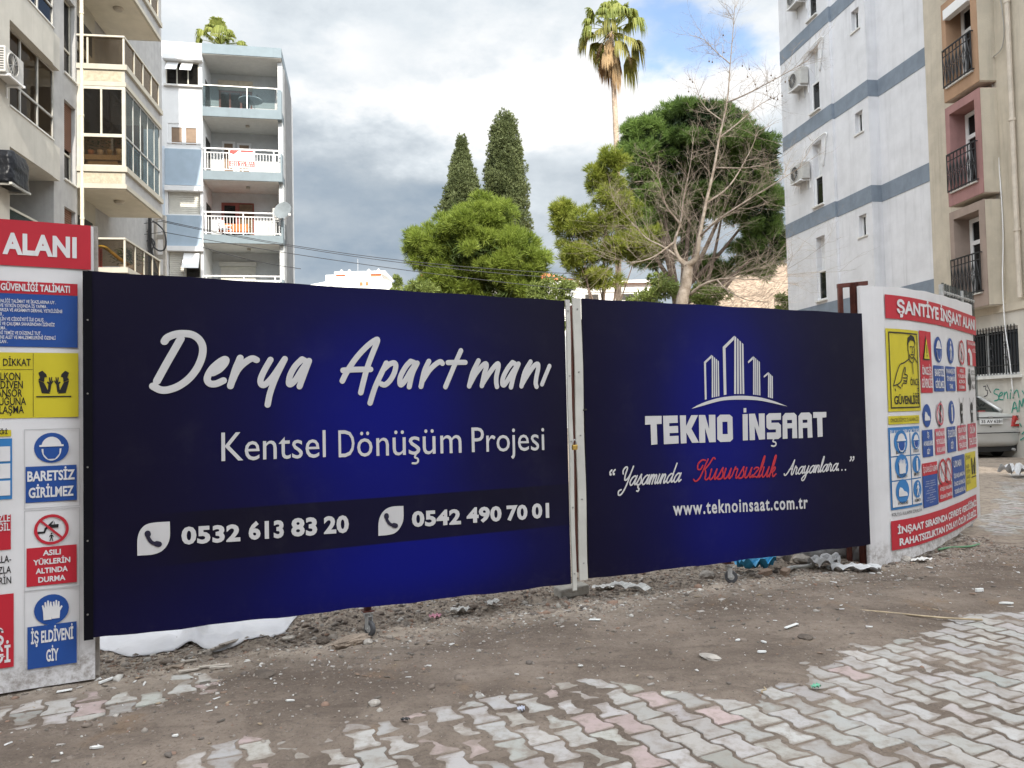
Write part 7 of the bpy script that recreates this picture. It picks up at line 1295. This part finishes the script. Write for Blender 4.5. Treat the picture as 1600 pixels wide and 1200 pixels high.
# umbrella pine, left of the middle
D_ = 32; b0 = gbase(745, D_); r_ = thing('round_pine', 'broad rounded light green pine in front of the two cypresses', 'tree', b0)
core = [pxblob(745, 395, 92, 62, D_), pxblob(690, 392, 55, 48, D_), pxblob(805, 408, 55, 50, D_), pxblob(748, 345, 60, 36, D_), pxblob(700, 448, 52, 30, D_), pxblob(800, 452, 55, 32, D_), pxblob(650, 380, 18, 22, D_)]
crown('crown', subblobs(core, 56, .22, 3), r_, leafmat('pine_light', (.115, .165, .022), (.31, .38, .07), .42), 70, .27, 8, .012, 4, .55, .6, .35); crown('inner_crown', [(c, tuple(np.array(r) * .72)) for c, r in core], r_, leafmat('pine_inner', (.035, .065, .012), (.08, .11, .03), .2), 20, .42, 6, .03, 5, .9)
limbs(r_, b0, [c for c, r in core], .28, barkm, 2, top=b0 + (0, 0, 3.6))
# cypresses
for i, (px, topy, halfw, D_, lab, seed) in enumerate(((729, 208, 40, 50, 'shorter pointed cypress, left one of the two', 5), (797, 180, 35, 53, 'taller blunt-topped cypress, right one of the two', 9))):
    b0 = gbase(px, D_); r_ = thing('cypress', lab, 'tree', b0, 0, 'pair of cypresses'); k = D_ / FPX; zt = at(px, topy, D_)[2]; g = np.random.default_rng(seed); bl = []
    for q in np.arange(0, .75, .008):
        zz = zt * (1 - q) - .5; w_ = halfw * k * ((.06 + .94 * min(1, q / .27) ** .95) if i == 0 else min(1, .42 + (q / .20) ** .8 * .58)); w_ *= 1 if q < .6 else 1 - (q - .6) * 1.2
        for _ in range(5): a = g.uniform(0, 6.283); s = g.uniform(.30, .70) * min(1, .35 + w_ / 1.2); rr = max(0, w_ - s * .6) * g.uniform(.6, 1.08); bl.append(((b0[0] + rr * math.cos(a), b0[1] + rr * math.sin(a), zz + g.uniform(-.3, .3)), (s, s, s * 1.35)))
    crown('crown', bl, r_, leafmat('cypress_green', (.055, .072, .026), (.17, .195, .08), .2), 30, .17, 6, .024, seed, .6, .8, .6); limbs(r_, b0, [], .3, barkm, 1, top=b0 + (0, 0, zt * .8))
# large dark pine at the right and its lighter neighbour
D_ = 37; b0 = gbase(1068, D_); r_ = thing('large_pine', 'big dark pine with dense domed crown behind the bare tree', 'tree', b0)
core = [pxblob(1090, 215, 95, 58, D_), pxblob(1020, 245, 52, 45, D_), pxblob(1165, 250, 58, 52, D_), pxblob(1185, 320, 42, 55, D_), pxblob(1010, 210, 38, 26, D_), pxblob(1110, 190, 45, 28, D_), pxblob(1060, 320, 62, 42, D_ + 1), pxblob(1195, 385, 34, 45, D_), pxblob(1135, 300, 60, 45, D_), pxblob(1010, 400, 30, 20, D_ + 1), pxblob(1105, 425, 38, 24, D_ + 2), pxblob(1010, 300, 40, 36, D_), pxblob(1050, 375, 45, 30, D_ + 1), pxblob(1000, 345, 30, 30, D_), pxblob(1170, 400, 30, 32, D_ + 1)]
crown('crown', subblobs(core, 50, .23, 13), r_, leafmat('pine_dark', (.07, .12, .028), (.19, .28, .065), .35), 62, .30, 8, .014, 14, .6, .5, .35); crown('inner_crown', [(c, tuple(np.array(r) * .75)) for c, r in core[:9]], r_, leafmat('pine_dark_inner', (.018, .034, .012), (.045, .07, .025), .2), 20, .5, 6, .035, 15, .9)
limbs(r_, b0, [c for c, r in core], .42, barkm, 3, top=b0 + (0, 0, 7))
D_ = 34; b0 = gbase(942, D_); r_ = thing('small_pine', 'loose yellow-green pine left of the big dark pine, round the palm trunk', 'tree', b0)
core = [pxblob(905, 345, 40, 30, D_), pxblob(948, 290, 26, 40, D_), pxblob(900, 395, 34, 26, D_), pxblob(955, 365, 34, 38, D_), pxblob(1000, 380, 42, 28, D_), pxblob(935, 435, 38, 18, D_), pxblob(955, 250, 24, 18, D_), pxblob(880, 330, 18, 16, D_), pxblob(975, 330, 30, 30, D_)]
crown('crown', subblobs(core, 20, .34, 23), r_, leafmat('pine_yellow', (.12, .165, .02), (.36, .38, .07), .42), 58, .28, 8, .013, 24, .6, .5, .35); limbs(r_, b0, [c for c, r in core], .2, barkm, 4, top=b0 + (0, 0, 5))
# shrubs at the foot of the trees
for i, (px, py, rx, ry, D_, lab) in enumerate(((655, 455, 40, 14, 30, 'low light green shrub at the left foot of the round pine'), (865, 462, 40, 22, 29, 'pale green shrub behind the meeting point of the gate leaves'), (1010, 455, 50, 22, 30, 'straggly yellowish shrub behind the right gate leaf'), (622, 440, 9, 12, 60, 'small thin sapling right of the dazzling far house'), (1105, 462, 34, 14, 30, 'low dry bush at the foot of the bare tree'), (1228, 465, 12, 14, 32, 'small green bush against the banded white wall'))):
    b0 = gbase(px, D_); r_ = thing('shrub', lab, 'shrub', b0); bl = subblobs([pxblob(px, py, rx, ry, D_), pxblob(px - rx * .3, py + ry * 1.6, rx * .8, ry, D_)], 14, .4, i); crown('crown', bl, r_, leafmat('shrub_leaf', (.09, .13, .03), (.22, .26, .07), .3), 34, .2, 6, .025, 30 + i, .9, .3, .3); mb = MB(); [mb.tube([(0, 0, 0), (random.Random(j).uniform(-.5, .5), 0, at(px, py, D_)[2])], [.04, .01], 5) for j in range(4)]; mb.build('stems', barkm, r_)
# palms
def palm(label, px, py, D_, trunk_pts, R_, seed, r0=.17):
    g = random.Random(seed); c = at(px, py, D_); b0 = gbase(trunk_pts[-1][0], D_); r_ = thing('fan_palm', label, 'tree', b0); O = np.array(r_.location)
    mb = MB(); P = smooth_path([c] + [at(x, y, D_) for x, y in trunk_pts] + [b0], 5); n = len(P); mb.tube([p - O for p in P], [r0 * .78 + r0 * .35 * i / n + .012 * math.sin(i * 2.7) for i in range(n)], 9); mb.build('trunk', mat('palm_trunk', (.36, .27, .20), .9, .3, 7, .8, 14), r_, smooth=True)
    def leaf(mb, az_, el_, L, droop, fan, dead):
        d = np.array([math.cos(az_) * math.cos(el_), math.sin(az_) * math.cos(el_), math.sin(el_)]); s = np.array([-math.sin(az_), math.cos(az_), 0]); n_ = np.cross(s, d) * -1; n_ = n_ if n_[2] > 0 or abs(el_) > 1.2 else -n_
        st = c - O + d * .15; e = st + d * L * (.62 if not dead else .3) + np.array([0, 0, -.06 * L]); mb.tube([st, (st + e) / 2 + (0, 0, .05), e], [.03, .022, .016], 4)
        nb = 24
        for i in range(nb):
            a = (i / (nb - 1) - .5) * fan; b = d * math.cos(a) + s * math.sin(a); ln = L * (.52 - .15 * abs(a) / fan) * g.uniform(.85, 1.1); w_ = .030 * L / 1.2 + .012; t_ = np.cross(b, n_); t_ /= np.linalg.norm(t_)
            m1 = e + b * ln * .55 + (0, 0, -droop * ln * .10); m2 = m1 + b * ln * .28 * (1 - droop * .45) + (0, 0, -droop * ln * .42) + np.array([g.uniform(-.04, .04), g.uniform(-.04, .04), 0]); m3 = m2 + b * ln * .06 + (0, 0, -droop * ln * (.34 + g.uniform(0, .2)))
            k = len(mb.v); mb.v += [tuple(q) for q in (e, m1 + t_ * w_, m1 - t_ * w_, m2 + t_ * w_ * .5, m2 - t_ * w_ * .5, m3)]; mb.f += [(k, k + 1, k + 2), (k + 1, k + 3, k + 4, k + 2), (k + 3, k + 5, k + 4)]
    up = MB(); low = MB(); dead = MB()
    for i in range(28): leaf(up, i * 2.4 + g.uniform(-.3, .3), g.uniform(.0, 1.1) if i > 5 else g.uniform(1.0, 1.5), R_ * g.uniform(.85, 1.2), g.uniform(.45, 1.2) if i > 5 else .35, 2.3, 0)
    for i in range(12): leaf(low, i * 2.4 + g.uniform(-.4, .4), g.uniform(-.75, .1), R_ * g.uniform(.8, 1.15), g.uniform(.8, 1.5), 2.0, 0)
    for i in range(16): leaf(dead, i * 2.4 + g.uniform(-.3, .3), g.uniform(-1.52, -1.05) if i % 3 else -.8, R_ * g.uniform(1.0, 1.7) * (.7 if not i % 3 else 1), g.uniform(.5, .9), .75, 1)
    up.build('green_fronds', leafmat('palm_green', (.11, .15, .026), (.30, .31, .07), .42), r_); low.build('yellowing_fronds', leafmat('palm_yellow', (.12, .13, .03), (.34, .30, .07), .35), r_); dead.build('dead_fronds', leafmat('palm_dead', (.26, .16, .075), (.48, .33, .17), .3), r_)
palm('tall fan palm with a skirt of dead leaves standing out against the clouds', 955, 50, 44, [(958, 120), (962, 200), (965, 300), (966, 420)], 1.95, 4)
palm('fan palm top showing behind the roof of the white and blue block', 345, 72, 47, [(347, 120), (350, 250)], 1.5, 8)
# bare plane tree
D_ = 21; b0 = gbase(1064, D_); r_ = thing('bare_tree', 'leafless plane tree with pale forked trunk and thin twigs against the pine', 'tree', b0); O = np.array(r_.location); g = random.Random(21)
T = lambda px, py, dd=0: at(px, py, D_ + dd) - O
tr = MB(); tr.tube(smooth_path([(0, 0, -.1), T(1066, 560), T(1065, 480), T(1072, 445), T(1075, 420), T(1074, 412)], 4), list(np.linspace(.21, .115, 21)), 9)
br = MB(); tw = MB()
main = [([(1074, 416, 0), (1060, 402, .1), (1054, 378, .2), (1063, 350, .3), (1068, 310, .2), (1078, 262, .0), (1084, 215, -.2)], .12), ([(1074, 416, 0), (1088, 402, -.2), (1093, 370, -.4), (1103, 318, -.4), (1116, 262, -.3), (1124, 215, -.2), (1136, 160, -.1), (1141, 100, 0), (1146, 40, .1), (1148, 10, .1)], .13),
        ([(1078, 460, 0), (1096, 446, -.3), (1120, 437, -.6), (1146, 435, -.8), (1185, 436, -1.2), (1225, 424, -1.5)], .075), ([(1060, 402, .1), (1035, 385, .4), (1010, 372, .8), (985, 345, 1.0), (962, 318, 1.2)], .06), ([(1093, 370, -.4), (1120, 345, -.9), (1160, 318, -1.3), (1205, 290, -1.6), (1250, 262, -1.8)], .06), ([(1063, 350, .3), (1040, 320, .0), (1030, 280, -.4), (1015, 250, -.6)], .05),
        ([(1136, 160, -.1), (1160, 150, -.5), (1190, 135, -.8), (1232, 112, -1.2), (1262, 95, -1.4)], .035), ([(1124, 215, -.2), (1150, 195, .5), (1185, 165, .9), (1215, 150, 1.2)], .035), ([(1120, 437, -.6), (1135, 452, -1), (1165, 468, -1.3), (1200, 472, -1.5)], .035), ([(1054, 378, .2), (1020, 402, -.3), (985, 410, -.8), (955, 402, -1)], .045), ([(1103, 318, -.4), (1140, 290, -.2), (1170, 240, .2), (1185, 205, .3)], .045), ([(1141, 100, 0), (1118, 80, .3), (1100, 62, .6)], .02), ([(1130, 190, -.1), (1100, 165, .4), (1085, 130, .7)], .025), ([(1116, 262, -.3), (1170, 262, -.9), (1215, 250, -1.4)], .04)]
def twig(p, d, L, r, lvl):
    n = 4; pts = [p]
    for i in range(n): d = d + np.array([g.gauss(0, .16), g.gauss(0, .16), g.gauss(.03, .12)]); d /= np.linalg.norm(d); pts.append(pts[-1] + d * L / n)
    (br if lvl == 0 and r > .02 else tw).tube(pts, list(np.linspace(r, r * .45, n + 1)), 4 if lvl else 5, cap=False)
    if lvl < 2:
        for _ in range(3 + (lvl == 0) * 2):
            k = g.randint(1, n); a = np.array([g.gauss(0, .7), g.gauss(0, .7), g.gauss(.05, .5)]); e = d + a; e /= np.linalg.norm(e); twig(pts[k], e, L * g.uniform(.4, .75), r * .5, lvl + 1)
ends = []
for P, r0 in main:
    Q = smooth_path([T(*p) for p in P], 4); n = len(Q); br.tube(Q, list(r0 * (1 - np.linspace(0, 1, n)) ** 1.35 * .50 + .007 + (.05 * np.exp(-np.linspace(0, 1, n) * 16) if r0 > .1 else 0)), 7)
    for i in range(2, n):
      for rep_ in (0, 1):
        if g.random() < .8:
            d = Q[i] - Q[i - 1]; L0 = np.linalg.norm(Q[-1] - Q[0]); d /= np.linalg.norm(d); e = d * .7 + np.array([g.gauss(0, .6), g.gauss(0, .6), g.gauss(.08, .45)]); e /= np.linalg.norm(e); twig(Q[i], e, g.uniform(.5, 1.0) * (1.5 if Q[i][2] < 6.5 else .8), .0055, 0); ends.append(Q[i] + e * .6)
tr.build('trunk', palebark, r_, smooth=True); br.build('branches', palebark, r_, smooth=True); tw.build('twigs', twigm, r_)
sd = MB()
for px, py in [(1078, 124), (1082, 128), (1076, 143), (1205, 118), (1211, 122), (1208, 126), (1227, 128), (1233, 126), (1204, 152), (1209, 154), (1215, 155), (1222, 150), (1180, 132), (1183, 138), (1108, 96), (1113, 97), (1171, 108), (1160, 103), (1130, 55), (1131, 82), (1198, 142), (1168, 120), (1100, 152)]:
    c = T(px, py, g.uniform(-.6, .3)); sd.tube([c + (0, 0, .12), c], .004, 3); l_ = lump(.022, px, (1, 1, 1.3), 1, .1); sd.add([tuple(np.array(v) + c) for v in l_.v], l_.f)
sd.build('seed_balls', mat('seed_ball', (.10, .075, .055), .9), r_)

# ================================================================ POLE AND CABLES
D_ = 28.5; c = gbase(252, D_); r_ = thing('utility_pole', 'concrete lattice utility pole with tangled cables below the glazed bay', 'pole', c); k = D_ / FPX; zt = at(250, 335, D_)[2]
mb = MB(); [mb.obox((x, 0, zt / 2), (.045, 0, 0), (0, .07, 0), (0, 0, zt / 2)) for x in (-.17, .17)]; [mb.box(-.13, .13, -.05, .05, q, q + .16) for q in np.arange(.6, zt, .75)]; mb.build('column', mat('pole_concrete', (.44, .41, .37), .9, .15), r_)
mb = MB(); mb.box(-.36, -.27, -.2, -.1, zt - 2.4, zt - .1); mb.tube([(-.3, -.15, zt - 2.2), (-.1, -.15, zt - 2.7), (-.25, -.15, zt - 3.1)], .06, 6); mb.obox((-.13, -.2, zt - 2.3), (.05, 0, .12), (0, .05, 0), (.1, 0, -.05)); mb.tube([(-.28, -.15, zt - 1.4), (.0, -.15, zt - 2.2), (-.2, -.15, zt - 2.9)], .035, 5); mb.build('junction_hardware', mat('dark_fitting', (.04, .04, .042), .5), r_)
mb = MB(); loop = lambda pts, r0: mb.tube(smooth_path([np.array([(x - 252) * k, -.2, at(x, y, D_)[2]]) for x, y in pts], 5), r0, 5)
loop([(244, 345), (254, 352), (262, 362), (265, 378), (262, 390), (254, 392), (246, 386), (243, 376)], .03); loop([(228, 345), (222, 358), (216, 366), (214, 356), (222, 347)], .015); loop([(236, 362), (224, 362), (219, 374), (226, 380), (236, 376)], .015); loop([(214, 374), (216, 384), (224, 386)], .015); loop([(238, 345), (237, 385), (243, 402)], .02); loop([(242, 372), (247, 380), (243, 392), (247, 404)], .03); mb.build('cable_loops', mat('black_cable', (.03, .03, .033), .5), r_)
cbm = mat('black_cable', (.03, .03, .033), .5); pole = lambda y: at(252, y, D_)
def cable(label, a, b, sag, r0=.012, n=16):
    a, b = np.array(a), np.array(b); P = [a + (b - a) * t_ + np.array([0, 0, -sag * 4 * t_ * (1 - t_)]) for t_ in np.linspace(0, 1, n)]; mb = MB(); mb.tube([p - a for p in P], r0, 5); ob = mb.build('overhead_cable', cbm, smooth=True); ob.location = tuple(a); tag(ob, label, 'cable', 'cables strung from the utility pole')
for a, b, sag, lab in ((pole(344), at(905, 428, 27), .35, 'uppermost cable from the pole across the round pine'), (pole(346), at(900, 436, 27.4), .30, 'second cable from the pole, just below the uppermost one'), (pole(362), at(905, 454, 26.5), .15, 'cable from middle of the pole passing lowest before the round pine'), (pole(346), at(100, 360, 27), .02, 'upper cable from the pole to the cream block at the left'), (pole(363), at(90, 378, 27), .03, 'lower cable with black clamps between pole and cream block')): cable(lab, a, b, sag)
cable('pale cable sagging across the lowest balcony of the blue fronted block', at(313, 385, 33), at(470, 420, 31), .1, .014)
# ================================================================ CAR
cc = at(1545, 640, 17.3); CB = rise(np.array(17.3)) ; car = thing('parked_car', 'silver-grey saloon car seen from behind, parked by the graffiti wall', 'car', (cc[0], cc[1], float(CB)), math.atan2(.9985, -.054) - math.pi / 2)
paint = mat('silver_paint', (.52, .515, .50), .32, .03, 3, metal=.35, coat=.6); dark_pl = mat('black_car_plastic', (.02, .02, .021), .5); car_glass = glass('car_glass', (.25, .33, .31), .30); red_l = mat('red_lens', (.36, .012, .010), .15, .1, coat=.6); clear_l = mat('clear_lens', (.6, .55, .5), .15, coat=.6)
# stations along the car: y from the rear, half width, sill height, waist height, deck height at the centre
ST = [(-.02, .60, .42, .66, .70), (.02, .74, .33, .80, .93), (.10, .81, .27, .92, 1.035), (.30, .845, .22, .955, 1.075), (.75, .85, .19, .96, 1.085), (1.3, .85, .19, .955, 1.07), (2.2, .85, .19, .94, 1.02), (3.0, .845, .19, .92, .98), (3.6, .83, .22, .84, .93), (4.1, .78, .26, .70, .80), (4.30, .62, .34, .58, .62)]
V, F = [], []
for y, w_, s_, wa, dk in ST:
    ring = [(0, s_), (w_ * .8, s_), (w_ * .96, s_ + .06), (w_ * 1.0, s_ + (wa - s_) * .45), (w_ * .985, s_ + (wa - s_) * .75), (w_ * .94, wa), (w_ * .86, wa + (dk - wa) * .55), (w_ * .5, dk - .008), (0, dk)]
    V += [(x, y, z_) for x, z_ in ring] + [(-x, y, z_) for x, z_ in ring[-2:0:-1]]
nn = 16
for i in range(len(ST) - 1):
    for j in range(nn): F.append((i * nn + j, i * nn + (j + 1) % nn, (i + 1) * nn + (j + 1) % nn, (i + 1) * nn + j))
F.append(tuple(range(nn))[::-1]); F.append(tuple((len(ST) - 1) * nn + j for j in range(nn)))
mb = MB(); mb.add(V, F); mb.build('body', paint, car, smooth=True, subsurf=2)
# cabin: glass house with pillars and roof
def ringc(y, wb, zb_, wt, zt): return [(-wb, y, zb_), (-wt, y, zt), (wt, y, zt), (wb, y, zb_)]
CS = [(.52, .70, 1.06, .66, 1.075), (1.12, .77, 1.04, .58, 1.39), (1.55, .785, 1.02, .60, 1.43), (2.35, .785, 1.0, .60, 1.43), (2.75, .78, .98, .58, 1.38), (3.45, .74, .94, .68, .955)]
mb = MB(); Vc = [p for s_ in CS for p in ringc(*s_)]; mb.add(Vc, [(i * 4 + j, i * 4 + j + 1, (i + 1) * 4 + j + 1, (i + 1) * 4 + j) for i in range(len(CS) - 1) for j in range(3)]); mb.build('glass_house', car_glass, car)
mb = MB(); g_ = lambda i, j: np.array(Vc[i * 4 + j])
for i, j, k_ in ((0, 1, 1), (0, 2, 1)): mb.tube([g_(0, j), g_(1, j)], [.05, .045], 6)
mb.add([tuple(g_(1, 1) + (0, -.02, .012)), tuple(g_(1, 2) + (0, -.02, .012)), (-.62, 1.5, 1.452), (.62, 1.5, 1.452), (-.62, 2.35, 1.452), (.62, 2.35, 1.452), tuple(g_(4, 1) + (0, 0, .012)), tuple(g_(4, 2) + (0, 0, .012)), (0, 1.15, 1.425), (0, 1.5, 1.475), (0, 2.35, 1.475), (0, 2.75, 1.41)], [(0, 8, 9, 2), (8, 1, 3, 9), (2, 9, 10, 4), (9, 3, 5, 10), (4, 10, 11, 6), (10, 5, 7, 11)])
for s_ in (0, 3): t_ = 1 if s_ == 0 else 2; [mb.tube([g_(i, s_), g_(i, t_)], .035, 6) for i in (2, 3)]; mb.tube([g_(4, t_), g_(5, t_)], .035, 6); mb.tube([g_(1, t_), g_(2, t_), g_(3, t_), g_(4, t_)], .035, 6)
mb.build('roof', paint, car, smooth=True)
mb = MB(); mb.box(-.62, .62, .66, 1.2, .7, 1.02); [mb.box(x - .24, x + .24, 1.25, 1.4, .6, 1.28) for x in (-.36, .36)]; mb.build('seats', dark_pl, car)
mb = MB(); mb.box(-.86, .86, .9, 3.4, .14, .3); mb.box(-.78, .78, .1, .9, .17, .34); mb.build('underbody', dark_pl, car)
for sx in (-1, 1):
    lens = MB(); P = [(.60, -.012, .98), (.775, .05, .965), (.835, .18, .93), (.825, .14, .80), (.76, .03, .735), (.50, -.018, .735)]
    P = [(sx * x, y - .022, z_) for x, y, z_ in P]; Q = [(x * .97, y + .08, z_) for x, y, z_ in P]; n = len(P)
    lens.add(P + Q, [tuple(range(n)) if sx < 0 else tuple(range(n))[::-1], *[(i, (i + 1) % n, n + (i + 1) % n, n + i) for i in range(n)]]); tl_ = lens.build('tail_light', red_l, car)
    c_ = MB(); c_.add([(sx * x, y - .026, z_) for x, y, z_ in ((.62, -.005, .87), (.78, .045, .86), (.75, .03, .79), (.57, -.012, .79))], [(0, 1, 2, 3)]); c_.build('clear_lens', clear_l, tl_)
    for y in (.78, 3.42):
        wc = np.array([sx * .76, y, .30]); wh = MB(); wh.tube([wc + (sx * -.09, 0, 0), wc + (sx * -.075, 0, 0), wc + (sx * .075, 0, 0), wc + (sx * .09, 0, 0)], [.27, .30, .30, .27], 26); w_ = wh.build('wheel', mat('tyre', (.022, .022, .023), .8), car, smooth=False); rm = MB(); rm.cyl(wc + (sx * .07, 0, 0), (sx, 0, 0), .19, .026, 20, .17); rm.build('rim', zinc, w_)
        ar = MB(); ar.tube([wc + np.array([sx * .10 - sx * .02, .34 * math.cos(a), .34 * math.sin(a)]) for a in np.linspace(.0, math.pi, 15)], .03, 6); ar.build('wheel_arch', dark_pl, car)
mb = MB(); mb.box(-.265, .265, -.068, -.06, .80, .92); pl_ = mb.build('number_plate', mat('plate_white', (.72, .72, .72), .4, .03), car)
class _Rear:
    def P(s, u, v, h): return (u, -.068 - h, v)
mb = MB(); text(_Rear(), mb, '35 AV 6281', -.235, .25, .826, .068, .003, bold=.02); mb.build('lettering', ink['black'], pl_)
mb = MB(); mb.box(-.255, .255, -.0685, -.061, .915, .922); mb.build('plate_edge', ink['black'], pl_)
mb = MB(); mb.box(-.50, .52, -.052, -.0, .935, .957); mb.build('trunk_trim', dark_pl, car, bevel=.006); mb = MB(); mb.lathe((0, -.052, .955), [(.0, 0), (.05, .0), (.05, .02), (0, .02)], 14); mb.box(-.05, .05, -.054, -.03, .94, .975); mb.build('badge', zinc, car)
mb = MB(); mb.box(-.18, .14, .33, .36, 1.078, 1.098); mb.build('brake_light', red_l, car); mb = MB(); mb.cyl((.0, -.036, .74), (0, -1, 0), .018, .012, 12); mb.build('lock', dark_pl, car)
mb = MB(); mb.tube(smooth_path([(-.80, .12, .60), (-.62, -.045, .60), (0, -.062, .60), (.62, -.045, .60), (.80, .12, .60)], 5), .012, 6); mb.build('bumper_seam', dark_pl, car); mb = MB(); mb.tube([(.55, .05, .22), (.55, -.02, .21)], .03, 10); mb.build('exhaust', zinc, car)
